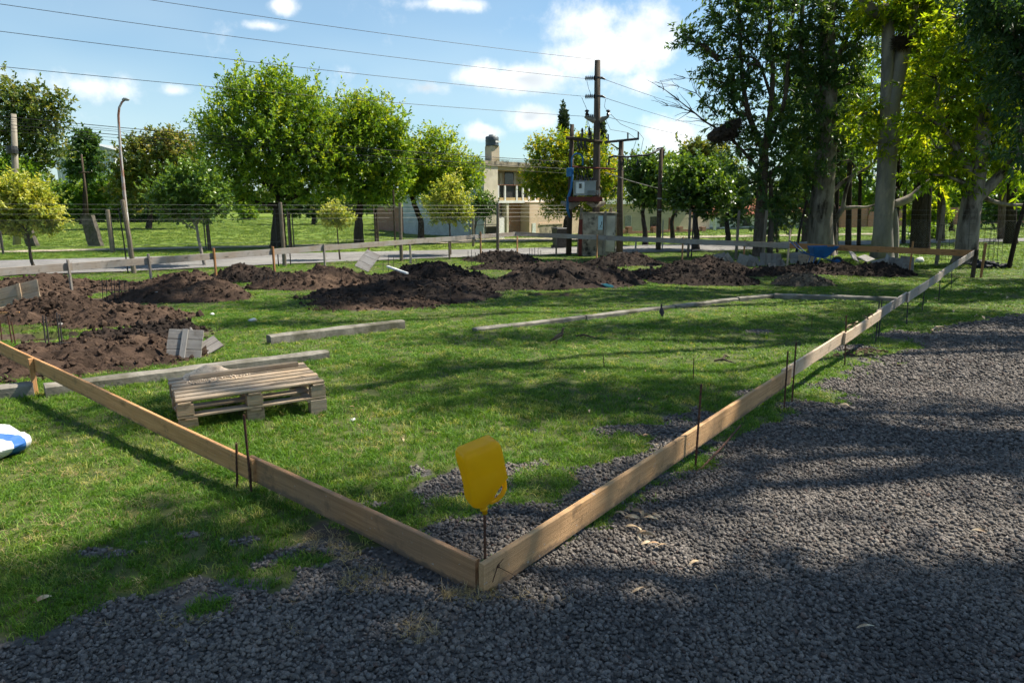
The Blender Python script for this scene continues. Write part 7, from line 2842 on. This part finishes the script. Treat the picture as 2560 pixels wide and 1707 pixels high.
# third trunk with rebar cages
b4 = G(2222, 606)
gum('broad gum trunk dividing low, behind the rebar cages', b4,
    [([(2218, 612), (2222, 540), (2230, 470), (2236, 430)], .42, .31), ([(2236, 440), (2248, 370), (2255, 280), (2262, 180), (2275, 60), (2280, -80)], .34, .18), ([(2240, 460), (2290, 410), (2330, 360), (2380, 280)], .22, .13),
     ([(2240, 420), (2215, 370), (2190, 330), (2165, 290), (2150, 240)], .17, .08), ([(2250, 330), (2300, 250), (2340, 150), (2360, 20)], .2, .1), ([(2262, 455), (2310, 470), (2380, 468), (2440, 450)], .09, .02)],
    [(2180, 260, 50, 45), (2230, 200, 60, 60), (2300, 220, 60, 60), (2200, 330, 50, 40), (2280, 330, 55, 45), (2330, 300, 50, 60), (2150, 340, 40, 36), (2250, 120, 60, 60), (2330, 110, 60, 70), (2180, 130, 50, 55), (2210, 400, 40, 26),
     (2150, 180, 40, 45), (2300, 30, 80, 55), (2200, 40, 60, 50), (2330, 390, 40, 34), (2120, 400, 36, 24), (2180, 390, 34, 26), (2110, 260, 36, 36)],
    3300, 204, 'bark_euc', leaf='leaf_glow', tint=(.02, .92))
# dark double trunk and thinner trunks behind
b5 = G(2110, 575)
gum('dark twin trunked pine between the big pale trunks', b5, [([(2108, 580), (2112, 480), (2118, 380), (2120, 250), (2122, 100)], .36, .26), ([(2122, 580), (2126, 480), (2130, 380), (2132, 220)], .28, .2)],
    [(2130, 330, 45, 50), (2120, 240, 45, 50), (2140, 420, 34, 30), (2090, 300, 30, 40), (2120, 140, 50, 50)], 620, 205, 'bark_dark', 'leaf_glow', tint=(.2, .8), droop=.3, name='pine_tree')
for i, (x, yb, Yo, yt, r, l_) in enumerate(((2055, 570, 2, 330, .2, 'dark straight trunk hidden behind the smooth grey gum'), (1948, 575, 4, 150, .15, 'thin dark trunk right of the massive pale one, first'), (1920, 572, 7, 200, .12, 'thin dark trunk right of the massive pale one, second'),
                                            (2075, 560, 12, 300, .12, 'thin far trunk right of the smooth grey gum'), (2322, 560, 9, 200, .3, 'dark thick trunk at the right edge beyond the cages'), (1972, 566, 10, 260, .11, 'thin leaning far trunk left of the smooth grey gum'))):
    bb = G(x, yb)
    gum(l_, bb, [([(x, yb), (x + 4, (yb + yt) / 2, 0), (x + 8, yt, 0)], r, r * .5)], [(x + 6, yt + 40, 40, 50), (x + 10, yt, 45, 45), (x - 10, yt + 110, 30, 40)], 260, 220 + i, 'bark_dark', 'leaf_glow' if i % 2 else 'leaf_euc', tint=(.05, .85), droop=.4, twigs=5, name='gum_tree')
# sunlit gums further back that fill the crowns
for i, (x, yb, lobes, n, mt) in enumerate((
        (2160, 556, [(2150, 200, 70, 70), (2050, 180, 50, 70), (2100, 330, 60, 60), (2200, 300, 60, 70), (2000, 300, 45, 60), (2180, 90, 80, 70), (2060, 70, 60, 60), (2140, 420, 50, 40)], 2100, 'leaf_glow'),
        (2300, 552, [(2300, 250, 70, 80), (2340, 150, 70, 90), (2250, 350, 60, 60), (2330, 380, 60, 60), (2280, 80, 80, 80), (2220, 200, 50, 70)], 1900, 'leaf_glow'),
        (1850, 556, [(1850, 330, 50, 70), (1800, 420, 40, 50), (1900, 430, 50, 40), (1960, 360, 45, 60), (1950, 230, 50, 60), (1830, 220, 50, 60)], 1500, 'leaf_euc'))):
    bb = G(x, yb)
    gum(['sunlit gum filling the gap between the smooth trunk and the broad one', 'sunlit gum at the right edge behind the broad trunk', 'darker gum behind the massive pale trunk'][i], bb,
        [([(x, yb), (x + 3, 400), (x, 250), (x + 5, 80)], .24, .1)], lobes, n, 240 + i, 'bark_mid', mt, per=9, ll=.4, lw=.06, tint=(.1, .85), spread=.7, twigs=4)
# near gum at the right whose dark branches hang into the top corner
bb = Vector((17.5, 17.5, gz(17.5)))
gum('near gum at the right edge with dark branches hanging into the top corner', bb,
    [([(2480, 760), (2470, 500), (2460, 250), (2440, 0)], .5, .3), ([(2470, 300), (2400, 180), (2330, 80)], .14, .05), ([(2465, 420), (2400, 330), (2340, 300)], .1, .04)],
    [(2330, 60, 60, 70), (2345, 170, 45, 60), (2290, 30, 60, 50), (2350, 270, 36, 50), (2250, -10, 60, 40), (2420, 150, 70, 120), (2340, 350, 24, 34)], 1500, 250, 'bark_euc', 'leaf_euc', per=10, ll=.2, lw=.028, tint=(-.15, .7), spread=.4)
# sapling foliage beside the slender gum
b6 = G(1790, 582)
gum('leafy sapling beside the foot of the slender gum', b6, [([(1786, 585), (1784, 530), (1790, 470)], .06, .03)], [(1790, 500, 26, 34), (1800, 460, 22, 26), (1782, 540, 18, 24), (1772, 470, 20, 22)], 420, 230, 'bark_mid', tint=(.05, .85), name='sapling')


# --- big nests of twigs
def nest(label, dx, dy, Y, rx, ry, rot, seed):
    c = W(dx, dy, Y)
    s = mpd(Y, dy)
    r = random.Random(seed)
    mb = MB()
    for k_ in range(5):
        lv, lf = blob(1, seed + k_, 2, .7, (rx * s * .42, rx * s * .36, ry * s * .5), 2.5)
        o_ = Vector((r.uniform(-.45, .5) * rx * s, r.uniform(-.2, .2) * rx * s, r.uniform(-.35, .35) * ry * s))
        mb.add([Vector(p) + o_ for p in lv], lf)
    for _ in range(900):
        d = Vector((r.gauss(0, 1), r.gauss(0, 1), r.gauss(0, 1))).normalized()
        q = r.uniform(.4, .95)
        p = Vector((d.x * rx * s * q, d.y * rx * s * .6 * q, d.z * ry * s * q))
        t = (d * .5 + Vector((r.gauss(0, 1), r.gauss(0, 1), r.gauss(0, .7)))).normalized() * r.uniform(.2, .55)
        mb.tube([p - t * .5, p + t * .5], [.012, .005], 3)
    tag(mb.build('bird_nest', 'nest_twig', loc=c, rot=(0, rot, 0)), label, 'bird nest')


nest('large dark twig nest hanging in the slender gum', 1668, 305, b1.y - .1, 46, 26, R(-28), 5)
nest('dark twig nest in the high fork of the smooth grey gum', 2072, 96, b3.y - .5, 20, 15, 0, 6)


# --- gum trees standing to the right of the view; their crowns shade the gravel and the lawn
def shade_at(dx, dy, h):
    """centre of a crown lobe at height h whose shade falls on a picture point"""
    g = G(dx, dy)
    k_ = (h - g.z) / SDIR.z
    return g + SDIR * k_


def side_gum(label, lobes_w, n, seed, foot, tint=(-.05, .8)):
    base = Vector((foot[0], foot[1], gz(foot[1])))
    root = thing('gum_tree', label, 'tree', base, group='gum trees on the right side of the plot')
    mb = MB()
    cs = [Vector(c) - base for c, r_ in lobes_w]
    top = sum(cs, Vector()) / len(cs)
    mid = Vector((top.x * .35, top.y * .35, top.z * .55))
    P = [Vector((0, 0, -.3)), Vector((top.x * .08, top.y * .08, 1.5)), Vector((top.x * .2, top.y * .2, top.z * .35)), mid, top]
    mb.tube(P, [.75, .5, .42, .34, .16], 12)
    for i, c in enumerate(cs):
        pts = limb(mb, mid if i % 2 else mid.lerp(top, .4), c, .14, .05, seed + i, bow=.2)
        for k_ in range(5):
            d = Vector((rnd.gauss(0, 1), rnd.gauss(0, 1), rnd.gauss(0, .6))).normalized()
            limb(mb, pts[4], c + d * lobes_w[i][1][0] * .9, .04, .01, seed * 3 + i * 7 + k_, n=4, seg=5)
    mb.build('trunk', 'bark_euc', root, smooth=True)
    lb = [(tuple(Vector(c) - base), r_) for c, r_ in lobes_w]
    V, F, T_ = leaf_cloud(lb, n, 10, .24, .036, .7, seed, .5, 1.8, tint, .9)
    ob('crown', mesh_np('crown', V, F, T_), root, mat='leaf_euc')
    return root


def L_(dx, dy, h, rx, ry, rz):
    c = shade_at(dx, dy, h)
    return (tuple(c), (rx, ry, rz))


SIDE = [
    ('tall gum beyond the right edge nearest the camera', (11.5, 1.5), [(250, 1555, 12, .9, .32, .6), (750, 1600, 11.5, .9, .32, .6), (1300, 1600, 11, .9, .32, .6), (1800, 1550, 10.5, .9, .32, .6), (2250, 1490, 10.5, 1.0, .36, .6), (2000, 1400, 10.5, .6, .2, .4), (1550, 1450, 11, .5, .18, .4), (480, 1440, 11.5, .45, .18, .4), (620, 1275, 12.5, .6, .2, .4), (150, 1310, 12.5, .5, .18, .4)]),
    ('tall gum beyond the right edge level with the jug', (13.0, 5.5), [(1650, 1000, 12, 1.2, .42, .6), (2080, 955, 12, 1.2, .35, .5), (1430, 1140, 12, .7, .3, .5), (1380, 925, 13, 1.3, .55, .7), (1150, 905, 13, 1.2, .5, .7), (1600, 915, 13, 1.0, .45, .6), (600, 1190, 14, .8, .3, .5), (2250, 1080, 11, .9, .3, .5)]),
    ('tall gum beyond the right edge level with the birds', (17.0, 11.0), [(1440, 752, 13, 1.7, .6, .8), (1700, 758, 13, 2.0, .8, .9), (1130, 780, 14, 1.2, .5, .7), (2200, 790, 12, 1.6, .7, .8), (1900, 740, 12.5, 1.5, .8, .8), (1000, 850, 14, .8, .35, .5), (300, 960, 15, .8, .4, .5), (2300, 740, 12, 1.8, .9, .9)]),
    ('tall gum beyond the right edge level with the soil heaps', (21.0, 16.0), [(1900, 660, 12, 2.2, 1.4, 1.0), (1500, 680, 13, 2.2, 1.1, 1.0), (2200, 680, 11, 2.4, 1.5, 1.0), (1200, 690, 14, 2.0, 1.1, .9), (1700, 640, 13, 2.2, 1.5, 1.0), (850, 680, 15, 1.6, 1.0, .9), (1350, 640, 14, 2.0, 1.4, .9), (2050, 630, 11, 2.2, 1.6, 1.0), (600, 745, 15, 1.1, .4, .7), (2320, 650, 10, 2.0, 1.4, .9), (2100, 720, 11, 1.8, 1.0, .9), (700, 700, 15, 1.6, 1.0, .9), (250, 700, 16, 1.6, 1.0, .9), (420, 660, 16, 1.4, 1.0, .9), (1000, 640, 15, 1.8, 1.2, .9)]),
]
for i, (l_, foot, lobes) in enumerate(SIDE):
    lw_ = [L_(*q) for q in lobes]
    side_gum(l_, lw_, int(sum((120 if i == 0 else 62 if i == 1 else 80) * r_[0] * (r_[1] + r_[2]) for c_, r_ in lw_)), 300 + i, foot)
